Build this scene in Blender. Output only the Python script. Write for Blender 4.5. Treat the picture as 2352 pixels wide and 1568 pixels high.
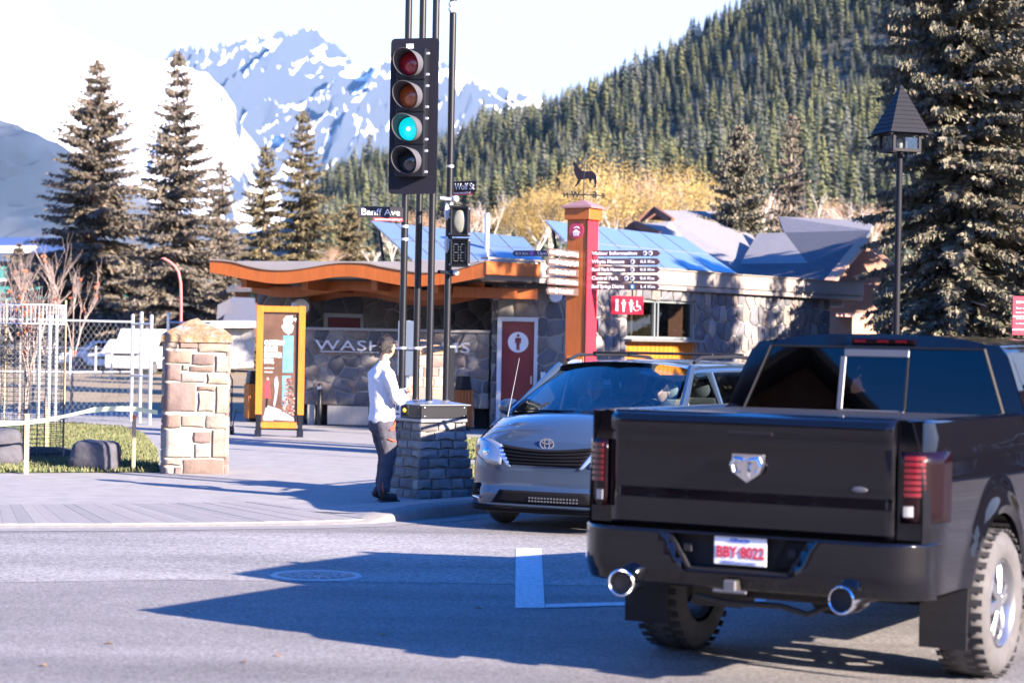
import bpy, bmesh, math, random
from mathutils import Vector, Matrix, noise
for o in list(bpy.data.objects): bpy.data.objects.remove(o)
sc = bpy.context.scene
COL = sc.collection
R = math.radians

# ------------------------------------------------ camera
FPX, CAMH, ROLL, PITCH = 4900.0, 1.88, .019, 6/4900
cR = Vector((math.cos(ROLL), 0, math.sin(ROLL)))
cF = Vector((0, math.cos(PITCH), -math.sin(PITCH)))
cU = cR.cross(cF)
CAM = Vector((0, 0, CAMH))
cam = bpy.data.cameras.new('camera')
camo = bpy.data.objects.new('camera', cam); COL.objects.link(camo)
camo.matrix_world = Matrix(((cR.x, cU.x, -cF.x, 0), (cR.y, cU.y, -cF.y, 0), (cR.z, cU.z, -cF.z, CAMH), (0, 0, 0, 1)))
cam.sensor_width = 36; cam.lens = 36*FPX/2352
cam.clip_start = .1; cam.clip_end = 30000
cam.dof.use_dof = True; cam.dof.focus_distance = 23.5; cam.dof.aperture_fstop = 2.5
sc.camera = camo

# ------------------------------------------------ sky, sun, exposure
HAZE = .00003
SUN_EL, SUN_AZ = 21.6, 37.5       # azimuth: degrees from +X (right) towards the camera side
sdir = Vector((math.cos(R(SUN_EL))*math.cos(R(SUN_AZ)), -math.cos(R(SUN_EL))*math.sin(R(SUN_AZ)), math.sin(R(SUN_EL))))
w = bpy.data.worlds.new('World'); sc.world = w; w.use_nodes = True
wn = w.node_tree.nodes; wl = w.node_tree.links
for n in list(wn): wn.remove(n)
sky = wn.new('ShaderNodeTexSky'); sky.sky_type = 'NISHITA'; sky.sun_disc = False
sky.sun_elevation = R(SUN_EL); sky.sun_rotation = R(90+SUN_AZ)
sky.altitude = 1400; sky.air_density = 1.0; sky.dust_density = 1.2; sky.ozone_density = 2.0
hs = wn.new('ShaderNodeHueSaturation'); hs.inputs['Hue'].default_value = .519; hs.inputs['Saturation'].default_value = 2.05
bg = wn.new('ShaderNodeBackground'); bg.inputs['Strength'].default_value = .105
wo = wn.new('ShaderNodeOutputWorld')
wl.new(sky.outputs[0], hs.inputs['Color'])
# a thin white veil of high cloud low over the whole horizon, fading out overhead
wtc = wn.new('ShaderNodeTexCoord'); wsx = wn.new('ShaderNodeSeparateXYZ'); wl.new(wtc.outputs['Generated'], wsx.inputs[0])
wmr = wn.new('ShaderNodeMapRange'); wmr.interpolation_type = 'SMOOTHSTEP'; wmr.inputs[1].default_value = .17; wmr.inputs[2].default_value = .36; wmr.inputs[3].default_value = .93; wmr.inputs[4].default_value = 0
wl.new(wsx.outputs[2], wmr.inputs[0])
wmx = wn.new('ShaderNodeMix'); wmx.data_type = 'RGBA'; wmx.inputs[7].default_value = (2.2, 2.3, 2.85, 1)
wl.new(wmr.outputs[0], wmx.inputs[0]); wl.new(hs.outputs[0], wmx.inputs[6])
wl.new(wmx.outputs[2], bg.inputs['Color']); wl.new(bg.outputs[0], wo.inputs['Surface'])
sl = bpy.data.lights.new('sun', 'SUN'); sl.energy = 5.0; sl.angle = R(.5); sl.color = (1, .835, .70)
so = bpy.data.objects.new('sun', sl); COL.objects.link(so)
so.rotation_euler = sdir.to_track_quat('Z', 'Y').to_euler(); so.location = (20, -10, 30)
sc.view_settings.view_transform = 'Standard'; sc.view_settings.look = 'None'
sc.view_settings.gamma = 1; sc.view_settings.exposure = 2.42; sc.view_settings.use_curve_mapping = False
sc.render.resolution_x = 1024; sc.render.resolution_y = 682
sc.cycles.max_bounces = 6; sc.cycles.transparent_max_bounces = 12
sc.cycles.volume_bounces = 0

# ------------------------------------------------ projection helpers (2352 x 1568 picture units -> world)
def ray(x, y): return cF*FPX + cR*(x-1176) - cU*(y-784)
def P(x, y, d):
    v = ray(x, y); return CAM + v*(d/v.y)
def G(x, y, z=0.):
    v = ray(x, y); return CAM + v*((z-CAMH)/v.z)

# ------------------------------------------------ materials
MATS = {}
def mat(name, col, rough=.7, metal=0., var=0., scale=8., bump=0., bscale=None, rnd=0., island=0., spec=.5, coat=0., emit=None, estr=0., detail=4., cols=None, aniso=None):
    m = bpy.data.materials.new(name); m.use_nodes = True
    nt = m.node_tree; N = nt.nodes; L = nt.links; b = N['Principled BSDF']
    b.inputs['Base Color'].default_value = (*col, 1); b.inputs['Roughness'].default_value = rough
    b.inputs['Metallic'].default_value = metal; b.inputs['Specular IOR Level'].default_value = spec
    b.inputs['Coat Weight'].default_value = coat; b.inputs['Coat Roughness'].default_value = .04
    tc = N.new('ShaderNodeTexCoord'); vec = tc.outputs['Object']
    if aniso:
        mp = N.new('ShaderNodeMapping'); mp.inputs['Scale'].default_value = aniso; L.new(vec, mp.inputs['Vector']); vec = mp.outputs[0]
    cur = None
    if cols:
        cr = N.new('ShaderNodeValToRGB'); cr.color_ramp.interpolation = 'CONSTANT' if rnd else 'LINEAR'
        while len(cr.color_ramp.elements) < len(cols): cr.color_ramp.elements.new(.5)
        for i, c in enumerate(cols):
            cr.color_ramp.elements[i].position = i/len(cols); cr.color_ramp.elements[i].color = (*c, 1)
        if rnd: oi = N.new('ShaderNodeObjectInfo'); L.new(oi.outputs['Random'], cr.inputs[0])
        elif island: gi = N.new('ShaderNodeNewGeometry'); L.new(gi.outputs['Random Per Island'], cr.inputs[0])
        else:
            nz = N.new('ShaderNodeTexNoise'); nz.inputs['Scale'].default_value = scale*.4; nz.inputs['Detail'].default_value = 3
            L.new(vec, nz.inputs['Vector']); L.new(nz.outputs[0], cr.inputs[0])
        cur = cr.outputs[0]
    if var > 0:
        nz = N.new('ShaderNodeTexNoise'); nz.inputs['Scale'].default_value = scale; nz.inputs['Detail'].default_value = detail
        nz.inputs['Roughness'].default_value = .65
        L.new(vec, nz.inputs['Vector'])
        mr = N.new('ShaderNodeMapRange'); mr.inputs[1].default_value = .25; mr.inputs[2].default_value = .75
        mr.inputs[3].default_value = 1-var; mr.inputs[4].default_value = 1+var; L.new(nz.outputs[0], mr.inputs[0])
        mx = N.new('ShaderNodeMix'); mx.data_type = 'RGBA'; mx.blend_type = 'MULTIPLY'; mx.inputs[0].default_value = 1
        if cur: L.new(cur, mx.inputs[6])
        else: mx.inputs[6].default_value = (*col, 1)
        L.new(mr.outputs[0], mx.inputs[7]); cur = mx.outputs[2]
    if cur: L.new(cur, b.inputs['Base Color'])
    if bump > 0:
        n2 = N.new('ShaderNodeTexNoise'); n2.inputs['Scale'].default_value = bscale or scale; n2.inputs['Detail'].default_value = 5
        L.new(vec, n2.inputs['Vector'])
        bp = N.new('ShaderNodeBump'); bp.inputs['Strength'].default_value = bump; bp.inputs['Distance'].default_value = .02
        L.new(n2.outputs[0], bp.inputs['Height']); L.new(bp.outputs[0], b.inputs['Normal'])
    if emit:
        b.inputs['Emission Color'].default_value = (*emit, 1); b.inputs['Emission Strength'].default_value = estr
    MATS[name] = m
    return m
def glass(name, tint, refl=.12, rough=.02, fk=1.):
    m = bpy.data.materials.new(name); m.use_nodes = True; nt = m.node_tree; N = nt.nodes; L = nt.links
    N.remove(N['Principled BSDF']); out = N['Material Output']
    t = N.new('ShaderNodeBsdfTransparent'); t.inputs[0].default_value = (*tint, 1)
    g = N.new('ShaderNodeBsdfGlossy'); g.inputs['Roughness'].default_value = rough; g.inputs[0].default_value = (1, 1, 1, 1)
    lw = N.new('ShaderNodeFresnel'); lw.inputs[0].default_value = 1.5
    ad = N.new('ShaderNodeMath'); ad.operation = 'MULTIPLY_ADD'; ad.inputs[1].default_value = fk; ad.inputs[2].default_value = refl; ad.use_clamp = True
    mx = N.new('ShaderNodeMixShader'); L.new(lw.outputs[0], ad.inputs[0]); L.new(ad.outputs[0], mx.inputs[0])
    L.new(t.outputs[0], mx.inputs[1]); L.new(g.outputs[0], mx.inputs[2]); L.new(mx.outputs[0], out.inputs[0])
    MATS[name] = m
    return m

# ------------------------------------------------ object helpers
def tag(o, label=None, cat=None, group=None, kind=None):
    if label: o['label'] = label
    if cat: o['category'] = cat
    if group: o['group'] = group
    if kind: o['kind'] = kind
    return o
def thing(name, loc=(0, 0, 0), rz=0., label=None, cat=None, group=None, kind=None):
    o = bpy.data.objects.new(name, None); COL.objects.link(o); o.empty_display_size = .3
    o.location = loc; o.rotation_euler = (0, 0, rz)
    return tag(o, label, cat, group, kind)
def link(name, me, parent=None, loc=None, kind=None):
    o = bpy.data.objects.new(name, me); COL.objects.link(o)
    if parent: o.parent = parent
    if loc is not None: o.location = loc
    if kind: o['kind'] = kind
    return o
def copy_tree(o, parent=None):
    c = o.copy(); COL.objects.link(c); c.parent = parent
    for ch in list(o.children): copy_tree(ch, c)
    return c

class MB:
    def __init__(s): s.v = []; s.f = []; s.mi = []; s.m = 0
    def add(s, vs, fs):
        b = len(s.v); s.v += [tuple(v) for v in vs]
        for f in fs: s.f.append(tuple(b+i for i in f)); s.mi.append(s.m)
        return s
    def box(s, c, d, rz=0., M=None):
        hx, hy, hz = d[0]/2, d[1]/2, d[2]/2; vs = []
        for z in (-hz, hz):
            for x, y in ((-hx, -hy), (hx, -hy), (hx, hy), (-hx, hy)):
                p = Vector((x, y, z))
                if M: p = M @ p
                elif rz: p = Vector((x*math.cos(rz)-y*math.sin(rz), x*math.sin(rz)+y*math.cos(rz), z))
                vs.append(p+Vector(c))
        return s.add(vs, [(3, 2, 1, 0), (4, 5, 6, 7), (0, 1, 5, 4), (1, 2, 6, 5), (2, 3, 7, 6), (3, 0, 4, 7)])
    def bar(s, a, b, w, h, up=(0, 0, 1)):
        a = Vector(a); b = Vector(b); d = (b-a); L = d.length; d.normalize(); up = Vector(up)
        if abs(d.dot(up)) > .98: up = Vector((0, 1, 0))
        x = d.cross(up).normalized(); z = x.cross(d)
        M = Matrix((x, d, z)).transposed()
        return s.box((a+b)/2, (w, L, h), M=M)
    def cyl(s, a, b, r0, r1=None, n=12, cap=True):
        a = Vector(a); b = Vector(b); r1 = r0 if r1 is None else r1
        d = (b-a).normalized(); u = d.orthogonal().normalized(); v = d.cross(u); vs = []
        for p, r in ((a, r0), (b, r1)):
            for i in range(n):
                t = 2*math.pi*i/n; vs.append(p+u*math.cos(t)*r+v*math.sin(t)*r)
        fs = [(i, (i+1) % n, n+(i+1) % n, n+i) for i in range(n)]
        if cap: fs += [tuple(range(n))[::-1], tuple(range(n, 2*n))]
        return s.add(vs, fs)
    def tube(s, pts, r, n=8, cap=True):
        pts = [Vector(p) for p in pts]; rs = r if isinstance(r, (list, tuple)) else [r]*len(pts); vs = []
        pu = None
        for i, p in enumerate(pts):
            d = (pts[min(i+1, len(pts)-1)]-pts[max(i-1, 0)]).normalized()
            u = d.orthogonal().normalized() if pu is None else (pu-d*pu.dot(d)).normalized()
            pu = u; v = d.cross(u)
            for k in range(n):
                t = 2*math.pi*k/n; vs.append(p+(u*math.cos(t)+v*math.sin(t))*rs[i])
        fs = []
        for i in range(len(pts)-1):
            for k in range(n): fs.append((i*n+k, i*n+(k+1) % n, (i+1)*n+(k+1) % n, (i+1)*n+k))
        if cap: fs += [tuple(range(n))[::-1], tuple(range((len(pts)-1)*n, len(pts)*n))]
        return s.add(vs, fs)
    def grid(s, nu, nv, fn, flip=False):
        vs = [fn(i/nu, j/nv) for j in range(nv+1) for i in range(nu+1)]
        fs = []
        for j in range(nv):
            for i in range(nu):
                a = j*(nu+1)+i; q = (a, a+1, a+nu+2, a+nu+1); fs.append(q[::-1] if flip else q)
        return s.add(vs, fs)
    def prism(s, poly, fr, to):
        """poly: 2-D points; fr / to: functions (u, v) -> point for the two end faces"""
        n = len(poly); vs = [fr(*p) for p in poly]+[to(*p) for p in poly]
        fs = [tuple(range(n)), tuple(range(n, 2*n))[::-1]]+[(i, n+i, n+(i+1) % n, (i+1) % n) for i in range(n)]
        return s.add(vs, fs)
    def lathe(s, prof, c=(0, 0, 0), n=24, axis='z'):
        vs = []
        for r, z in prof:
            for i in range(n):
                t = 2*math.pi*i/n; a, b = r*math.cos(t), r*math.sin(t)
                p = (a, b, z) if axis == 'z' else ((z, a, b) if axis == 'x' else (a, z, b))
                vs.append((p[0]+c[0], p[1]+c[1], p[2]+c[2]))
        fs = []
        for j in range(len(prof)-1):
            for i in range(n): fs.append((j*n+i, j*n+(i+1) % n, (j+1)*n+(i+1) % n, (j+1)*n+i))
        return s.add(vs, fs)
    def sphere(s, c, r, n=10, m=6, sc=(1, 1, 1)):
        prof = [(math.sin(math.pi*j/m), -math.cos(math.pi*j/m)) for j in range(m+1)]
        vs = []
        for pr, pz in prof:
            for i in range(n):
                t = 2*math.pi*i/n; vs.append((c[0]+r*sc[0]*max(pr, .001)*math.cos(t), c[1]+r*sc[1]*max(pr, .001)*math.sin(t), c[2]+r*sc[2]*pz))
        fs = [(j*n+i, j*n+(i+1) % n, (j+1)*n+(i+1) % n, (j+1)*n+i) for j in range(m) for i in range(n)]
        return s.add(vs, fs)
    def mesh(s, name, mats, smooth=False, fix=True):
        me = bpy.data.meshes.new(name); me.from_pydata(s.v, [], s.f)
        for m in (mats if isinstance(mats, (list, tuple)) else [mats]): me.materials.append(m)
        if any(s.mi): me.polygons.foreach_set('material_index', s.mi)
        if fix:
            bm = bmesh.new(); bm.from_mesh(me); bmesh.ops.recalc_face_normals(bm, faces=bm.faces); bm.to_mesh(me); bm.free()
        if smooth is not False:
            me.polygons.foreach_set('use_smooth', [True]*len(me.polygons))
            if smooth is not True: me.set_sharp_from_angle(angle=R(smooth))
        me.update(); return me
    def build(s, name, mats, parent=None, smooth=False, bevel=0., seg=1, solid=0., kind=None, fix=True, off=None, sub=0):
        me = s.mesh(name, mats, smooth, fix)
        if off is not None: me.transform(Matrix.Translation(-Vector(off)))
        o = link(name, me, parent, kind=kind)
        if off is not None: o.location = off
        if solid:
            md = o.modifiers.new('s', 'SOLIDIFY'); md.thickness = abs(solid); md.offset = -1 if solid > 0 else 1
        if bevel:
            md = o.modifiers.new('b', 'BEVEL'); md.width = bevel; md.segments = seg; md.limit_method = 'ANGLE'; md.angle_limit = R(40)
        if sub:
            md = o.modifiers.new('u', 'SUBSURF'); md.levels = sub; md.render_levels = sub
        return o

def text(name, body, size, m, parent, loc, rot=(math.pi/2, 0, 0), ext=.003, align='LEFT', width=None, bold=0., mirror=False, space=1.):
    cu = bpy.data.curves.new(name, 'FONT'); cu.body = body; cu.size = size; cu.extrude = ext; cu.align_x = align
    cu.offset = bold; cu.space_character = space; cu.resolution_u = 3
    t = bpy.data.objects.new(name, cu); COL.objects.link(t)
    bpy.context.view_layer.update()
    me = bpy.data.meshes.new_from_object(t.evaluated_get(bpy.context.evaluated_depsgraph_get()))
    bpy.data.objects.remove(t); bpy.data.curves.remove(cu)
    if width and len(me.vertices):
        xs = [v.co.x for v in me.vertices]; k = width/max(.001, max(xs)-min(xs)); me.transform(Matrix.Diagonal((k, 1, 1, 1)))
    if mirror: me.transform(Matrix.Diagonal((-1, 1, 1, 1)))
    me.materials.clear(); me.materials.append(m)
    o = link(name, me, parent, loc); o.rotation_euler = rot
    return o

def blend(name, parts, m, parent, voxel=.012, smooth=6):
    """overlapping closed tubes fused into one continuous skin"""
    mb = MB()
    for pts in parts:      # each: list of (centre, rx, ry, across-vector)
        n = 16; vs = []
        for i, (c, rx, ry) in enumerate(pts):
            c = Vector(c); d = (Vector(pts[min(i+1, len(pts)-1)][0])-Vector(pts[max(i-1, 0)][0])).normalized()
            u = Vector((1, 0, 0)) if abs(d.x) < .75 else Vector((0, 0, 1)); u = (u-d*u.dot(d)).normalized(); v = d.cross(u)
            for k in range(n): t = 2*math.pi*k/n; vs.append(c+u*math.cos(t)*rx+v*math.sin(t)*ry)
        fs = [(i*n+k, i*n+(k+1) % n, (i+1)*n+(k+1) % n, (i+1)*n+k) for i in range(len(pts)-1) for k in range(n)]+[tuple(range(n))[::-1], tuple(range((len(pts)-1)*n, len(pts)*n))]
        mb.add(vs, fs)
    o = mb.build(name, m, parent, smooth=True)
    r = o.modifiers.new('fuse', 'REMESH'); r.mode = 'VOXEL'; r.voxel_size = voxel; r.use_smooth_shade = True
    q = o.modifiers.new('relax', 'SMOOTH'); q.iterations = smooth; q.factor = .5
    return o

def skin(name, vs, es, m, parent, sub=2, root=0):
    me = bpy.data.meshes.new(name); me.from_pydata([v[:3] for v in vs], es, []); me.materials.append(m)
    o = link(name, me, parent)
    sk = o.modifiers.new('skin', 'SKIN'); sk.use_smooth_shade = True; sk.branch_smoothing = .6
    if not me.skin_vertices: 
        me.attributes  # layer is created with the modifier
    for i, v in enumerate(vs):
        sv = me.skin_vertices[0].data[i]; r = v[3]; r2 = v[4] if len(v) > 4 else r
        sv.radius = (r, r2); sv.use_root = (i == root)
    u = o.modifiers.new('sub', 'SUBSURF'); u.levels = sub; u.render_levels = sub
    return o

# ------------------------------------------------ stone work
def stone_mesh(poly, proud, O, U, V, Nn, rng, m, inset=.02, name='stone'):
    """poly in (u, v) metres; one chunky rough-faced stone with chamfered edges"""
    pts = []
    n0 = len(poly)
    for i in range(n0):
        a = Vector(poly[i]); b = Vector(poly[(i+1) % n0]); pts.append(a)
        L = (b-a).length
        if L > .12: pts.append(a.lerp(b, .5)+Vector((rng.uniform(-.012, .012), rng.uniform(-.012, .012))))
    cx = sum(p.x for p in pts)/len(pts); cy = sum(p.y for p in pts)/len(pts); c = Vector((cx, cy))
    n = len(pts); vs = []
    for k, (ins, dep) in enumerate(((0, -.012), (0, proud*.55), (1, proud))):
        for p in pts:
            q = p.copy()
            if ins:
                d = c-p; L = max(d.length, .01); q = p+d*min(.45, inset/L)
            q = q+Vector((rng.uniform(-.004, .004), rng.uniform(-.004, .004)))
            vs.append(O+U*q.x+V*q.y+Nn*(dep+rng.uniform(-.15, .15)*proud*(k > 0)))
    vs.append(O+U*cx+V*cy+Nn*(proud*rng.uniform(1., 1.35)))
    fs = []
    for k in range(2):
        for i in range(n): fs.append((k*n+i, k*n+(i+1) % n, (k+1)*n+(i+1) % n, (k+1)*n+i))
    for i in range(n): fs.append((2*n+i, 2*n+(i+1) % n, 3*n))
    mb = MB(); mb.add(vs, fs)
    return mb.mesh(name, m, smooth=35)

def clip(poly, p, nrm):
    out = []
    for i in range(len(poly)):
        a = poly[i]; b = poly[(i+1) % len(poly)]
        da = (a[0]-p[0])*nrm[0]+(a[1]-p[1])*nrm[1]; db = (b[0]-p[0])*nrm[0]+(b[1]-p[1])*nrm[1]
        if da <= 0: out.append(a)
        if (da < 0 < db) or (db < 0 < da):
            t = da/(da-db); out.append((a[0]+(b[0]-a[0])*t, a[1]+(b[1]-a[1])*t))
    return out
def voronoi(w, h, size, rng, ax=1., gap=.012):
    nx = max(1, round(w/size/ax)); ny = max(1, round(h/size)); S = []
    for j in range(ny):
        for i in range(nx+(j % 2)):
            S.append(((i+.5-(j % 2)*.5+rng.uniform(-.42, .42))*w/nx, (j+.5+rng.uniform(-.36, .36))*h/ny))
    S = [(min(max(x, .02), w-.02), min(max(y, .02), h-.02)) for x, y in S]
    out = []
    for i, a in enumerate(S):
        poly = [(0, 0), (w, 0), (w, h), (0, h)]
        for j, b in enumerate(S):
            if i == j: continue
            d = (b[0]-a[0], b[1]-a[1]); L = math.hypot(*d)
            if L > 3.5*size*max(1, ax) or L < .02: continue
            n = (d[0]/L, d[1]/L); m = ((a[0]+b[0])/2-n[0]*gap, (a[1]+b[1])/2-n[1]*gap)
            poly = clip(poly, m, n)
            if len(poly) < 3: break
        if len(poly) >= 3:
            A = abs(sum(poly[k][0]*poly[(k+1) % len(poly)][1]-poly[(k+1) % len(poly)][0]*poly[k][1] for k in range(len(poly))))/2
            if A > .012: out.append(poly)
    return out
def courses(w, h, rng, ch=.16, gap=.012, lw=(.18, .42)):
    out = []; z = 0
    while z < h-.03:
        c = min(ch*rng.uniform(.75, 1.25), h-z)
        if h-z-c < .06: c = h-z
        x = 0
        while x < w-.02:
            l = rng.uniform(*lw)
            if w-x-l < .12: l = w-x
            out.append([(x+gap, z+gap), (x+l-gap, z+gap), (x+l-gap, z+c-gap), (x+gap, z+c-gap)])
            x += l
        z += c
    return out
def stones(parent, polys, O, U, V, m, rng, proud=.03, inset=.02, name='stone', joined=False):
    O = Vector(O); U = Vector(U).normalized(); V = Vector(V).normalized(); Nn = U.cross(V)
    if joined:
        bm = bmesh.new()
        for p in polys: me = stone_mesh(p, proud, O, U, V, Nn, rng, m, inset, name); bm.from_mesh(me); bpy.data.meshes.remove(me)
        me = bpy.data.meshes.new('stonework'); bm.to_mesh(me); bm.free(); me.materials.append(m if not m.name.startswith('blue_grey') else MATS['rubble_mix'])
        return link('stonework', me, parent, kind='stuff')
    for p in polys: link(name, stone_mesh(p, proud, O, U, V, Nn, rng, m, inset, name), parent)
# ================================================ SETTING
asphalt = mat('asphalt', (.17, .165, .165), .85, var=.22, scale=60, bump=.5, bscale=140, spec=.3, detail=8)
nt = asphalt.node_tree; N = nt.nodes; L = nt.links; b = N['Principled BSDF']
src = b.inputs['Base Color'].links[0].from_socket
tcn = N.new('ShaderNodeTexCoord'); mpn = N.new('ShaderNodeMapping'); mpn.inputs['Scale'].default_value = (.22, .8, 1); mpn.inputs['Rotation'].default_value = (0, 0, .25)
L.new(tcn.outputs['Object'], mpn.inputs[0]); nb = N.new('ShaderNodeTexNoise'); nb.inputs['Scale'].default_value = .9; nb.inputs['Detail'].default_value = 6; nb.inputs['Roughness'].default_value = .6
L.new(mpn.outputs[0], nb.inputs['Vector']); mr = N.new('ShaderNodeMapRange'); mr.inputs[1].default_value = .3; mr.inputs[2].default_value = .7; mr.inputs[3].default_value = .68; mr.inputs[4].default_value = 1.3
L.new(nb.outputs[0], mr.inputs[0]); mxn = N.new('ShaderNodeMix'); mxn.data_type = 'RGBA'; mxn.blend_type = 'MULTIPLY'; mxn.inputs[0].default_value = 1
L.new(src, mxn.inputs[6]); L.new(mr.outputs[0], mxn.inputs[7])
# aggregate speckle, a random tone for each stone
vo = N.new('ShaderNodeTexVoronoi'); vo.inputs['Scale'].default_value = 75; L.new(tcn.outputs['Object'], vo.inputs['Vector'])
sp = N.new('ShaderNodeMapRange'); sp.inputs[1].default_value = 0; sp.inputs[2].default_value = 1; sp.inputs[3].default_value = .62; sp.inputs[4].default_value = 1.5
sx = N.new('ShaderNodeSeparateColor'); L.new(vo.outputs['Color'], sx.inputs[0]); L.new(sx.outputs[0], sp.inputs[0])
mx2 = N.new('ShaderNodeMix'); mx2.data_type = 'RGBA'; mx2.blend_type = 'MULTIPLY'; mx2.inputs[0].default_value = 1
L.new(mxn.outputs[2], mx2.inputs[6]); L.new(sp.outputs[0], mx2.inputs[7]); L.new(mx2.outputs[2], b.inputs['Base Color'])
concrete = mat('concrete', (.225, .22, .215), .85, var=.2, scale=3, bump=.2, bscale=60, detail=8)
paver_m = mat('paver_concrete', (.3, .29, .285), .85, var=.12, scale=12, bump=.3, bscale=60, rnd=1, cols=[(.19, .185, .185), (.21, .205, .20), (.17, .17, .172), (.20, .192, .19)])
kerb_m = mat('kerb_concrete', (.165, .16, .157), .85, var=.2, scale=9, bump=.3, bscale=50)
earth = mat('earth', (.13, .105, .065), .95, var=.3, scale=.6, bump=.3)
drylawn = mat('dry_lawn', (.20, .155, .09), .95, var=.25, scale=1.2, bump=.4, bscale=30)
lawn_m = mat('lawn_soil', (.075, .10, .03), .95, var=.35, scale=2.5, bump=.6, bscale=40)
paint_w = mat('road_paint', (.46, .47, .49), .75, var=.45, scale=26, bump=.2)

def sheet(name, pts, z, m, kind='structure', parent=None):
    mb = MB(); mb.add([(p[0], p[1], z) for p in pts], [tuple(range(len(pts)))])
    me = mb.mesh(name, m, fix=False)
    o = link(name, me, parent)
    if kind: o['kind'] = kind
    return o
def gpx(pts, z=0.): return [G(x, y, z) for x, y in pts]

# wide ground sheet, reaching the foot of the mountains
sheet('ground', [(-9000, -300), (9000, -300), (9000, 9000), (-9000, 9000)], -.02, earth)
sheet('road', [(-90, -60), (90, -60), (90, 60), (-90, 60)], 0., asphalt)

# footway outline: near kerb along the avenue, then round the corner and up the side street
SD = Vector((.53, .848, 0)).normalized()
near = [Vector((-60, 12.0, 0)), Vector((-30, 14.9, 0)), Vector((-15, 17.6, 0)), G(0, 1213), G(250, 1212), G(500, 1209), G(700, 1207), G(850, 1203), G(890, 1199), G(1000, 1191), G(1099, 1180)]
last = near[-1]
cv = [last+Vector((.45, .42, 0)), last+Vector((.75, .85, 0))]
far = [cv[-1]+SD*3, cv[-1]+SD*14, cv[-1]+SD*26, cv[-1]+SD*45]
outline = near+cv+far
KH = .13
def khgt(i):  # dropped kerb on the left, full height round the corner
    return .02 if i < 8 else (.07 if i == 8 else KH)
# kerb as a raised strip following the outline
mb = MB(); kw = .3
def inward(i):
    a = outline[max(i-1, 0)]; c = outline[min(i+1, len(outline)-1)]; d = (c-a).normalized(); return Vector((-d.y, d.x, 0))
vs = []
for i, p in enumerate(outline):
    n = inward(i); h = khgt(i)
    vs += [(p.x, p.y, -.01), (p.x+n.x*.02, p.y+n.y*.02, h-.02), (p.x+n.x*.05, p.y+n.y*.05, h), (p.x+n.x*kw, p.y+n.y*kw, h+.004), (p.x+n.x*kw, p.y+n.y*kw, -.01)]
fs = []
for i in range(len(outline)-1):
    for k in range(4): fs.append((i*5+k, i*5+k+1, (i+1)*5+k+1, (i+1)*5+k))
mb.add(vs, fs); mb.build('kerb', kerb_m, kind='structure', smooth=50)
gut_m = mat('gutter_concrete', (.19, .185, .18), .85, var=.15, scale=6)
gl = [p-inward(i)*.33 for i, p in enumerate(outline)]
mb = MB(); k = len(outline)
mb.add([(p.x, p.y, .004) for p in outline]+[(p.x, p.y, .004) for p in gl], [(i, i+1, k+i+1, k+i) for i in range(k-1)])
link('gutter', mb.mesh('gutter', gut_m, fix=False))['kind'] = 'structure'
# footway slab sheet
inn = [outline[i]+inward(i)*kw for i in range(len(outline))]
mb = MB(); hts = [khgt(i) for i in range(len(outline))]
FW = .0
vsn = [(p.x, p.y, hts[i]) for i, p in enumerate(inn)]
# second row further in, flattening to z=.02
row2 = [outline[i]+inward(i)*(1.6 if i > 7 else 2.9) for i in range(len(outline))]
vsn += [(p.x, p.y, .02) for p in row2]
k = len(inn)
mb.add(vsn, [(i, i+1, k+i+1, k+i) for i in range(k-1)])
me = mb.mesh('pavement', concrete, fix=False); o = link('pavement', me); o['kind'] = 'structure'
# plaza behind
pz = row2+[Vector((-70, 60, 0)), Vector((-70, 16, 0))]
sheet('plaza', pz, .02, concrete)

# joints cut in the pavement: slabs as separate pavers along the avenue edge
rng = random.Random(5)
pave = thing('paver_band', (0, 0, 0), label=None); pave['kind'] = 'structure'
top = [(-40, 1159), (0, 1159), (300, 1157), (500, 1154), (700, 1152), (820, 1156), (870, 1166)]
bot = [(-40, 1204), (0, 1204), (300, 1203), (500, 1201), (700, 1198), (820, 1194), (880, 1190)]
def lerpx(t, x):
    for (a, b) in zip(t[:-1], t[1:]):
        if a[0] <= x <= b[0]: return a[1]+(b[1]-a[1])*(x-a[0])/(b[0]-a[0])
    return t[-1][1] if x > t[-1][0] else t[0][1]
js = []
xb = -30.
while xb < 880:
    xt = xb-8-max(0, xb)*.32
    js.append((G(xt, lerpx(top, max(xt, -39)), .03), G(xb, lerpx(bot, xb), .03))); xb += 37-min(9, max(0, xb)*.012)
for a, b_ in zip(js[:-1], js[1:]):
    t0, b0 = a; t1, b1 = b_
    for (u0, u1) in ((0., 1.),):
        q = [b0.lerp(t0, u0), b1.lerp(t1, u0), b1.lerp(t1, u1), b0.lerp(t0, u1)]
        c = sum(q, Vector())/4; q = [p+(c-p).normalized()*.021 for p in q]; dz = rng.uniform(-.002, .002)
        mb = MB(); mb.prism([(i, 0) for i in range(4)], lambda u, v: (q[u].x, q[u].y, .038+dz), lambda u, v: (q[u].x, q[u].y, .0))
        mb.build('paver', paver_m, pave)

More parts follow.
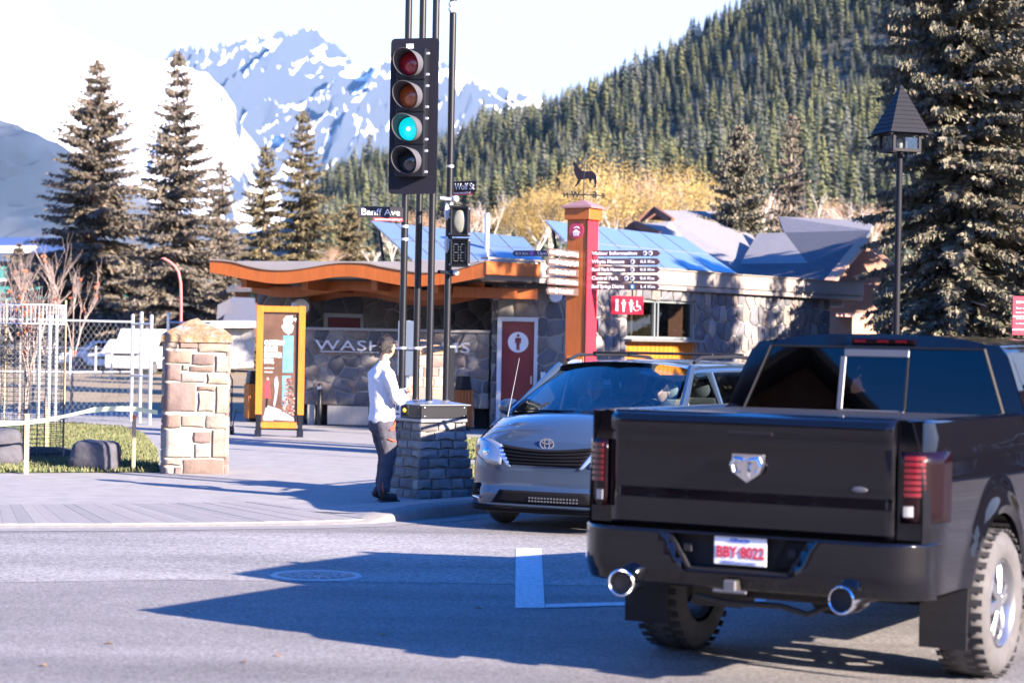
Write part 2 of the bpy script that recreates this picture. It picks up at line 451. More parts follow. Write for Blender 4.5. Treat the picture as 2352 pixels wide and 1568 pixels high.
# lawn left of the pillar and dry field beyond the fence; grass strips by the washrooms
lawnL = gpx([(-500, 1092), (365, 1088), (362, 1040), (330, 1002), (280, 985), (100, 972), (-400, 968)])
sheet('lawn', lawnL, .03, lawn_m)
sheet('field', [P(-900, 900, 50), P(600, 900, 50), P(700, 900, 112), P(-900, 900, 112)], .03, drylawn)
lawnR = gpx([(1058, 1106), (1300, 1112), (1300, 1080), (1060, 1074)]); sheet('lawn', lawnR, .03, lawn_m)
lawnR2 = gpx([(1056, 1058), (1300, 1062), (1300, 1012), (1060, 1012)]); sheet('lawn', lawnR2, .03, lawn_m)
grass_m = mat('grass_blade', (.10, .15, .04), .8, var=.3, scale=3, island=1, cols=[(.07, .11, .03), (.09, .125, .035), (.13, .13, .055), (.06, .09, .025), (.17, .15, .08)])
def grass(poly, n, seed, h=.055, m=grass_m):
    rg = random.Random(seed); mb = MB(); xs = [p.x for p in poly]; ys = [p.y for p in poly]; c = 0
    def inside(x, y):
        r = False
        for i in range(len(poly)):
            a = poly[i]; b = poly[i-1]
            if (a.y > y) != (b.y > y) and x < (b.x-a.x)*(y-a.y)/(b.y-a.y)+a.x: r = not r
        return r
    x0 = max(min(xs), -9)
    while c < n:
        x = rg.uniform(x0, max(xs)); y = rg.uniform(min(ys), max(ys)); c += 1
        if not inside(x, y): continue
        a = rg.uniform(0, 6.28); hh = h*rg.uniform(.5, 1.4); dx, dy = math.cos(a)*.012, math.sin(a)*.012; l = rg.uniform(-.03, .03)
        mb.add([(x-dx, y-dy, .03), (x+dx, y+dy, .03), (x+l, y+l*.5, .03+hh)], [(0, 1, 2)])
    me = mb.mesh('grass', m, fix=False); return tag(link('grass', me), 'short green lawn grass with fallen leaves', 'grass', kind='stuff')
tag(grass(lawnL, 60000, 1), 'short green grass in front of the chain link fence', 'grass')
tag(grass(lawnR+[], 9000, 2), 'strip of short green grass beside the stone signal base', 'grass')
tag(grass(lawnR2+[], 12000, 3), 'strip of short green grass behind the stone signal base', 'grass')

# road markings
def marking(pts, z=.006): sheet('road_marking', gpx(pts), z, paint_w)
marking([(1185, 1260), (1243, 1260), (1251, 1390), (1251, 1397), (1183, 1397)])
marking([(1253, 1388), (1760, 1374), (1760, 1382), (1253, 1396)])
# slight crack and patch seams in the asphalt
seam_m = mat('seam', (.10, .10, .105), .9, var=.2, scale=20)
worn = asphalt.copy(); worn.name = 'worn_asphalt'
for n_ in worn.node_tree.nodes:
    if n_.type == 'MIX' and not n_.inputs[6].is_linked: n_.inputs[6].default_value = (.205, .202, .20, 1)
    if n_.type == 'TEX_VORONOI': n_.inputs['Scale'].default_value = 48
sheet('asphalt_patch', gpx([(-2600, 1240), (-700, 1232), (0, 1226), (500, 1222), (1100, 1226), (1700, 1240), (2600, 1262), (2700, 1372), (2000, 1352), (1500, 1347), (1000, 1338), (400, 1332), (-200, 1340), (-2600, 1352)]), .003, worn)
sheet('asphalt_patch', gpx([(1280, 1222), (1700, 1240), (1700, 1243), (1280, 1224)]), .004, seam_m)

# manhole cover
iron = mat('cast_iron', (.16, .155, .15), .55, .6, var=.2, scale=30, bump=.3)
iron_rim = mat('worn_iron', (.40, .40, .41), .7, .1, var=.2, scale=30)
mc = G(727, 1323); t = thing('manhole_cover', (mc.x, mc.y, 0), label='round cast iron manhole cover in the road, left of the white line', cat='manhole cover')
mb = MB(); mb.lathe([(.0, .008), (.29, .008), (.29, .0)], n=32); mb.build('cover', iron, t)
mb = MB(); mb.lathe([(.305, .004), (.31, .014), (.35, .014), (.36, .004)], n=32); mb.build('rim', iron_rim, t)
mb = MB()
for k, r_ in enumerate((.08, .15, .22)):
    n_ = 6+6*k
    for i in range(n_):
        a = 6.283*i/n_; mb.box((r_*math.cos(a), r_*math.sin(a), .013), (.05, .022, .012), rz=a)
tag(mb.build('tread_pattern', iron_rim, t), kind='stuff')
# fallen leaves on the road
leaf_m = mat('dead_leaf', (.22, .11, .05), .8, rnd=1, cols=[(.25, .13, .06), (.12, .07, .04), (.4, .25, .1)])
for i, (x, y) in enumerate([(1298, 1461), (1100, 1398), (640, 1506), (560, 1522), (880, 1460), (430, 1410), (250, 1480), (1535, 1432), (100, 1530)]):
    p = G(x, y); mb = MB(); a = i*1.3
    mb.add([(0, -.03, .004), (.018, -.005, .012), (0, .035, .006), (-.018, -.005, .014), (0, 0, .004)], [(0, 1, 4), (1, 2, 4), (2, 3, 4), (3, 0, 4)])
    o = mb.build('fallen_leaf', leaf_m, None); o.location = (p.x, p.y, .003); o.rotation_euler = (0, 0, a)
    tag(o, 'tiny dry brown leaf lying on the asphalt', 'leaf', 'fallen leaves on the road')
# ================================================ PICKUP TRUCK (local: x right, y forward, z up; origin under the rear axle)
blackp = mat('black_paint', (.003, .003, .005), .04, 0, spec=.55, coat=.0)
dark_trim = mat('dark_trim', (.014, .014, .017), .6, spec=.25)
rubber = mat('tyre_rubber', (.035, .034, .036), .85, var=.2, scale=30)
rubber_side = mat('tyre_sidewall', (.07, .068, .07), .8, var=.25, scale=12)
chrome = mat('chrome', (.75, .77, .8), .12, 1.)
alloy = mat('alloy', (.33, .34, .36), .32, .9)
frame_m = mat('chassis', (.02, .018, .016), .7, var=.4, scale=9)
rust = mat('rusty_steel', (.10, .05, .03), .8, var=.5, scale=14)
tint = glass('tinted_glass', (.02, .022, .03), .01)
red_lens = mat('red_lens', (.11, .004, .010), .15, 0, coat=1)
red_dark = mat('smoked_lens', (.006, .001, .002), .2, 0, coat=.15, spec=.3)
clear_lens = mat('clear_lens', (.30, .31, .33), .12, .3, coat=1)
plate_m = mat('plate_white', (.75, .75, .77), .5)
plate_red = mat('plate_red', (.5, .02, .03), .5)
plate_blue = mat('plate_blue', (.05, .12, .5), .5)
silver_trim = mat('silver_trim', (.14, .145, .16), .4, .5)

def side_grid(mb, ys, zbot, ztop, xf, nz, s):
    vs = []; n = len(ys)
    for j in range(nz+1):
        for y in ys:
            a, b_ = zbot(y), ztop(y); z = a+(b_-a)*(j/nz); vs.append((s*xf(y, z), y, z))
    fs = [(j*n+i, j*n+i+1, (j+1)*n+i+1, (j+1)*n+i) for j in range(nz) for i in range(n-1)]
    mb.add(vs, fs)
def frange(a, b, st):
    n = max(1, round((b-a)/st)); return [a+(b-a)*i/n for i in range(n+1)]

def wheel(parent, x, y, rad, wid, rim_r, spokes, tyre_m, side_m, rim_m, s, name='wheel', knobby=True):
    w_ = thing(name, (x, y, rad)); w_.parent = parent
    me = None
    mb = MB(); prof = []
    hw = wid/2
    prof = [(rim_r, -hw+.02), (rim_r+.03, -hw), (rad-.07, -hw-.004), (rad-.02, -hw+.03), (rad-.004, -hw+.06), (rad, 0), (rad-.004, hw-.06), (rad-.02, hw-.03), (rad-.07, hw+.004), (rim_r+.03, hw), (rim_r, hw-.02)]
    mb.lathe(prof, n=40, axis='x')
    tyre = mb.build('tyre', side_m, w_, smooth=40)
    mb = MB(); nb = 36 if knobby else 0
    for i in range(nb):
        a = 2*math.pi*i/nb
        for k, xo in enumerate((-hw+.045, -.045, .045, hw-.045)):
            aa = a+(.08 if k % 2 else 0); c = (xo, math.cos(aa)*(rad-.007), math.sin(aa)*(rad-.007))
            M = Matrix.Rotation(aa, 3, 'X') @ Matrix.Rotation(.3 if k < 2 else -.3, 3, 'Y')
            mb.box(c, (.075, .010, .036), M=Matrix.Rotation(aa, 3, 'X'))
    if nb: tag(mb.build('tread', tyre_m, w_), kind='stuff')
    mb = MB(); xo = s*(hw-.03)
    mb.lathe([(rim_r, xo), (rim_r-.012, xo+s*.02), (rim_r-.03, xo), (rim_r-.045, xo-s*.09), (rim_r-.02, -xo)], n=40, axis='x')
    mb.lathe([(.0, xo-s*.0), (.055, xo), (.065, xo-s*.03), (.07, xo-s*.1)], n=16, axis='x')
    mb.build('rim', rim_m, w_, smooth=40)
    for i in range(spokes):
        a = 2*math.pi*i/spokes+.2; mb = MB()
        for da in ((-.12, .12) if spokes < 7 else (0,)):
            p0 = Vector((xo-s*.01, math.cos(a+da*1.8)*.05, math.sin(a+da*1.8)*.05)); p1 = Vector((xo-s*.035, math.cos(a+da)*(rim_r-.02), math.sin(a+da)*(rim_r-.02)))
            mb.bar(p0, p1, .035, .03, up=(1, 0, 0))
        mb.build('spoke', rim_m, w_, bevel=.006)
    mb = MB(); mb.lathe([(0, xo-s*.13), (.15, xo-s*.13), (.15, xo-s*.15)], n=20, axis='x'); mb.build('brake_disc', frame_m, w_)
    return w_

TY = math.radians(-29.07)
truck = thing('pickup_truck', (1.898, 12.711, 0), TY, 'black crew cab pickup truck turning right at the crossing, seen from behind', 'pickup truck')

AR = .50   # wheel arch radius
def arch(y, yc, base, r=AR, zc=.44):
    d = abs(y-yc); return base if d >= r else max(base, zc+math.sqrt(r*r-d*d)*1.0)
def bedx(y, z):
    t = (z-.5)/.95; x = 1.005+.03*math.sin(math.pi*min(max(t, 0), 1))-.03*max(0, (z-1.3))/.15
    if y < -.95: x -= .055*((-.95-y)/.25)**2      # rounded rear corner
    # flared arch lip
    for yc in (0, 3.57):
        d = math.hypot(y-yc, z-.44)
        if d < .64 and z > .44: x += .045*max(0, 1-abs(d-.55)/.10)
    return x
body = MB()
ys = sorted(set([round(v, 4) for v in frange(-1.2, .70, .06)+[-.5, .5, -.499, .499]+[(.5*math.cos(k*math.pi/18)) for k in range(19)]]))
for s in (-1, 1):
    side_grid(body, ys, lambda y: arch(y, 0, .56), lambda y: 1.475, bedx, 12, s)
    # bed rail cap
    body.grid(24, 4, lambda u, v, s=s: (s*((bedx(-1.2+1.9*u, 1.475))-.09*v), -1.2+1.9*u, 1.475+.018*math.sin(math.pi*v)))
    body.grid(24, 1, lambda u, v, s=s: (s*(bedx(-1.2+1.9*u, 1.475)-.09), -1.2+1.9*u, 1.475-.5*v))
    # arch liner
    body.grid(18, 1, lambda u, v, s=s: (s*(1.02-.34*v), .5*math.cos(math.pi*u), .44+.5*math.sin(math.pi*u)))
    # rear corner post closing panel beside the tail lamp
    body.grid(1, 1, lambda u, v, s=s: (s*(.83+.14*u), -1.19, .86+.625*v))
    body.grid(1, 1, lambda u, v, s=s: (s*(.83+.14*u), -1.19+.12*v, 1.488))
# front end (fenders, doors lower)
def cabx(y, z):
    x = 1.0+.025*math.sin(math.pi*min(max((z-.4)/1.05, 0), 1))
    if y > 4.0: x -= .12*((y-4.0)/.6)**2
    for yc in (3.57,):
        d = math.hypot(y-yc, z-.44)
        if d < .64 and z > .44: x += .045*max(0, 1-abs(d-.55)/.10)
    return x
ysc = sorted(set([round(v, 4) for v in frange(.74, 4.6, .1)+[3.07, 4.07]+[3.57+.5*math.cos(k*math.pi/14) for k in range(15)]]))
def ztop_cab(y): return 1.42 if y < 2.9 else 1.42-.22*((y-2.9)/1.7)**1.3
for s in (-1, 1): side_grid(body, ysc, lambda y: arch(y, 3.57, .48), ztop_cab, cabx, 10, s)
body.grid(10, 8, lambda u, v: ((u*2-1)*.97, 3.0+1.6*v, 1.40-.2*v**1.5+.05*math.cos((u*2-1)*1.4)))      # hood
body.grid(8, 6, lambda u, v: ((u*2-1)*.9, 4.6+.08*math.sin(math.pi*v), .5+.72*v))                      # nose
# cab shell: roof and rear panel
def cabsec(t):   # half section of the greenhouse, t 0..1 belt -> centre line
    pts = [(.985, 1.42), (.97, 1.50), (.865, 1.78), (.835, 1.85), (.78, 1.905), (.68, 1.935), (.4, 1.955), (0, 1.962)]
    f = t*(len(pts)-1); i = min(int(f), len(pts)-2); f -= i; a, b_ = pts[i], pts[i+1]; return (a[0]+(b_[0]-a[0])*f, a[1]+(b_[1]-a[1])*f)
def rear_y(z): return .72+(z-1.42)*.19
# roof (above the side windows)
for s in (-1, 1):
    body.grid(14, 16, lambda u, v, s=s: (s*cabsec(.43+.57*u)[0], rear_y(cabsec(.43+.57*u)[1])+(2.15-.0*u)*v, cabsec(.43+.57*u)[1]-(.02*(1-v)**4)-.03*v**3))
    # rear pillar sides
    body.grid(6, 4, lambda u, v, s=s: (s*cabsec(.43*u)[0], rear_y(cabsec(.43*u)[1])+.14*v, cabsec(.43*u)[1]))
# rear panel around the glass
def gl_b(u): return (-.86+1.72*u, 1.44)
def gl_t(u): return (-.70+1.40*u, 1.868)
for s in (-1, 1):
    def side(u, v, s=s):
        z = 1.42+.48*v; xo = cabsec(0)[0]; 
        # outer edge by height
        for k in range(60):
            if cabsec(k/60)[1] >= z: xo = cabsec(k/60)[0]; break
        xi = .86-(z-1.44)*.375
        x = xi+(xo-xi)*u; return (s*x, rear_y(z)-.004, z)
    body.grid(3, 8, side)
body.grid(12, 3, lambda u, v: (((u*2-1)*.70)*(1-.03*v), rear_y(1.868+.08*v)-.004, 1.868+(.086-.045*abs(u*2-1)**3)*v))
body.grid(6, 1, lambda u, v: ((u*2-1)*.86, rear_y(1.40)-.004, 1.30+.14*v))
body.grid(2, 1, lambda u, v: ((u*2-1)*1.0, .72, .5+.92*v))
# windshield frame / pillars
for s in (-1, 1):
    body.bar((s*.84, 2.85, 1.9), (s*.93, 3.5, 1.36), .07, .08)
    body.bar((s*.975, 1.75, 1.42), (s*.86, 1.8, 1.9), .1, .04)
bd = body.build('body', blackp, truck, smooth=35)
# bed floor and bulkhead
mb = MB(); mb.box((0, -.25, .92), (1.66, 1.85, .05)); mb.box((0, .69, 1.18), (1.9, .03, .55)); mb.build('bed_floor', dark_trim, truck)
mb = MB(); mb.box((0, -.26, 1.462), (1.80, 1.84, .022)); mb.build('tonneau_cover', dark_trim, truck, bevel=.008)
# tailgate with sculpted skin
def tgy(x, z):
    t = (z-.86)/.63
    y = -1.215-.012*math.cos((x/.83)*1.2)
    if t > .80: y -= .02*min(1, (t-.80)/.06)            # upper spoiler band
    if t > .94: y += .05*((t-.94)/.06)**2
    if .26 < t < .42: y += .004*math.sin((t-.26)/.16*math.pi)
    return y
mb = MB(); mb.grid(28, 30, lambda u, v: ((u*2-1)*.83, tgy((u*2-1)*.83, .86+.635*v), .86+.635*v))
mb.grid(28, 2, lambda u, v: ((u*2-1)*.83, tgy(0, 1.495)+.06*v, 1.495+.004*v))
tg = mb.build('tailgate', blackp, truck, smooth=40, solid=.012)
mb = MB(); mb.box((.01, -1.238, 1.405), (.27, .012, .05)); mb.build('tailgate_handle', dark_trim, tg, bevel=.01, seg=2)
# shield emblem with relief
def shield(mb, w2, top, bot, y, d):
    pts = [(-w2, top), (w2, top), (w2, top-.055), (w2*.78, bot+.045), (0, bot), (-w2*.78, bot+.045), (-w2, top-.055)]
    mb.prism(pts, lambda u, v: (u, y, v), lambda u, v: (u*.9, y-d, v))
mb = MB(); shield(mb, .098, .077, -.078, 0, .018)
for s in (-1, 1):
    mb.tube([(s*.02, -.03, .045), (s*.065, -.03, .05), (s*.083, -.032, .015), (s*.07, -.034, -.022), (s*.045, -.032, -.02)], [.014, .017, .015, .012, .006], 8)
mb.prism([(-.028, .05), (.028, .05), (.022, -.01), (.018, -.05), (-.018, -.05), (-.022, -.01)], lambda u, v: (u, -.018, v), lambda u, v: (u*.6, -.042, v*.9))
em = mb.build('shield_emblem', chrome, tg, smooth=30); em.location = (.003, -1.235, 1.20)
mb = MB(); mb.sphere((0, 0, 0), 1, 14, 8, (.045, .004, .016)); o = mb.build('badge', silver_trim, tg, smooth=True); o.location = (.64, -1.232, 1.115)
# tail lamps
for s in (-1, 1):
    lamp = MB()
    def ly(x): return -1.215+.0+max(0, (x-.97))*1.6
    lamp.grid(8, 6, lambda u, v, s=s: (s*(.862+.20*u), -1.222+.25*u**3.2, .95+.375*v))
    lo = lamp.build('tail_lamp', red_dark, truck, smooth=50, solid=.02)
    rb = MB()
    for k in range(7):
        z = 1.09+k*.032
        rb.grid(5, 1, lambda u, v, s=s, z=z: (s*(.885+.10*u), -1.232+.25*((.023+.10*u)/.20)**3.2, z+.022*v))
    rb.build('lamp_segment', red_lens, lo, solid=.008)
    rv = MB(); rv.grid(3, 1, lambda u, v, s=s: (s*(.885+.06*u), -1.233+.25*((.023+.085*u)/.20)**3.2, .985+.055*v)); rv.build('reversing_lamp', clear_lens, lo, solid=.008)
# rear bumper
def bmp(u, z):
    x = (u*2-1)*1.03; a = abs(x)
    y = -1.36+.03*(a/.6)**2*.3
    if a > .78: y += .20*((a-.78)/.25)**2.2
    if z < .64: y += .05*((.64-z)/.1)
    return (x, y, z)
zs = [.545, .56, .60, .64, .70, .78, .83, .842]
mb = MB()
def inner_cut(x): return abs(x) < .44
NU = 56
vs = [bmp(i/NU, z) for z in zs for i in range(NU+1)]; fs = []
for j in range(len(zs)-1):
    for i in range(NU):
        xc = ((i+.5)/NU*2-1)*1.03
        hw_ = .30+.13*((zs[j]+zs[j+1])/2-.64)/.2
        if abs(xc-.0) < hw_ and zs[j] >= .639: continue
        fs.append((j*(NU+1)+i, j*(NU+1)+i+1, (j+1)*(NU+1)+i+1, (j+1)*(NU+1)+i))
mb.add(vs, fs)
mb.grid(NU, 2, lambda u, v: (bmp(u, .842)[0], bmp(u, .842)[1]+.14*v, .842+.004*math.sin(v*3)))
bp_ = mb.build('rear_bumper', blackp, truck, smooth=40, solid=.006)
mb = MB()
mb.box((0, -1.27, .74), (.86, .02, .20)); mb.prism([(-.30, 0), (.30, 0), (.31, .015), (-.31, .015)], lambda u, v: (u, -1.35, .64+v), lambda u, v: (u, -1.26, .64+v))
for s in (-1, 1): mb.prism([(s*.30, .64), (s*.43, .84), (s*.40, .84), (s*.28, .64)], lambda u, v: (u, -1.35, v), lambda u, v: (u, -1.27, v))
mb.build('plate_recess', dark_trim, bp_)
for s in (-1, 1):
    mb = MB(); q = [(-.40, .155), (-.27, .155), (-.20, .0), (-.31, .0)]
    q = [(-s*u*-1 if s < 0 else -u, v) for u, v in q]
    mb.prism(q, lambda u, v: (u, -1.285, .675+v), lambda u, v: (u, -1.325, .675+v)); sp_ = mb.build('light_housing', silver_trim if s < 0 else dark_trim, bp_, bevel=.008)
    mb = MB(); mb.box((s*.305, -1.33, .76), (.05, .012, .05)); mb.build('plate_lamp', dark_trim, sp_, bevel=.004)
pl = MB(); pl.box((.012, -1.345, .757), (.305, .006, .152)); po = pl.build('number_plate', plate_m, truck, bevel=.003)
text('plate_characters', 'BBY·8022', .085, plate_red, po, (-.128, -1.35, .722), ext=.001, width=.28, bold=.002)
text('plate_lettering', 'Alberta', .028, plate_blue, po, (-.05, -1.35, .806), ext=.001, width=.12, bold=.001)
text('plate_lettering', 'Wild Rose Country', .02, plate_blue, po, (-.09, -1.35, .69), ext=.001, width=.2)
# exhausts
for s, x0 in ((-1, -.665), (1, .615)):
    mb = MB(); mb.lathe([(.066, .004), (.070, .0), (.076, .006), (.073, .20), (.055, .24), (.060, .02), (.066, .004)], n=24, axis='y')
    ex = mb.build('exhaust_tip', chrome, truck, smooth=40); ex.location = (x0, -1.42, .545); ex.rotation_euler = (0, 0, -.12*s)
    mb = MB(); mb.cyl((x0, -1.26, .545), (x0, -.4, .56), .045, n=10); mb.build('exhaust_pipe', rust, ex).matrix_parent_inverse = Matrix.Identity(4)
    ex.children[0].location = (-x0, 1.42, -.545)
    mb = MB(); mb.lathe([(0, .05), (.064, .05)], n=20, axis='y'); mb.build('bore', frame_m, ex)
# underbody
mb = MB()
mb.box((-.03, -1.30, .565), (.08, .16, .075)); mb.box((0, -1.1, .57), (1.2, .1, .09)); mb.box((-.5, .2, .60), (.09, 2.8, .14)); mb.box((.5, .2, .60), (.09, 2.8, .14))
mb.cyl((-.8, 0, .43), (.8, 0, .43), .055); mb.sphere((.05, 0, .43), .17, 12, 8, (1, .8, .9)); mb.box((.15, -.62, .56), (.55, .7, .2)); mb.box((0, 1.6, .52), (1.4, 3.2, .12))
mb.tube([(-.3, -1.24, .49), (-.1, -1.23, .46), (.2, -1.2, .46), (.33, -1.15, .42), (.5, -1.1, .5)], .018, 8); mb.box((-.25, -.95, .47), (.3, .2, .12))
mb.box((0, -1.16, .67), (1.7, .08, .24)); mb.box((0, -.3, .80), (1.62, 1.6, .16))
mb.build('chassis', frame_m, truck, bevel=.01)
mb = MB(); mb.box((-.03, -1.375, .565), (.072, .03, .07)); mb.box((-.03, -1.385, .54), (.2, .012, .02)); mb.build('hitch_receiver', silver_trim, truck, bevel=.008)
mb = MB(); mb.box((.25, -1.19, .57), (1.0, .04, .07)); mb.build('spare_tray', rust, truck)
for s in (-1, 1):
    mb = MB(); mb.grid(3, 4, lambda u, v, s=s: (s*(.77+.27*u), -.56-.03*math.sin(v*2), .62-.40*v)); mb.build('mud_flap', dark_trim, truck, solid=.015)
for s in (-1, 1):
    for yc in (0, 3.57): wheel(truck, s*.93, yc, .425, .30, .255, 6, rubber, rubber_side, alloy, s)
# glass and trim of the cab
mb = MB(); mb.grid(8, 6, lambda u, v: ((gl_b(u)[0]*(1-v)+gl_t(u)[0]*v), rear_y(1.44+.428*v)-.012, 1.44+.428*v)); gw = mb.build('rear_window', tint, truck, smooth=True)
def gp(x, z, o=.018): return (x, rear_y(z)-o, z)
mb = MB()
for (x0, x1, z0, z1) in ((-.20, .225, 1.81, 1.878), (-.215, .22, 1.425, 1.478), (-.222, -.185, 1.478, 1.81)):
    sh = .0
    mb.add([gp(x0, z0), gp(x1, z0), gp(x1, z1), gp(x0, z1), gp(x0, z0, -.005), gp(x1, z0, -.005), gp(x1, z1, -.005), gp(x0, z1, -.005)], [(0, 1, 2, 3), (7, 6, 5, 4), (0, 4, 5, 1), (1, 5, 6, 2), (2, 6, 7, 3), (3, 7, 4, 0)])
mb.build('slider_frame', silver_trim, gw, bevel=.004)
mb = MB()
for x0 in (.222,): mb.bar(gp(x0, 1.478), gp(x0, 1.81), .012, .01)
mb.bar(gp(-.86, 1.437), gp(.86, 1.437), .014, .014); mb.bar(gp(-.70, 1.87), gp(.70, 1.87), .012, .012)
for s in (-1, 1): mb.bar(gp(s*.86, 1.437), gp(s*.70, 1.87), .02, .012)
mb.build('window_seal', dark_trim, gw)
mb = MB(); mb.box((.05, rear_y(1.905)-.015, 1.906), (.42, .03, .042)); bl = mb.build('brake_light', red_dark, truck, bevel=.01, seg=2)
mb = MB()
for x0 in (-.10, .05, .17): mb.box((x0, rear_y(1.905)-.032, 1.908), (.07, .006, .014))
mb.build('brake_light_segment', red_lens, bl)
for s in (-1, 1):   # side windows, doors, mirrors
    for (ya, yb, nm) in ((.88, 1.74, 'side_window'), (1.82, 2.95, 'side_window')):
        mb = MB(); mb.grid(3, 3, lambda u, v, s=s, ya=ya, yb=yb: (s*(cabsec(.0+.44*v)[0]+.002), ya+(yb-ya)*u, cabsec(.0+.44*v)[1])); mb.build(nm, tint, truck, smooth=True)
    mb = MB(); mb.box((s*1.10, 2.85, 1.5), (.2, .1, .26)); mb.box((s*1.0, 2.85, 1.42), (.1, .05, .05)); mb.build('wing_mirror', blackp, truck, bevel=.03, seg=2)
    for yh in (1.0, 2.0):
        mb = MB(); mb.box((s*1.035, yh, 1.28), (.03, .2, .035)); mb.build('door_handle', chrome, truck, bevel=.01)
mb = MB(); mb.grid(6, 4, lambda u, v: ((u*2-1)*(.92-.09*v), 3.5-.65*v, 1.36+.54*v)); mb.build('windscreen', tint, truck, smooth=True)
for s in (-1, 1):
    mb = MB(); mb.box((s*.42, 2.1, 1.2), (.5, .14, .7)); mb.box((s*.42, 2.1, 1.66), (.26, .1, .18)); mb.build('seat', dark_trim, truck, bevel=.04, seg=2)
    mb = MB(); mb.box((s*.42, 1.2, 1.15), (.6, .14, .6)); mb.build('seat', dark_trim, truck, bevel=.04, seg=2)
# ================================================ MINIVAN (local: x = its own right, y forward, origin under the front axle)
van_p = mat('slate_paint', (.036, .058, .10), .2, .3, coat=.6)
van_glass = glass('clear_glass', (.55, .68, .70), .07)
van_tint = glass('privacy_glass', (.22, .26, .30), .08)
grille_m = mat('grille_black', (.006, .006, .008), .8, spec=.1)
head_m = mat('headlight', (.26, .28, .32), .12, .5, coat=1)
seat_m = mat('seat_fabric', (.25, .24, .23), .9)
van = thing('minivan', (.73, 21.50, 0), math.pi-math.radians(25), 'slate grey minivan facing the camera, waiting behind the black pickup truck', 'minivan')
def fy(x, z):
    a = min(abs(x)/.985, 1.)
    y = .93-.10*a**2-.42*a**7
    if z > .62: y -= .09*((z-.62)/.3)**1.5
    if z < .42: y += .03
    if z < .28: y -= .05*(.28-z)/.1
    return y
HB = [(-.985+1.97*i/44) for i in range(45)]
mb = MB()
def hoodline(x): return .86+.035*math.cos(x*1.6)-.02*abs(x)
# front fascia
mb.grid(44, 14, lambda u, v: ((u*2-1)*.985, fy((u*2-1)*.985, .19+(hoodline((u*2-1)*.985)-.19)*v), .19+(hoodline((u*2-1)*.985)-.19)*v))
# hood
def hoodp(u, v):
    x = (u*2-1)*.965; x2 = (u*2-1)*.87
    y0 = fy(x, hoodline(x)); X = x+(x2-x)*v
    y1 = .12-.20*(X/.87)**2
    y = y0+(y1-y0)*v
    z = hoodline(x)+(1.145-.05*(X/.87)**2-hoodline(x))*(1-(1-v)**1.7)+.018*math.sin(math.pi*v)*math.cos(X*3)
    return (X, y, z)
hood = MB(); hood.grid(30, 12, hoodp)
# sides
def vx(y, z):
    x = .985-.03*max(0, (z-.85))/.3-.04*max(0, .45-z)/.25
    if y > .2: x -= .0
    if y < -3.6: x -= .10*((-3.6-y)/.5)**2
    for yc in (0, -3.03):
        d = math.hypot(y-yc, z-.33)
        if d < .46: x += .012*max(0, 1-abs(d-.38)/.06)
    return x
def varch(y):
    for yc in (0, -3.03):
        d = abs(y-yc)
        if d < .37: return .33+math.sqrt(.37*.37-d*d)
    return .2
def belt(y): return 1.06+.04*(-y+.1)*.35 if y > -3.0 else 1.06+.045
ysv = sorted(set([round(v, 4) for v in frange(-4.1, .41, .1)]+[round(c+.37*math.cos(k*math.pi/14), 4) for c in (0, -3.03) for k in range(15)]))
def vtop(y): 
    return (.85+(belt(-.1)-.85)*min(1, (.41-y)/.5)) if y > -.09 else belt(y)
for s in (-1, 1): side_grid(mb, ysv, varch, vtop, vx, 10, s)
for s in (-1, 1):
    for yc in (0, -3.03): mb.grid(14, 1, lambda u, v, s=s, yc=yc: (s*(.97-.3*v), yc+.37*math.cos(math.pi*u), .33+.37*math.sin(math.pi*u)))
# fender top between hood and side
for s in (-1, 1): mb.grid(8, 2, lambda u, v, s=s: (s*((.87+.095*(1-u))*(1-v)+(vx(0, .95)-.004)*v), (hoodp(1, 1-u)[1])*(1-v)+(.41-.6*u)*v, hoodp(1, 1-u)[2]*(1-v)+vtop(.41-.6*u)*v))
# roof and greenhouse
RT = 1.665
def gsec(t, y):   # t 0 belt .. 1 centreline
    b_ = belt(y); pts = [(.95, b_), (.93, b_+.06), (.80, RT-.13), (.765, RT-.07), (.69, RT-.02), (.35, RT+.02), (0, RT+.028)]
    k = 1-.06*max(0, (y+1.1))/.5 if y > -1.1 else 1
    dz = -.015*max(0, (-y-2.6))**1.5
    f = t*(len(pts)-1); i = min(int(f), len(pts)-2); f -= i; a, c = pts[i], pts[i+1]
    return (a[0]+(c[0]-a[0])*f, a[1]+(c[1]-a[1])*f+(dz if f+i > 1 else 0))
for s in (-1, 1):
    mb.grid(14, 20, lambda u, v, s=s: (s*gsec(.36+.64*u, -.95-3.05*v)[0], (-.98-.18*(1-u)-0*v)-(2.95-.1*(1-u))*v+(.08*u), gsec(.36+.64*u, -1.2-2.8*v)[1]-.03*(1-v)**6))
def aw(u, v):   # windscreen surface
    x = (u*2-1)*(.885-.20*v); c = 1-((u*2-1))**2
    return (x, -.12+.25*c*(1-.3*v)-1.02*v-.05*v*v, 1.11+.03*c+(RT-.035-1.11)*v+.012*c*v)
for s in (-1, 1):
    mb.tube([(s*.93, -.28, 1.09), (s*.86, -.62, 1.30), (s*.745, -1.10, RT-.055)], [.05, .045, .04], 8)
    mb.tube([(s*.94, -1.62, belt(-1.6)), (s*.80, -1.52, RT-.10)], .035, 8)
    mb.tube([(s*.94, -2.75, belt(-2.7)), (s*.80, -2.70, RT-.12)], .045, 8)
    mb.tube([(s*.93, -4.05, 1.08), (s*.78, -3.9, RT-.17)], .09, 8)
    mb.bar((s*.95, -.3, 1.085), (s*.955, -4.0, 1.11), .03, .04)
mb.grid(4, 6, lambda u, v: ((u*2-1)*(.93-.15*v*v), -4.1+.1*v, .3+(RT-.18-.3)*v))
vb = mb.build('body', van_p, van, smooth=40, solid=.0)
hd = hood.build('bonnet', van_p, van, smooth=True)
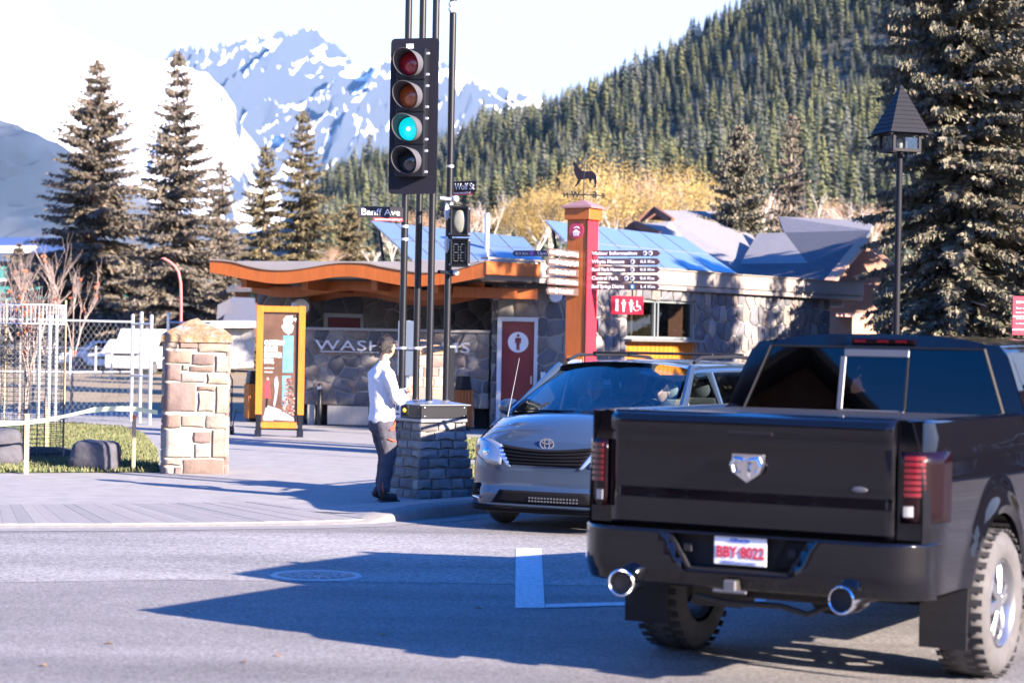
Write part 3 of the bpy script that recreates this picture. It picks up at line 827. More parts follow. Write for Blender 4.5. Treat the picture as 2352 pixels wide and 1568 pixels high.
# cowl, dash, windscreen
mb = MB(); mb.grid(12, 2, lambda u, v: ((u*2-1)*.86, .12-.2*(u*2-1)**2-.16*v, 1.135-.02*v)); mb.build('cowl', grille_m, van)
mb = MB(); mb.grid(14, 8, aw); ws = mb.build('windscreen', van_glass, van, smooth=True)
mb = MB(); mb.grid(10, 3, lambda u, v: ((u*2-1)*.86, -.05-.5*v, 1.08+.06*math.sin(v*2)*(1))); mb.box((0, -.55, .9), (1.7, .1, .4)); mb.build('dashboard', dark_trim, van)
for s, y0 in ((-1, .30), (1, .30)):
    mb = MB(); a = aw(.5+.02*s, .03); b_ = aw(.5+.36*(-1 if s < 0 else 1), .05); mb.bar((a[0], a[1]+.03, a[2]+.01), (b_[0], b_[1]+.03, b_[2]+.01), .012, .012); mb.build('wiper', grille_m, van)
mb = MB(); mb.box((0.02, -.78, 1.50), (.22, .03, .07)); mb.build('interior_mirror', dark_trim, van, bevel=.01)
tagm = mat('permit_green', (.1, .45, .35), .6); tagw = mat('permit_white', (.75, .75, .72), .6)
mb = MB(); mb.box((.05, -.74, 1.43), (.085, .004, .09)); o = mb.build('parking_permit', tagw, van); mb = MB(); mb.box((.05, -.736, 1.405), (.083, .004, .035)); mb.build('permit_stripe', tagm, o)
mb = MB(); mb.box((-.10, -.74, 1.42), (.02, .004, .05)); mb.build('air_freshener', tagw, van)
for s in (-1, 1):
    def sw(ya, yb, yt0, yt1): return lambda u, v: (s*(.955+(.797-.955)*v+.0), (ya+(yb-ya)*u)*(1-v)+(yt0+(yt1-yt0)*u)*v, (belt(ya)+.02)*(1-v)+(RT-.10)*v)
    mb = MB(); mb.grid(6, 4, sw(-.42, -1.56, -1.1, -1.48)); mb.build('side_window', van_glass, van, smooth=True)
    mb = MB(); mb.grid(6, 4, sw(-1.68, -2.70, -1.57, -2.66)); mb.build('side_window', van_tint, van, smooth=True)
    mb = MB(); mb.grid(6, 4, sw(-2.80, -3.95, -2.75, -3.8)); mb.build('side_window', van_tint, van, smooth=True)
    mb = MB(); mb.box((s*.95, -.50, 1.12), (.04, .02, .04)); mb.sphere((s*1.06, -.52, 1.165), 1, 14, 8, (.13, .075, .09)); mo = mb.build('wing_mirror', van_p, van, smooth=50)
    mb = MB()
    mb.tube([(s*.72, -1.25, RT+.0), (s*.71, -1.5, RT+.055), (s*.70, -2.6, RT+.065), (s*.70, -3.6, RT+.03), (s*.71, -3.8, RT-.02)], .02, 6); mb.build('roof_rail', dark_trim, van, smooth=40)
for y_ in (-1.9, -2.9):
    mb = MB(); mb.bar((-.70, y_, RT+.085), (.70, y_, RT+.085), .05, .025); mb.build('cross_bar', dark_trim, van, bevel=.008)
# fascia-hugging patches
def patch(name, poly_fn, m, parent, off=.006, nu=14, nv=6, solid=.004, smooth=40):
    mb = MB()
    def f(u, v):
        x, z = poly_fn(u, v); return (x, fy(x, z)+off, z)
    mb.grid(nu, nv, f); return mb.build(name, m, parent, smooth=smooth, solid=-solid if solid else 0)
blue_tr = mat('grille_trim', (.35, .45, .58), .2, .6, coat=.5)
def gpz(u, v):   # grille trapezoid
    hw_ = .33+.14*v+.03; x = (u*2-1)*hw_; zt = .845-.035*max(0, math.cos(x*3.3))**1; z = .655+(zt-.655)*v; return x, z
patch('grille', gpz, grille_m, vb, .010, 20, 8)
for k in range(5):
    vv = .12+k*.19
    mb = MB(); pts = []
    for i in range(17):
        x, z = gpz(i/16, vv); pts.append((x, fy(x, z)+.022, z))
    mb.tube(pts, .007, 6); mb.build('grille_bar', grille_m, vb)
for s in (-1, 1):
    def tr(u, v, s=s): 
        xi = .33+.14*v+.03; xo = xi+.035+.07*v; x = xi+(xo-xi)*u; return s*x, .635+.215*v-.0*u
    patch('grille_surround', tr, blue_tr, vb, .012, 3, 8)
    def hl(u, v, s=s):
        # swept headlamp
        x = .47+.47*u; zc = .74+.10*u; h = .25*(1-.25*u)*(.35+.65*math.sin(math.pi*(.18+.8*u)))
        return s*x, zc+(v-.5)*h
    hlm = patch('headlight', hl, head_m, vb, .012, 12, 6)
    mb = MB(); mb.sphere((s*.66, fy(.66, .76)+.0, .755), .055, 12, 8, (1, .5, 1)); mb.build('lamp_bowl', chrome, hlm, smooth=True)
    mb = MB(); mb.sphere((s*.80, fy(.80, .78)+.0, .785), .045, 12, 8, (1, .6, 1)); mb.build('lamp_bowl', mat('indicator_amber%d' % s, (.55, .3, .12), .2, coat=1), hlm, smooth=True)
    patch('fog_recess', lambda u, v, s=s: (s*(.74+.17*u), .34+.12*v-.02*u), grille_m, vb, .008, 4, 3)
    patch('fog_strip', lambda u, v, s=s: (s*(.72+.20*u), .305+.02*v), chrome, vb, .012, 4, 1)
patch('lower_intake', lambda u, v: ((u*2-1)*(.56-.09*v), .285+.125*v), grille_m, vb, .006, 14, 4)
mb = MB()
for i in range(16):
    for j in range(2): 
        x = -.36+i*.033; mb.box((x, fy(x, .34)+.016, .315+j*.03), (.018, .004, .016))
tag(mb.build('intake_mesh', silver_trim, vb), kind='stuff')
patch('bumper_lip', lambda u, v: ((u*2-1)*.93, .20+.045*v), grille_m, vb, .02, 20, 2, solid=.01)
patch('intake_frame', lambda u, v: ((u*2-1)*.60, .262+.016*v), van_p, vb, .03, 20, 2, solid=.012)
mb = MB()
for i in range(24):
    a0, a1 = 6.283*i/24, 6.283*(i+1)/24
    for rx, rz in ((.072, .05),):
        mb.bar((math.cos(a0)*rx, 0, math.sin(a0)*rz), (math.cos(a1)*rx, 0, math.sin(a1)*rz), .012, .012, up=(0, 1, 0))
        mb.bar((math.cos(a0)*rx*.38, 0, math.sin(a0)*rz*.95), (math.cos(a1)*rx*.38, 0, math.sin(a1)*rz*.95), .01, .012, up=(0, 1, 0))
        mb.bar((math.cos(a0)*rx*.75, 0, .022+math.sin(a0)*rz*.42), (math.cos(a1)*rx*.75, 0, .022+math.sin(a1)*rz*.42), .01, .012, up=(0, 1, 0))
o = mb.build('ellipse_emblem', chrome, vb); o.location = (0.0, fy(0, .87)+.012, .868)
for s in (-1, 1):
    for yc in (0, -3.03): wheel(van, s*.85, yc, .33, .215, .215, 7, rubber, rubber_side, alloy, s, knobby=False)
mb = MB(); mb.box((0, -1.8, .28), (1.7, 4.0, .12)); mb.build('underbody', frame_m, van)
# whip aerial on the wing
a = P(1166, 957, 21.3); b_ = P(1193, 822, 21.35)
Mi = (Matrix.Translation(van.location) @ Matrix.Rotation(van.rotation_euler.z, 4, 'Z')).inverted()
mb = MB(); mb.cyl(Mi @ a, Mi @ b_, .006, .003, 6); mb.build('aerial', silver_trim, van)
# seats and occupants
for s in (-1, 1):
    mb = MB(); mb.box((s*.38, -1.35, .95), (.5, .14, .65)); mb.box((s*.38, -1.15, .65), (.5, .5, .15)); so_ = mb.build('seat', seat_m, van, bevel=.05, seg=2)
    mb = MB(); mb.sphere((s*.38, -1.36, 1.38), 1, 10, 6, (.13, .06, .10)); mb.build('headrest', seat_m, so_, smooth=True)
    mb = MB(); mb.box((s*.38, -2.35, .95), (.5, .14, .65)); so_ = mb.build('seat', seat_m, van, bevel=.05, seg=2)
    mb = MB(); mb.sphere((s*.38, -2.36, 1.36), 1, 10, 6, (.13, .06, .10)); mb.build('headrest', seat_m, so_, smooth=True)
mb = MB(); 
pts = [(-.38+.17*math.cos(t*6.283/20), -.72+.05*math.sin(t*6.283/20), 1.08+.17*math.sin(t*6.283/20)) for t in range(21)]
mb.tube(pts, .014, 6); mb.build('steering_wheel', grille_m, van)
# ================================================ PEOPLE
skin_m = mat('skin', (.48, .27, .19), .5, var=.08, scale=20)
skin_m.node_tree.nodes['Principled BSDF'].inputs['Subsurface Weight'].default_value = .1
hair_m = mat('dark_hair', (.016, .011, .010), .45, var=.4, scale=60, bump=.8, bscale=90)
grey_hair = mat('grey_hair', (.35, .34, .33), .7, var=.3, scale=60, bump=.8, bscale=90)
knit = mat('pale_grey_sweatshirt', (.62, .62, .64), .95, var=.05, scale=30, bump=.35, bscale=14)
trous = mat('charcoal_trousers', (.05, .05, .065), .85, var=.25, scale=8, bump=.5, bscale=12)
orange_tr = mat('orange_trim', (.75, .07, .02), .6)
boot_m = mat('brown_boot', (.035, .02, .015), .6, var=.3, scale=20)
def head_mesh(parent, c, h=.235, m=skin_m, yaw=0., name='head'):
    """c: centre of skull; faces local +X rotated by yaw"""
    mb = MB(); n, k = 20, 16; vs = []
    ca, sa = math.cos(yaw), math.sin(yaw)
    def f(u, v):
        th = u*2*math.pi; ph = v*math.pi
        x = math.sin(ph)*math.cos(th); y = math.sin(ph)*math.sin(th); z = -math.cos(ph)
        X = x*.098; Y = y*.076; Z = z*.118
        if z < 0: Y *= 1-.30*(-z)**1.5; X = X*(1-.12*(-z)) + (.012*(-z) if x > 0 else .02*(-z))
        if x > .75 and abs(y) < .2:
            if -.28 < z < .12: X += .022*(1-abs((z+.12)/.2))*(1-abs(y)/.2) if abs(z+.12) < .2 else 0       # nose
            if -.5 < z < -.38: X += .006                                           # lips
        if x > .6 and .12 < abs(y) < .5 and .0 < z < .22: X -= .008                # eye sockets
        if x > .6 and .2 < z < .34: X += .004                                      # brow
        return (c[0]+X*ca-Y*sa, c[1]+X*sa+Y*ca, c[2]+Z)
    mb.grid(n, k, f)
    for s in (-1, 1):
        ex, ey = -.005, s*.078
        mb.sphere((c[0]+ex*ca-ey*sa, c[1]+ex*sa+ey*ca, c[2]-.01), .03, 8, 6, (.7, .35, 1) if abs(sa) < .5 else (.35, .7, 1))
    return mb.build(name, m, parent, smooth=True)
def eyes(parent, c, yaw, m_w, m_d):
    ca, sa = math.cos(yaw), math.sin(yaw)
    for s in (-1, 1):
        mb = MB(); ex, ey = .082, s*.03; mb.sphere((c[0]+ex*ca-ey*sa, c[1]+ex*sa+ey*ca, c[2]+.012), .011, 8, 6); mb.build('eye', m_w, parent, smooth=True)
        mb = MB(); ex = .09; mb.sphere((c[0]+ex*ca-ey*sa, c[1]+ex*sa+ey*ca, c[2]+.012), .006, 6, 4); mb.build('iris', m_d, parent, smooth=True)
        mb = MB(); ex, ey0, ey1 = .092, s*.016, s*.045
        mb.bar((c[0]+ex*ca-ey0*sa, c[1]+ex*sa+ey0*ca, c[2]+.032), (c[0]+(ex-.012)*ca-ey1*sa, c[1]+(ex-.012)*sa+ey1*ca, c[2]+.034), .006, .007); mb.build('eyebrow', hair_m, parent)
eye_w = mat('eye_white', (.7, .68, .66), .3); eye_d = mat('eye_dark', (.03, .015, .01), .2)
def wrinkle(o, s_, sz):
    tx_ = bpy.data.textures.new('fold', 'CLOUDS'); tx_.noise_scale = sz; tx_.noise_depth = 2
    d = o.modifiers.new('folds', 'DISPLACE'); d.texture = tx_; d.strength = s_; d.mid_level = .5; d.texture_coords = 'LOCAL'
    return o
def hand(parent, wrist, d, up, m, curl=.5, s=1, name='hand'):
    """palm and five bent fingers, d = pointing direction, up = back of the hand"""
    d = Vector(d).normalized(); up = (Vector(up)-d*Vector(up).dot(d)).normalized(); sd = d.cross(up)*s; w0 = Vector(wrist)
    vs = [tuple(w0)+(.026, .020)]; es = []
    palm = w0+d*.055; vs.append(tuple(palm)+(.034, .016)); es.append((0, 1))
    for i, (o, L) in enumerate(((-.029, .066), (-.010, .078), (.010, .073), (.028, .058))):
        k = palm+sd*o+d*.035; i0 = len(vs); vs.append(tuple(k)+(.0095, .0095)); es.append((1, i0))
        a = curl*.8; p1 = k+(d*math.cos(a)-up*math.sin(a))*L*.45; a += curl; p2 = p1+(d*math.cos(a)-up*math.sin(a))*L*.32; a += curl*.8; p3 = p2+(d*math.cos(a)-up*math.sin(a))*L*.26
        for p, r_ in ((p1, .0088), (p2, .008), (p3, .0065)): vs.append(tuple(p)+(r_, r_)); es.append((len(vs)-2, len(vs)-1))
    k = w0+d*.022-sd*.024; i0 = len(vs); vs.append(tuple(k)+(.012, .012)); es.append((0, i0))
    p1 = k+(d*.7-sd*.6-up*.3).normalized()*.036; p2 = p1+(d*.95-sd*.15-up*.4).normalized()*.028
    vs += [tuple(p1)+(.010, .010), tuple(p2)+(.008, .008)]; es += [(i0, i0+1), (i0+1, i0+2)]
    return skin(name, vs, es, m, parent, sub=1)

# -- pedestrian waiting by the signal base: stands side-on, arms folded, looking right and away
pc = G(876, 1157); YW = R(28)
ped = thing('person', (pc.x, pc.y-.05, .045), YW, 'person in white sweatshirt and charcoal trousers, arms folded, waiting beside the signal base', 'person')
# local frame: +x is where the body faces, +y its left
blend('body', [[((0, 0, .98), .10, .13), ((-.01, 0, 1.38), .10, .14), ((-.005, 0, 1.50), .065, .075), ((.005, 0, 1.56), .052, .056), ((.02, 0, 1.66), .05, .054)]], skin_m, ped)
hc = (.035, 0, 1.705)
hm = head_mesh(ped, hc, yaw=.25)
eyes(hm, hc, .25, eye_w, eye_d)
mb = MB()
def hairf(u, v):
    th = u*2*math.pi; ph = .36*math.pi+v*.64*math.pi
    x = math.sin(ph)*math.cos(th); y = math.sin(ph)*math.sin(th); z = -math.cos(ph)
    front = max(0, x)
    low = 0
    zz = z
    if x > .15: zz = max(z, .28+.25*front)         # hairline on the forehead
    elif z < .1: zz = z*1.0
    k = 1.12+.03*math.sin(th*7+ph*5)+.02*math.sin(th*13)
    X = (x*.102*k-.006); Y = y*.080*k; Z = zz*.124*(1.08)+.004*math.sin(th*9)
    ca, sa = math.cos(.25), math.sin(.25)
    return (hc[0]+X*ca-Y*sa, hc[1]+X*sa+Y*ca, hc[2]+Z+.005)
mb.grid(26, 12, hairf)
rg = random.Random(3)
for i in range(150):
    th = rg.uniform(.6, 5.7); ph = rg.uniform(.42, 1.)*math.pi
    p = Vector(hairf(th/6.283, (ph/math.pi-.36)/.64)); nrm = (p-Vector(hc)).normalized(); d = (nrm+Vector((rg.uniform(-.8, .8), rg.uniform(-.8, .8), -.4))).normalized()*.035
    s_ = nrm.orthogonal().normalized()*.006
    mb.add([p-s_, p+s_, p+d], [(0, 1, 2)])
mb.build('hair', hair_m, ped, smooth=True)
# sweatshirt: torso and folded arms
shirt = [[((-.01, 0, .88), .135, .165), ((-.015, 0, .92), .148, .178), ((-.01, 0, .96), .142, .172), ((-.015, 0, 1.10), .132, .165), ((-.02, 0, 1.25), .140, .185), ((-.03, 0, 1.38), .135, .20), ((-.025, 0, 1.46), .105, .17), ((-.01, 0, 1.51), .075, .09), ((-.0, 0, 1.55), .062, .066)],
    [((-.03, -.12, 1.44), .075, .07), ((-.025, -.20, 1.40), .072, .075), ((.0, -.245, 1.28), .060, .064), ((.05, -.25, 1.15), .056, .060), ((.10, -.235, 1.10), .054, .058)],
    [((.04, -.25, 1.13), .055, .055), ((.13, -.20, 1.12), .052, .052), ((.22, -.10, 1.15), .046, .046), ((.27, .02, 1.18), .040, .040)],
    [((-.03, .12, 1.44), .075, .07), ((-.025, .20, 1.40), .072, .075), ((.0, .245, 1.28), .060, .064), ((.06, .25, 1.16), .056, .060)],
    [((.05, .25, 1.14), .055, .055), ((.15, .19, 1.16), .050, .050), ((.24, .07, 1.20), .044, .044), ((.27, -.03, 1.22), .038, .038)]]
wrinkle(blend('sweatshirt', shirt, knit, ped, .011, 5), .022, .11)
hand(ped, (.275, .03, 1.185), (.15, .95, .08), (1, 0, .1), skin_m, .6, 1)
hand(ped, (.275, -.04, 1.225), (.15, -.95, -.05), (1, 0, .1), skin_m, .6, -1)
mb = MB(); mb.lathe([(.062, 0), (.072, .01), (.062, .03), (.055, .03)], n=16); o = mb.build('collar', knit, ped, smooth=True); o.location = (.0, 0, 1.53)
legs = [[((-.01, 0, .94), .125, .155), ((-.015, 0, .88), .135, .17), ((-.015, 0, .80), .13, .165), ((.0, 0, .76), .10, .13)],
    [((-.01, -.08, .86), .115, .095), ((.01, -.09, .74), .112, .098), ((.03, -.10, .60), .098, .088), ((.035, -.105, .50), .084, .08), ((.02, -.11, .44), .080, .076), ((.0, -.11, .30), .080, .076), ((-.02, -.11, .18), .074, .070), ((-.025, -.11, .10), .070, .066)],
    [((-.01, .08, .86), .115, .095), ((.03, .09, .74), .112, .098), ((.07, .10, .60), .098, .088), ((.09, .105, .50), .084, .08), ((.085, .11, .44), .080, .076), ((.075, .115, .30), .080, .076), ((.06, .12, .18), .074, .070), ((.05, .12, .10), .070, .066)]]
to_ = wrinkle(blend('trousers', legs, trous, ped, .011, 5), .026, .09)
mb = MB(); mb.tube([(.10, -.115, .885), (.07, -.165, .85), (.0, -.195, .80)], [.006, .012, .006], 6); mb.tube([(.095, -.13, .87), (.05, -.185, .80), (-.0, -.198, .79)], [.004, .009, .004], 6)
mb.tube([(-.02, -.195, .70), (.04, -.193, .68), (.10, -.155, .665)], [.006, .011, .006], 6); mb.tube([(-.06, -.172, .22), (-.065, -.172, .15), (-.05, -.175, .09)], [.004, .008, .004], 6)
mb.build('orange_zip', orange_tr, ped, smooth=True)
for s in (-1, 1):
    y0 = -.11 if s < 0 else .12
    o = skin('boot', [(-.04+(.08 if s > 0 else 0), y0, .14, .058, .058), (-.04, y0, .055, .05, .05), (.05, y0-.005, .045, .05, .042), (.14, y0-.01, .035, .048, .032)], [(0, 1), (1, 2), (2, 3)], boot_m, ped)
    mb = MB(); pts = [(-.095, -.04), (-.095, .04), (.0, .05), (.12, .05), (.185, .025), (.185, -.025), (.12, -.05), (0, -.05)]
    mb.prism(pts, lambda u, v: (u, v, -.022), lambda u, v: (u, v, .012)); q = mb.build('sole', rubber, o); q.location = (.02+(.08 if s > 0 else 0), y0, 0.0); q.scale = (.82, .85, .8)

# -- driver and front passenger inside the van
def occupant(x, m_h, m_c, label, hands, hy=-1.28):
    # van-local position; own thing
    p = van.matrix_world if False else (Matrix.Translation(van.location) @ Matrix.Rotation(van.rotation_euler.z, 4, 'Z'))
    loc = p @ Vector((x, hy, 0))
    t = thing('person', loc, van.rotation_euler.z+math.pi/2, label, 'person')
    c = (.08, 0, 1.36)
    blend('body', [[((0, 0, .72), .12, .17), ((0, 0, .95), .12, .18), ((0, 0, 1.14), .11, .20), ((.01, 0, 1.20), .07, .12), ((.03, 0, 1.25), .05, .055), ((.06, 0, 1.33), .045, .05)], [((0, .1, .78), .09, .09), ((.25, .1, .80), .08, .08), ((.5, .1, .80), .06, .06)], [((0, -.1, .78), .09, .09), ((.25, -.1, .80), .08, .08), ((.5, -.1, .80), .06, .06)]], m_c, t, .02)
    h = head_mesh(t, c); eyes(h, c, 0, eye_w, eye_d)
    mb = MB(); mb.grid(16, 8, lambda u, v: (c[0]-.012+.104*math.sin(math.pi*(.45+.55*v))*math.cos(u*6.283)*1.06, .084*math.sin(math.pi*(.45+.55*v))*math.sin(u*6.283)*1.06, c[2]+.02-.118*math.cos(math.pi*(.45+.55*v)))); mb.build('hair', m_h, t, smooth=True)
    for s in (-1, 1):
        hx, hy_, hz = hands[0], hands[1]*s, hands[2]
        skin('sleeve', [(0, s*.18, 1.13, .06, .06), (.12, s*.24, .95, .05, .05), (hx-.03, hy_, hz, .035, .035)], [(0, 1), (1, 2)], m_c, t)
        hand(t, (hx, hy_, hz), (1, 0, .4), (0, 0, 1), skin_m, .7, s)
shirt_d = mat('dark_jacket', (.03, .035, .06), .9); shirt_g = mat('teal_jumper', (.12, .2, .2), .9)
occupant(-.38, hair_m, shirt_d, 'person in a dark jacket behind the wheel of the grey minivan', (.46, .14, 1.12))
occupant(.38, grey_hair, shirt_g, 'grey haired person in the front passenger seat of the minivan', (.40, .10, .98))
# ================================================ SIGNAL BASE, POLES, SIGNALS
stone_dk = mat('grey_fieldstone', (.2, .19, .18), .85, var=.3, scale=9, bump=.5, bscale=25, rnd=1, cols=[(.17, .16, .15), (.22, .21, .20), (.12, .115, .115), (.25, .23, .21), (.17, .16, .145)])
mortar = mat('mortar', (.27, .25, .225), .95, var=.15, scale=20, bump=.4, bscale=60)
black_m = mat('black_steel', (.008, .009, .013), .34, 0, spec=.35, coat=.1)
cap_m = mat('steel_cap', (.22, .24, .28), .35, .6, var=.1, scale=10)
white_sign = mat('sign_white', (.75, .76, .78), .6)
galv = mat('galvanised', (.55, .57, .60), .42, .75, var=.12, scale=20)
PA = R(33.6)
pb = Vector((-.945, 25.08, 0))
base = thing('signal_base', pb, PA, 'flared grey stone plinth with black steel collar carrying four black signal poles', 'signal base')
# tapered stone core
prof = [(0, .435), (.10, .43), (.12, .40), (.35, .37), (.62, .33), (.90, .305)]
def bw(z):
    for (a, b_) in zip(prof[:-1], prof[1:]):
        if a[0] <= z <= b_[0]: return a[1]+(b_[1]-a[1])*(z-a[0])/(b_[0]-a[0])
    return prof[-1][1]
mb = MB(); vs = []
for z, w_ in prof:
    k = w_-.028; vs += [(-k, -k, z), (k, -k, z), (k, k, z), (-k, k, z)]
fs = [(j*4+i, j*4+(i+1) % 4, j*4+4+(i+1) % 4, j*4+4+i) for j in range(len(prof)-1) for i in range(4)]+[(20, 21, 22, 23)]
mb.add(vs, fs); mb.build('core', mortar, base)
rg = random.Random(11)
for side in range(4):
    a = side*math.pi/2; n = Vector((math.sin(a), -math.cos(a), 0)); u = Vector((math.cos(a), math.sin(a), 0))
    zl = [.0, .115, .24, .36, .48, .58, .68, .79, .89]
    for j in range(len(zl)-1):
        z0, z1 = zl[j], zl[j+1]; w0, w1 = bw(z0+.01), bw(z1-.01); O = Vector((0, 0, 0))
        ww = (w0+w1)/2; x = -ww; z0 += 0
        while x < ww-.02:
            l = rg.uniform(.13, .30); 
            if ww-x-l < .12: l = ww-x
            Vv = (Vector((0, 0, z1-z0))+n*(w1-w0)); h = Vv.length
            org = n*(w0-.026)+Vector((0, 0, z0)); poly = [(x+.008, .007), (x+l-.008, .007), (x+l-.008, h-.007), (x+.008, h-.007)]
            link('stone', stone_mesh(poly, .032, org, u, Vv.normalized(), (-Vv.normalized().cross(u)), rg, stone_dk, .025), base)
            x += l
mb = MB(); mb.box((0, 0, .915), (.64, .64, .045)); mb.build('sill', cap_m, base, bevel=.008)
mb = MB(); mb.box((0, 0, 1.015), (.63, .63, .15)); co = mb.build('collar', black_m, base, bevel=.006)
mb = MB(); mb.add([(-.345, -.345, 1.09), (.345, -.345, 1.09), (.345, .345, 1.09), (-.345, .345, 1.09), (-.345, -.345, 1.10), (.345, -.345, 1.10), (.345, .345, 1.10), (-.345, .345, 1.10), (0, 0, 1.165)], [(3, 2, 1, 0), (0, 1, 5, 4), (1, 2, 6, 5), (2, 3, 7, 6), (3, 0, 4, 7), (4, 5, 8), (5, 6, 8), (6, 7, 8), (7, 4, 8)])
mb.build('cap', cap_m, base)
mb = MB()
for sx in (-1, 1):
    for sy in (-1, 1):
        for z in (.965, 1.065):
            mb.sphere((sx*.27, sy*.318, z), .009, 6, 4); mb.sphere((sx*.318, sy*.27, z), .009, 6, 4)
mb.build('bolts', galv, co)
Bi = (Matrix.Translation(base.location) @ Matrix.Rotation(PA, 4, 'Z')).inverted()
# four poles: bottoms and tops from the picture, at their own depths
POLES = []
for (xb, yb, xt, dd) in ((922, 915, 947, 24.98), (955, 900, 985, 25.30), (985, 915, 1010, 24.86), (1024, 915, 1047, 25.20)):
    a = P(xb, yb, dd); POLES.append(a)
    mb = MB(); mb.cyl(Bi @ Vector((a.x, a.y, 1.10)), Bi @ Vector((a.x, a.y, 6.6)), .041, n=16); po_ = mb.build('pole', black_m, base, smooth=40)
    mb = MB(); mb.lathe([(.06, 0), (.06, .02), (.043, .05)], c=Bi @ Vector((a.x, a.y, 1.09)), n=14); mb.build('pole_foot', cap_m, po_)
def clampring(p, z, m=galv, par=base):
    mb = MB(); q = Bi @ Vector((p.x, p.y, z)); mb.lathe([(.047, -.015), (.047, .015), (.041, .015)], c=q, n=14); mb.build('clamp', m, par, smooth=40)
for i, z in ((0, 3.02), (0, 3.17), (3, 3.46), (3, 3.30), (0, 1.75), (1, 1.75), (3, 3.9)): clampring(POLES[i], z)
# push button
pbm = mat('button_yellow', (.75, .45, .03), .3)
q = P(931, 942, 24.70)
mb = MB(); mb.box((0, 0, 0), (.10, .05, .12)); pbt = mb.build('push_button', black_m, None, bevel=.015, seg=2); pbt.location = q; pbt.rotation_euler = (0, 0, R(-30)); tag(pbt, 'pedestrian push button with a yellow knob on the black collar', 'push button')
mb = MB(); mb.lathe([(0, -.045), (.022, -.04), (.028, -.02), (.03, 0)], n=14, axis='y'); o = mb.build('knob', pbm, pbt, smooth=True); o.location = (0, 0, 0)
q = P(914, 942, 24.78)
mb = MB(); mb.box((0, 0, 0), (.13, .01, .17)); ins = mb.build('instruction_plate', white_sign, None, bevel=.01); ins.location = q; ins.rotation_euler = (0, 0, R(-56)); tag(ins, 'small white crossing instruction plate beside the yellow push button', 'sign')
mb = MB(); mb.box((0, -.008, .03), (.05, .004, .06)); mb.box((0, -.008, -.04), (.08, .004, .02)); mb.build('printed_symbol', black_m, ins)

# vehicle signal head: four lenses on a black backplate
lens_red = mat('lens_red', (.35, .006, .02), .25, coat=1); lens_amb = mat('lens_amber', (.42, .09, .02), .25, coat=1)
lens_grn = mat('lens_green', (.02, .55, .5), .25, coat=.5, emit=(.0, .62, .70), estr=.20); lens_off = mat('lens_dark', (.02, .025, .035), .15, coat=1)
bulb_m = mat('lamp_core', (1, 1, 1), .3, emit=(.7, 1, .95), estr=1.2)
back_m = mat('backplate', (.010, .010, .017), .55, spec=.25); visor_m = mat('visor_grey', (.07, .07, .08), .6)
d0 = 24.55; sc0 = d0/4900
ct = P(950, 267, d0)
HY = R(-17)
sig = thing('traffic_light', ct, HY, 'four lens traffic light with lit green lens on a black backplate, mounted on the poles', 'traffic light')
bw_, bh_ = .585, 1.79
mb = MB(); rr = .05; pts = []
for (cx_, cz_, a0) in ((1, 1, 0), (-1, 1, 90), (-1, -1, 180), (1, -1, 270)):
    for k in range(5):
        a = R(a0+k*22.5); pts.append((cx_*(bw_/2-rr)+rr*math.cos(a), cz_*(bh_/2-rr)+rr*math.sin(a)))
mb.prism(pts, lambda u, v: (u, 0, v), lambda u, v: (u, .012, v)); mb.build('backplate', back_m, sig)
mb = MB(); mb.box((0, -.05, 0.03), (.36, .12, 1.47)); hs_ = mb.build('housing', black_m, sig, bevel=.015, seg=2)
mb = MB(); mb.box((-.06, -.005, .80), (.085, .01, .06)); mb.build('white_label', white_sign, sig)
mb = MB()
for k in range(4):
    for dz in (.12, -.12): mb.sphere((.20, -.085, .585-k*.3715+dz), .016, 8, 6); mb.box((.175, -.085, .585-k*.3715+dz), (.05, .03, .03))
mb.build('latches', galv, hs_)
for k, m_ in enumerate((lens_red, lens_amb, lens_grn, lens_off)):
    z = .585-k*.3715+.0
    mb = MB(); mb.box((0, -.115, z), (.345, .02, .355)); dr_ = mb.build('lens_door', black_m, sig, bevel=.015, seg=2)
    mb = MB(); mb.lathe([(0, -.165), (.07, -.158), (.11, -.142), (.138, -.122)], c=(0, 0, z), n=28, axis='y'); ln = mb.build('lens', m_, dr_, smooth=True)
    if k == 2:
        mb = MB(); mb.sphere((.0, -.168, z-.005), .022, 10, 6, (1, .3, 1)); mb.build('bulb_glow', bulb_m, dr_)
    # cut-away visor: long on top, open below
    mb = MB(); n_ = 36; vs = []
    for i in range(n_+1):
        t = -math.pi/2+2*math.pi*i/n_*1.0; c_, s_ = math.cos(t), math.sin(t)
        L_ = .05+.235*((s_+1)/2)**.75
        for (r_, y_) in ((.15, -.12), (.152, -.12-L_), (.146, -.12-L_), (.144, -.12)): vs.append((r_*c_, y_, z+r_*s_))
    fs = [(i*4+k2, i*4+(k2+1) % 4, i*4+4+(k2+1) % 4, i*4+4+k2) for i in range(n_) for k2 in range(4)]
    mb.add(vs, fs); mb.build('visor', visor_m, dr_, smooth=40)
# bracket arms from poles to the head
mb = MB()
for z in (.72, -.72):
    for i in (0, 2):
        a = Matrix.Rotation(-HY, 4, 'Z') @ Matrix.Translation(-ct) @ Vector((POLES[i].x, POLES[i].y, ct.z+z)); mb.bar(a, (a.x*.6, .01, z), .05, .04)
mb.build('mounting_bracket', black_m, sig)

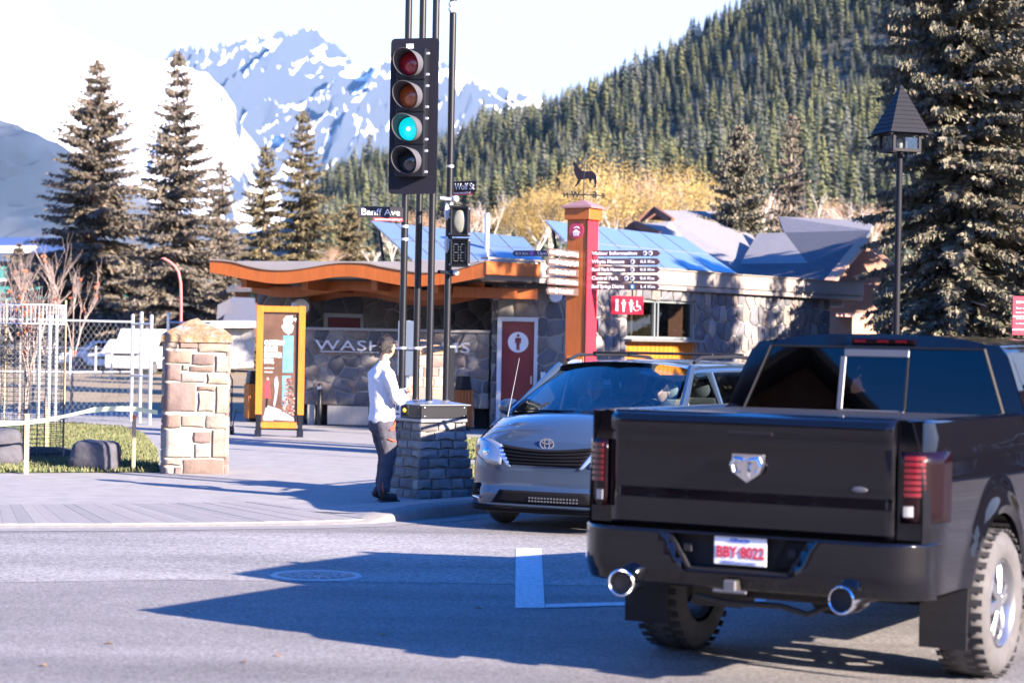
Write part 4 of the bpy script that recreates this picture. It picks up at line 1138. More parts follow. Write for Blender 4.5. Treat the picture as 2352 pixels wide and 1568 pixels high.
# pedestrian heads on the right-hand pole
lens_w = mat('ped_lens', (.17, .175, .15), .4, coat=.3)
seg_m = mat('digit_segment', (.20, .22, .23), .4)
for (nm, y0, y1, lab) in (('pedestrian_signal', 474, 543, 'black pedestrian signal with a frosted pale lens, above the countdown box'), ('countdown_signal', 547, 613, 'black pedestrian countdown box with unlit digits, below the pale lens')):
    c = P(1056, (y0+y1)/2, 24.95); h = (y1-y0)*24.95/4900
    t = thing(nm, c, R(-8), lab, 'pedestrian signal')
    mb = MB(); mb.box((0, .05, 0), (.215, .12, h)); hb = mb.build('housing', black_m, t, bevel=.012, seg=2)
    mb = MB()
    for (x_, z_, w_, h_) in ((0, h/2-.012, .215, .024), (0, -h/2+.012, .215, .024), (-.098, 0, .022, h), (.098, 0, .022, h)): mb.box((x_, -.025, z_), (w_, .04, h_))
    mb.build('door_frame', black_m, t, bevel=.005)
    mb = MB()
    for sx in (-1, 1):
        for sz in (-1, 1): mb.sphere((sx*.112, -.02, sz*h*.42), .012, 6, 5)
    mb.build('latches', galv, hb)
    if nm == 'pedestrian_signal':
        mb = MB(); mb.lathe([(0, -.03), (.05, -.027), (.082, -.014), (.084, 0)], n=24, axis='y'); o = mb.build('lens', lens_w, t, smooth=True); o.scale = (1, 1, 1.6)
    else:
        mb = MB()
        for dx in (-.042, .042):
            for (x_, z_, w_, h_) in ((0, .10, .05, .012), (0, 0, .05, .012), (0, -.10, .05, .012), (-.028, .05, .012, .085), (.028, .05, .012, .085), (-.028, -.05, .012, .085), (.028, -.05, .012, .085)):
                mb.box((x_+dx, -.008, z_), (w_, .012, h_))
        mb.build('digits', seg_m, t)
        mb = MB()
        for k in range(9): mb.box((0, -.03, -h/2+.035+k*.032), (.17, .03, .003))
        mb.build('louvre', black_m, t)
for (y_, nm) in ((455, 'u'), (624, 'l')):
    a = P(1008, y_, 24.9); b_ = P(1040, y_+3, 25.1)
    mb = MB(); mb.cyl(Bi @ a, Bi @ b_, .022, n=10); mb.sphere(Bi @ b_, .04, 10, 6); mb.build('arm_bracket', galv if nm == 'u' else black_m, base, smooth=40)
    b2 = P(1047, y_+2, 25.05); mb = MB(); mb.sphere(Bi @ b2, .038, 10, 6); mb.build('arm_elbow', white_sign, base, smooth=True)
mb = MB(); 
for k in range(2): a = P(1026, 487+k*75, 25.1); mb.sphere(Bi @ a, .045, 10, 8, (.7, .7, 2.2))
mb.build('rear_signal_visor', white_sign, base, smooth=True)
a = P(1042, 17, 25.1); mb = MB(); mb.box((0, 0, 0), (.07, .06, .14)); mb.sphere((-.035, -.01, .03), .03, 8, 6); mb.sphere((-.035, -.01, -.03), .03, 8, 6); o = mb.build('detector', galv, None, bevel=.01); o.location = a; tag(o, 'small grey detector clamped high on the right pole', 'sensor')

# street name signs
blk_sign = mat('street_sign_black', (.012, .012, .02), .5); red_strip_shaded = mat('strip_red_shaded', (.33, .03, .05), .55); red_strip_lit = mat('strip_red_lit', (.6, .04, .06), .55)  # one strip red in two tones: sunlight painted into the brighter
def street_sign(px, main, strip, label, d, yaw, lit):
    (x0, y0, x1, y1), (u0, v0, u1, v1) = px
    c = P((x0+x1)/2, (y0+y1)/2, d); W = (x1-x0)*d/4900/math.cos(yaw); Hh = (y1-y0)*d/4900
    t = thing('street_name_sign', c, yaw, label, 'street sign')
    mb = MB(); mb.box((0, 0, 0), (W, .02, Hh)); mb.build('blade', blk_sign, t, bevel=.006)
    text('lettering', main, Hh*.84, white_sign, t, (-W*.43, -.014, -Hh*.27), width=W*.84, bold=0)
    k = d/4900/math.cos(yaw); cx = ((u0+u1)/2-(x0+x1)/2)*k; cz = -((v0+v1)/2-(y0+y1)/2)*d/4900; ww = (u1-u0)*k; hh = (v1-v0)*d/4900
    mb = MB(); mb.box((cx, 0, cz), (ww, .018, hh)); s_ = mb.build('district_strip', red_strip_lit if lit else red_strip_shaded, t)
    text('lettering', strip, hh*.72, white_sign, s_, (cx-ww*.45, -.012, cz-hh*.26), width=ww*.9)
street_sign(((822, 475, 926, 500), (858, 500, 926, 508)), 'Banff Ave', 'DOWNTOWN DISTRICT', 'black street sign reading Banff Ave on the left signal pole', 24.9, R(6), False)
street_sign(((1042, 416, 1096, 442), (1041, 439, 1084, 448)), 'Wolf St', 'DOWNTOWN DISTRICT', 'black street sign reading Wolf St on the right signal pole', 25.2, R(-38), True)

# grey sheet sign and post in front of the far pillar
c = P(935, 800, 32.2); mb = MB(); mb.box((0, 0, 0), (.30, .03, .83)); o = mb.build('sign_panel', mat('sheet_blue_grey', (.22, .27, .33), .5, .4), None, bevel=.01); o.location = c
o.rotation_euler = (0, 0, R(-20)); tag(o, 'blank blue grey metal sign panel standing behind the signal poles', 'sign')
mb = MB(); mb.cyl((0, .04, -1.75), (0, .04, .42), .03, n=8); mb.build('post', galv, o)
mb = MB(); mb.box((0, -.03, .0), (.5, .015, .02)); mb.build('bolted_strap', galv, o)

# ================================================ STREET LAMP
lamp_black = mat('lamp_black', (.006, .007, .012), .6, spec=.2)
ld = 34.0; lk = ld/4900
lb = P(2059, 750, ld); lb.z = .1
lamp = thing('street_lamp', lb, R(18), 'black lantern street lamp with a steep pyramid roof on a tall post', 'street lamp')
zt = P(2072, 195, ld).z-.1; ze = P(2070, 308, ld).z-.1; zb = P(2067, 350, ld).z-.1
mb = MB(); mb.cyl((0, 0, 0), (0, 0, zb), .055, .05, 14); mb.lathe([(.14, 0), (.14, .12), (.09, .2), (.085, .7), (.055, .8)], n=16); mb.build('post', lamp_black, lamp, smooth=40)
rf = MB(); n_ = 11
for j in range(n_):     # shingled courses
    z0 = ze+(zt-ze)*j/n_; z1 = ze+(zt-ze)*(j+1)/n_; w0 = .335*(1-j/n_)+.015; w1 = .335*(1-(j+1)/n_)+.005
    rf.add([(-w0, -w0, z0), (w0, -w0, z0), (w0, w0, z0), (-w0, w0, z0), (-w1, -w1, z1), (w1, -w1, z1), (w1, w1, z1), (-w1, w1, z1), (-w0+.03, -w0+.03, z0+.01), (w0-.03, -w0+.03, z0+.01), (w0-.03, w0-.03, z0+.01), (-w0+.03, w0-.03, z0+.01)],
           [(0, 1, 5, 4), (1, 2, 6, 5), (2, 3, 7, 6), (3, 0, 4, 7), (0, 8, 9, 1), (1, 9, 10, 2), (2, 10, 11, 3), (3, 11, 8, 0)])
rf.build('shingled_roof', lamp_black, lamp, fix=False)
mb = MB(); w_ = .225
for a, b_ in (((-w_, -w_), (w_, -w_)), ((w_, -w_), (w_, w_)), ((w_, w_), (-w_, w_)), ((-w_, w_), (-w_, -w_))):
    mb.bar((*a, zb+.02), (*b_, zb+.02), .05, .05); mb.bar((*a, ze), (*b_, ze), .04, .04); mb.bar((*a, zb), (*a, ze), .045, .045, up=(0, 1, 0))
mb.bar((-w_, 0, zb+.02), (w_, 0, zb+.02), .05, .04); mb.bar((0, -w_, zb+.02), (0, w_, zb+.02), .05, .04)
for sx in (-1, 1):
    for sy in (-1, 1): mb.bar((sx*w_, sy*w_, ze+.02), (sx*.38, sy*.38, ze-.06), .035, .035)
mb.build('lantern_frame', lamp_black, lamp)
lg = glass('lantern_glass', (.86, .88, .9), .0, fk=.25)
mb = MB()
for a in range(4):
    M = Matrix.Rotation(a*math.pi/2, 3, 'Z'); mb.add([M @ Vector(p) for p in ((-w_, -w_+.02, zb+.04), (w_, -w_+.02, zb+.04), (w_, -w_+.02, ze), (-w_, -w_+.02, ze))], [(0, 1, 2, 3)])
mb.build('lantern_glass', lg, lamp, fix=False)
mb = MB(); mb.lathe([(.03, zb+.04), (.045, zb+.10), (.045, zb+.18), (.02, zb+.22), (0, zb+.23)], n=12); mb.build('globe', mat('opal_globe', (.2, .2, .19), .3), lamp, smooth=True)

# ================================================ STONE GATE PILLARS
stone_w = mat('warm_sandstone', (.4, .32, .26), .85, var=.22, scale=7, bump=.45, bscale=20, rnd=1, cols=[(.21, .18, .15), (.16, .115, .095), (.23, .20, .17), (.19, .135, .105), (.21, .20, .18), (.15, .11, .10), (.25, .205, .16)])
lichen = mat('capstone', (.45, .42, .38), .95, var=.4, scale=12, bump=1., bscale=22, cols=[(.22, .21, .2), (.34, .32, .28), (.24, .14, .07), (.21, .2, .19)])
mortar_w = mat('pale_mortar', (.33, .30, .255), .95, var=.12, scale=20, bump=.4, bscale=60)
L1 = [(900,492,975,540),(980,495,1085,540),(1088,492,1262,558),(900,550,1050,622),(1055,568,1178,628),(1185,575,1262,668),(900,628,992,722),(998,628,1036,662),(1042,634,1178,668),(995,674,1132,725),(1138,675,1262,735),(897,730,1080,890),(1086,747,1188,774),(1090,780,1182,890),(1192,742,1262,900),(895,905,998,980),(1003,910,1132,975),(1138,905,1262,980),(893,988,1065,1145),(1070,1000,1168,1060),(1078,1066,1168,1145),(1175,988,1260,1145),(890,1152,1006,1188),(890,1192,962,1240),(966,1195,1008,1240),(1013,1154,1250,1240)]
def pillar(name, loc, rz, w_, h, caph, front, seed, label):
    t = thing(name, loc, rz, label, 'stone pillar'); rg = random.Random(seed)
    mb = MB(); mb.box((0, 0, h/2), (w_-.04, w_-.04, h)); mb.build('core', mortar_w, t)
    hw = w_/2-.02
    for side in range(4):
        a = side*math.pi/2; n = Vector((math.sin(a), -math.cos(a), 0)); u = Vector((math.cos(a), math.sin(a), 0)); O = n*hw-u*(w_/2)
        if side == 0 and front:
            polys = [[((x0-890)/372*w_+.006, h-(y1-490)/752*h+.006), ((x1-890)/372*w_-.006, h-(y1-490)/752*h+.006), ((x1-890)/372*w_-.006, h-(y0-490)/752*h-.006), ((x0-890)/372*w_+.006, h-(y0-490)/752*h-.006)] for (x0, y0, x1, y1) in L1]
        else: polys = courses(w_, h, rg, .17, .008, (.2, .45))
        stones(t, polys, O, u, (0, 0, 1), stone_w, rg, .028, .018)
    mb = MB(); k = w_/2+.035; vs = []; rgc = random.Random(seed+1)
    N_ = 10
    def cp(u, v):
        x, y = (u*2-1), (v*2-1); m_ = max(abs(x), abs(y)); z = h+.05+(caph-.05)*(1-m_)+(.075*noise.noise(Vector((x*2.3, y*2.3, seed))) if m_ < .99 else 0)
        return (x*k*(1+.02*noise.noise(Vector((x*9, y*9, 2)))), y*k, z)
    mb.grid(N_, N_, cp)
    mb.grid(N_, 2, lambda u, v: ((u*2-1)*k, -k-.008*noise.noise(Vector((u*9, v*3, 0))), h-.035+.085*v)); mb.grid(N_, 2, lambda u, v: ((u*2-1)*k, k, h-.035+.085*v))
    mb.grid(N_, 2, lambda u, v: (-k, (u*2-1)*k, h-.035+.085*v)); mb.grid(N_, 2, lambda u, v: (k, (u*2-1)*k, h-.035+.085*v)); mb.box((0, 0, h-.03), (2*k-.02, 2*k-.02, .015))
    mb.build('capstone', lichen, t, smooth=30)
    return t
p1 = G(436, 1091); pillar('stone_pillar', (p1.x, p1.y+.44, 0), R(7), .87, 1.79, .29, True, 1, 'tan sandstone gate pillar with pyramid cap, at the edge of the lawn')
c2 = P(950, 808, 33.6); pillar('stone_pillar', (c2.x, c2.y+.4, 0), R(38), .70, c2.z, .33, False, 2, 'sandstone gate pillar with orange lichen cap, behind the signal poles')

# ================================================ TOTEM SIGNPOST
wood_o = mat('orange_timber', (.33, .085, .012), .5, var=.22, scale=3, aniso=(6, 6, .6), coat=.15)
wood_y = mat('golden_timber', (.42, .135, .010), .5, var=.22, scale=3, aniso=(6, 6, .6), coat=.15)
red_panel = mat('red_panel', (.42, .02, .035), .45)
copper = mat('cap_metal', (.42, .22, .20), .4, .5)
brown_s = mat('finger_brown', (.085, .05, .06), .5); brown_l = mat('finger_taupe', (.085, .055, .05), .5)
navy_s = mat('finger_navy', (.03, .03, .08), .5); purple = mat('purple_dot', (.3, .08, .4), .5); blue_dot = mat('blue_dot', (.05, .3, .65), .5)
td = 33.0; tc = P(1337, 700, td); TH = R(-29)
tot = thing('wayfinding_post', (tc.x, tc.y+.2, 0), TH, 'tall orange timber wayfinding post with a wolf weathervane on top', 'signpost')
K = td/4900; ztop = P(1335, 500, td).z
mb = MB(); mb.box((-.016, 0, ztop/2), (.34, .36, ztop)); mb.build('timber_body', wood_o, tot, bevel=.008)
mb = MB(); mb.box((.168, 0, ztop/2), (.02, .352, ztop-.02)); mb.build('red_panel', red_panel, tot)
mb = MB(); mb.box((.155, -.182, ztop/2), (.012, .012, ztop)); mb.build('edge_seam', black_m, tot)
mb = MB(); mb.box((0, 0, ztop+.06), (.44, .44, .18)); mb.build('capital', wood_o, tot, bevel=.008)
mb = MB(); k = .26; mb.box((0, 0, ztop+.165), (2*k, 2*k, .03)); mb.add([(-k, -k, ztop+.18), (k, -k, ztop+.18), (k, k, ztop+.18), (-k, k, ztop+.18), (0, 0, ztop+.29)], [(0, 1, 4), (1, 2, 4), (2, 3, 4), (3, 0, 4)]); mb.build('cap', copper, tot)
mb = MB(); mb.lathe([(0, -.012), (.125, -.012), (.125, 0)], n=28, axis='y'); o = mb.build('round_emblem', mat('crimson_disc', (.35, .03, .08), .5), tot); o.location = (-.02, -.182, P(1320, 529, td).z)
zc = 0
mb = MB()
mb.prism([(-.07, -.035), (-.03, .0), (0, .02), (.03, -.005), (.075, -.035)], lambda u, v: (u, -.012, v), lambda u, v: (u, -.018, v)); mb.prism([(-.055, .03), (-.02, .06), (.03, .065), (.06, .03), (.0, .045)], lambda u, v: (u, -.012, v), lambda u, v: (u, -.018, v)); mb.box((0, -.015, -.05), (.10, .004, .012))
mb.build('emblem_print', white_sign, o)
text('emblem_lettering', 'BANFF', .035, white_sign, o, (-.045, -.014, -.085), width=.09)
def finger(name, lines, px, m, direction, label_dir):
    pass
# arrows to the right, parallel to the timber face
rows = [(573.6, 587.4, 'Visitor Information', '', 2), (592.5, 607.4, 'Whyte Museum', '0.5 Km', 1), (611.4, 625.2, 'Banff Park Museum', '0.5 Km', 1), (630.6, 645.6, 'Central Park', '0.6 Km', 2), (650, 665, 'Banff Springs District', '1.4 Km', 3)]
LR = 1.16
for (y0, y1, tx, km, dots) in rows:
    z = P(1440, (y0+y1)/2, td-.4).z; hh = (y1-y0)*K*.98
    t = MB(); x0 = .18; t.prism([(x0, -hh/2), (x0+LR-.05, -hh/2), (x0+LR, 0), (x0+LR-.05, hh/2), (x0, hh/2)], lambda u, v: (u, -.012, v), lambda u, v: (u, .012, v))
    o = t.build('finger_board', brown_s, tot); o.location = (0, -.02, z); o['label'] = 'dark brown finger board reading '+tx
    wk = .30 if km else 0
    n_ = min(dots, 2); xe = x0+LR-.10-wk
    if km: text('lettering', km, hh*.62, white_sign, o, (x0+LR-.33, -.014, -hh*.2), width=.24, bold=.002)
    nd = n_ if dots < 3 else 1
    for i in range(nd):
        mb = MB(); mb.lathe([(0, -.016), (hh*.4, -.016), (hh*.4, -.012)], n=16, axis='y'); q = mb.build('pictogram', blue_dot if dots == 3 else white_sign, o); q.location = (xe-.06-i*hh*1.0, 0, 0)
        mb = MB(); mb.box((0, -.018, 0), (hh*.22, .004, hh*.4)); mb.build('symbol', brown_s if dots < 3 else white_sign, q)
    wtx = min(.047*len(tx), LR-.2-wk-nd*hh)
    text('lettering', tx, hh*.82, white_sign, o, (xe-.10-nd*hh-wtx, -.014, -hh*.26), width=wtx, bold=.003)
# arrows towards the left, on the sunny side, running along the other diagonal
rows = [(568, 588, '0.1 Km', 'Parking & RV Parking', 2), (590, 609, '0.2 Km', 'Mineral Springs Hospital', 1), (612, 632, '0.2 Km', 'Bow River Trail', 1), (634, 654, '0.2 Km', 'Bus & Train Station', 2), (656, 676, '0.3 Km', 'Fenland Trail', 1)]
LL = 1.02
for (y0, y1, km, tx, nd) in rows:
    z = P(1278, (y0+y1)/2+2, td-.6).z; hh = .112
    t = MB(); t.prism([(0, -hh/2), (.04, -hh/2-.0), (LL, -hh/2), (LL, hh/2), (.04, hh/2), (-.03, 0)], lambda u, v: (u, -.012, v), lambda u, v: (u, .012, v))
    o = t.build('finger_board', brown_l, tot); o.location = (.02, -.18-LL, z); o.rotation_euler = (0, 0, math.pi/2); o['label'] = 'taupe finger board reading '+tx
    text('lettering', km, hh*.55, white_sign, o, (.05, -.014, -hh*.18), width=.18, bold=.003)
    for i in range(nd):
        mb = MB(); mb.lathe([(0, -.016), (hh*.36, -.016), (hh*.36, -.012)], n=14, axis='y'); q = mb.build('pictogram', white_sign, o); q.location = (.29+i*.1, 0, 0)
    text('lettering', tx, hh*.7, white_sign, o, (.30+nd*.08, -.014, -hh*.24), width=min(.034*len(tx), LL-.34-nd*.08), bold=.003)
z = P(1190, 580, td+.5).z
t = MB(); hh = .09; t.prism([(-.17, -hh/2), (-1.33, -hh/2), (-1.38, 0), (-1.33, hh/2), (-.17, hh/2)], lambda u, v: (u, -.012, v), lambda u, v: (u, .012, v)); o = t.build('finger_board', navy_s, tot); o.location = (.1, .05, z); o['label'] = 'navy finger board reading Uptown District'
text('lettering', '0.3 Km', .05, white_sign, o, (-1.31, -.014, -.02), width=.22); text('lettering', 'Uptown District', .065, white_sign, o, (-.92, -.014, -.022), width=.62)
mb = MB(); mb.lathe([(0, -.016), (.035, -.016), (.035, -.012)], n=14, axis='y'); q = mb.build('pictogram', purple, o); q.location = (-1.02, 0, 0)
mb = MB(); mb.box((-.185, -.14, P(1320, 620, td).z-.1), (.02, .02, 1.0)); mb.build('board_rail', black_m, tot)
# poster case low on the timber face
zc = P(1310, 890, td).z
mb = MB(); mb.box((0, -.19, zc), (.30, .02, .98)); cs = mb.build('notice_case', wood_y, tot, bevel=.005)
mb = MB(); mb.box((0, -.203, zc), (.23, .008, .88)); mb.build('notice_sheet', mat('notice_pale', (.5, .58, .68), .3, var=.3, scale=5), cs)
# weathervane
wolf_m = mat('flat_black', (.006, .005, .012), .9, spec=.1)
vz = ztop+.27
van_t = thing('weathervane', (tc.x, tc.y+.2, vz), TH+R(31), 'black howling wolf weathervane with compass letters on the timber post', 'weathervane')
mb = MB(); mb.cyl((0, 0, 0), (0, 0, .62), .009, n=8); mb.build('spindle', black_m, van_t)
def vp(x, y): return ((x-1334)*K, -(y-462)*K)
wolf = [(1308, 368), (1312, 373), (1316, 376), (1321, 386), (1329, 392), (1340, 393), (1350, 392), (1358, 396), (1363, 405), (1363, 418), (1361, 430), (1356, 431), (1359, 424), (1357, 416), (1355, 410), (1349, 416), (1351, 422), (1346, 416), (1344, 410), (1334, 412), (1327, 413), (1324, 420), (1317, 428), (1311, 430), (1317, 422), (1320, 413), (1313, 402), (1310, 392), (1311, 383), (1306, 376), (1309, 375)]
mb = MB(); mb.prism([vp(*p) for p in wolf], lambda u, v: (u, -.008, v), lambda u, v: (u, .008, v)); mb.build('wolf', wolf_m, van_t)
zr = vp(0, 447)[1]
mb = MB(); mb.cyl((-.34, 0, zr), (.34, 0, zr-.01), .008, n=6); mb.cyl((0, -.34, zr-.01), (0, .34, zr), .008, n=6); mb.build('compass_arms', black_m, van_t)
for (ch, px_, mi) in (('N', 1291, True), ('W', 1311, False), ('E', 1357, True), ('S', 1382, False)):
    u = vp(px_, 447)
    o = text('compass_letter', ch, .13 if ch in 'WE' else .10, black_m, van_t, (u[0]-.045 if not mi else u[0]+.045, -.03 if ch in 'WE' else .0, zr-.045), ext=.006, mirror=mi, bold=.004)
# red street sign at the right edge
rd = 31.0; c = P(2338, 725, rd); K2 = rd/4900
rs = thing('notice_sign', (c.x+.1, c.y, 0), R(4), 'dark red notice board with white lines at the far right edge', 'sign')
mb = MB(); mb.box((.05, 0, c.z), (.48, .03, .57)); bo = mb.build('board', mat('maroon_board', (.22, .015, .04), .5), rs, bevel=.006)
for i, (z_, h_) in enumerate(((.18, .03), (.10, .02), (.04, .02), (-.05, .02), (-.12, .015))):
    text('lettering', ['DOWNTOWN', 'Bus stop and', 'town information', 'Service every day', 'to Banff Springs'][i], h_*1.7, white_sign, bo, (-.14, -.018, c.z+z_), width=.3)
mb = MB(); mb.box((.05, -.018, c.z-.01), (.46, .006, .02)); mb.box((.05, -.018, c.z-.2), (.46, .006, .02)); mb.build('white_line', white_sign, bo)
mb = MB(); mb.cyl((.05, .03, 0), (.05, .03, c.z+.2), .03, n=10); mb.build('post', black_m, rs)
# ================================================ WASHROOM BUILDING
stone_b = mat('blue_grey_rubble', (.2, .19, .19), .9, var=.3, scale=4, bump=.5, bscale=14, rnd=1, cols=[(.13, .125, .13), (.19, .155, .135), (.09, .09, .10), (.23, .21, .19), (.16, .135, .12), (.12, .12, .135)])
mortar_b = mat('rubble_mortar', (.30, .29, .28), .95, var=.15, scale=12, bump=.4, bscale=40)
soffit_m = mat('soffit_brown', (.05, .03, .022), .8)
roof_m = mat('roof_membrane', (.30, .285, .28), .8, var=.1, scale=3)
fascia_m = mat('taupe_fascia', (.27, .235, .21), .5, .1)
door_red = mat('door_red', (.20, .006, .012), .4, coat=.2)
frame_w = mat('frame_white', (.55, .56, .58), .5)
steel_m = mat('brushed_steel', (.5, .48, .45), .35, .8, var=.15, scale=6, aniso=(8, 8, .4))
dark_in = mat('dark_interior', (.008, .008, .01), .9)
bld = thing('washroom_building', (0, 0, 0), 0, 'low stone public washroom building with a wavy orange timber canopy edge', 'building')
rgb = random.Random(21)
# -- main walls (core boxes) ------------------------------------------------
mat('rubble_mix', (.15, .14, .14), .9, var=.3, scale=4, bump=.5, bscale=14, island=1, cols=[(.13, .125, .13), (.19, .155, .135), (.09, .09, .10), (.23, .21, .19), (.16, .135, .12), (.12, .12, .135)])
def wall(a, b_, z0, z1, th=.3, name='wall', holes=(), size=.40, ax=1.2, m=stone_b, proud=.045, joined=False):
    """a->b as seen from outside left to right; holes = (u0,u1,z0,z1)"""
    a = Vector((a[0], a[1], 0)); b_ = Vector((b_[0], b_[1], 0)); u = (b_-a); L_ = u.length; u.normalize(); n = Vector((u.y, -u.x, 0))
    # rectangles round the holes
    us = sorted({0., L_}|{h[0] for h in holes}|{h[1] for h in holes}); rects = []
    for u0, u1 in zip(us[:-1], us[1:]):
        hs_ = [h for h in holes if h[0] <= u0+1e-4 and h[1] >= u1-1e-4]
        if not hs_: rects.append((u0, u1, z0, z1))
        else:
            h = hs_[0]
            if h[2] > z0+.02: rects.append((u0, u1, z0, h[2]))
            if h[3] < z1-.02: rects.append((u0, u1, h[3], z1))
    mb = MB()
    for (u0, u1, a0, a1) in rects:
        c = a+u*((u0+u1)/2)-n*(th/2); rz = math.atan2(u.y, u.x); mb.box((c.x, c.y, (a0+a1)/2), (u1-u0, th, a1-a0), rz=rz)
    mb.build(name, mortar_b, bld)
    for (u0, u1, a0, a1) in rects:
        if u1-u0 < .08 or a1-a0 < .08: continue
        stones(bld, voronoi(u1-u0, a1-a0, size, rgb, ax, .017), a+u*u0+Vector((0, 0, a0))-n*.0, u, (0, 0, 1), m, rgb, proud, .045, joined=joined or a1 < 1.3 and name == 'street_wall')
    return a, u, n
# low lettered wall over a recess
lwa = P(700, 900, 44.2); lwb = P(1122, 900, 43.6)
lz0 = P(900, 932, 44).z; lz1 = P(900, 761, 44).z
wall(lwa, lwb, lz0, lz1, .3, 'screen_wall', size=.27, ax=1.3)
mb = MB(); mb.bar((lwa.x-.05, lwa.y+.12, lz1+.03), (lwb.x+.05, lwb.y+.12, lz1+.03), .42, .06); mb.build('coping', mortar_b, bld, bevel=.01)
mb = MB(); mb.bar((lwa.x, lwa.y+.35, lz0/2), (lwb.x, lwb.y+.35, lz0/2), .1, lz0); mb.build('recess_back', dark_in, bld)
for (x0, x1) in ((752, 847), (880, 960), (1002, 1090)):
    a = P(x0, 950, 44.05); b_ = P(x1, 950, 43.9); mb = MB(); mb.bar((a.x, a.y, .24), (b_.x, b_.y, .24), .03, .40); mb.build('steel_panel', steel_m, bld, bevel=.01)
for x0 in (715, 870, 980, 1110):
    a = P(x0, 950, 44.2); mb = MB(); mb.box((a.x, a.y, lz0/2), (.14, .2, lz0)); mb.build('pier', mortar_b, bld)
dW = (lwb-lwa).normalized(); aW = math.atan2(dW.y, dW.x)
pW = P(724, 803, 44.0)
text('wall_lettering', 'WASHROOMS', .30, mat('letter_silver', (.62, .64, .68), .35, .4), bld, (pW.x, pW.y-.02, pW.z), rot=(math.pi/2, 0, aW), ext=.02, width=P(1085, 803, 44).x-pW.x, space=1.05)
mb = MB(); b2 = P(1085, 803, 44); mb.bar((pW.x+.1, pW.y, pW.z-.03), (b2.x, b2.y-.3, pW.z-.03), .03, .02); mb.build('letter_rail', frame_w, bld)
# back wall of the porch, with a red door in white frame
ba = P(592, 900, 46.3); bb = P(1150, 900, 45.6)
u0 = (P(744, 760, 46.2)-ba).x; u1 = (P(838, 760, 46.2)-ba).x
wall(ba, bb, 0, 3.2, .3, 'porch_wall', holes=[(u0, u1, 0, 2.36)], size=.36, ax=1.2, joined=True)
def door(c0, c1, zt, parent=bld, sign='woman', nrm=(0, -1, 0)):
    c0 = Vector((c0.x, c0.y, 0)); c1 = Vector((c1.x, c1.y, 0)); u = (c1-c0).normalized(); n = Vector((u.y, -u.x, 0)); rz = math.atan2(u.y, u.x); W = (c1-c0).length; mid = (c0+c1)/2
    mb = MB(); mb.box(mid-n*.06+Vector((0, 0, zt/2)), (W-.12, .05, zt-.06), rz=rz); d_ = mb.build('door', door_red, parent, bevel=.005)
    mb = MB()
    for p in (c0+u*.045, c1-u*.045): mb.box(p+n*.03+Vector((0, 0, zt/2)), (.09, .14, zt), rz=rz)
    mb.box(mid+n*.03+Vector((0, 0, zt-.045)), (W-.18, .139, .09), rz=rz); mb.build('door_frame', frame_w, parent, bevel=.005)
    mb = MB(); mb.box(mid-n*.025+Vector((0, 0, .22)), (W-.2, .012, .30), rz=rz); mb.build('kick_plate', steel_m, d_)
    zc = zt*.78
    mb = MB(); mb.lathe([(0, -.01), (.21, -.01), (.21, 0)], n=28, axis='y'); s_ = mb.build('round_sign', white_sign, d_); s_.location = mid-n*.03+Vector((0, 0, zc)); s_.rotation_euler = (0, 0, rz)
    mb = MB(); f = lambda pts: mb.prism(pts, lambda a, b_: (a, -.011, b_), lambda a, b_: (a, -.018, b_))
    f([(.03*math.cos(k*.785), .135+.03*math.sin(k*.785)) for k in range(8)])
    f([(-.06, .09), (.06, .09), (.06, -.02), (.04, -.02), (.035, .06), (.03, -.16), (.004, -.16), (.0, -.03), (-.004, -.16), (-.03, -.16), (-.035, .06), (-.04, -.02), (-.06, -.02)])
    mb.build('figure_symbol', door_red, s_)
    mb = MB(); mb.box(c1-u*.14+n*.0+Vector((0, 0, 1.05)), (.03, .05, .16), rz=rz); mb.build('handle', steel_m, d_)
door(P(744, 760, 46.2), P(838, 760, 46.2), 2.36)
# front wall with the men's door, ending at the building corner
fa = P(1128, 900, 43.5); fb = P(1304, 900, 43.2)
ud0 = (P(1143, 760, 43.45)-fa).x; ud1 = (P(1238, 760, 43.4)-fa).x; zd = P(1190, 728, 43.4).z
wall(fa, fb, 0, 3.0, .3, 'front_wall', holes=[(ud0, ud1, 0, zd)], size=.32, ax=1.1)
door(P(1143, 760, 43.45), P(1238, 760, 43.4), zd)
wall(bb+Vector((.02, 0, 0)), (fa.x+.02, fa.y+.02), 0, 3., .3, 'return_wall', size=.42, joined=True)
wall((ba.x, ba.y+4.5), (ba.x, ba.y), 0, 3.1, .3, 'side_wall', size=.5, joined=True)
# left corner pier under the canopy
la = P(594, 900, 45.2); lb_ = P(700, 900, 45.1); wall(la, lb_, 0, 3.05, .5, 'corner_pier', size=.36)
# street-side wall
wa = Vector((fb.x, fb.y, 0)); wb = P(1900, 900, 52.3); wb.z = 0
uu = (wb-wa); WL = uu.length; uu.normalize(); nn = Vector((uu.y, -uu.x, 0)); rzw = math.atan2(uu.y, uu.x)
def along(x):     # distance along the street wall at which picture column x meets it
    v = ray(x, 780); t = (wa-CAM).cross(Vector((uu.x, uu.y, 0))).z/Vector((v.x, v.y, 0)).cross(Vector((uu.x, uu.y, 0))).z
    return (CAM+v*t-wa).dot(uu)
w0, w1 = along(1436), along(1594)
def wz(x, y):
    s_ = along(x); p = wa+uu*s_; return P(x, y, p.y).z
zs0 = wz(1500, 779); zw1 = wz(1500, 688)
zp0 = zs0-1.1
wall(wa, wb, 1.25, 3.05, .3, 'street_wall', holes=[(w0, w1, 1.25, zw1)], size=.36, ax=.9)
wall(wa, wb, 0, 1.25, .3, 'street_wall', holes=[(w0, w1, zp0, 1.25)], size=.4, ax=.9, joined=True)
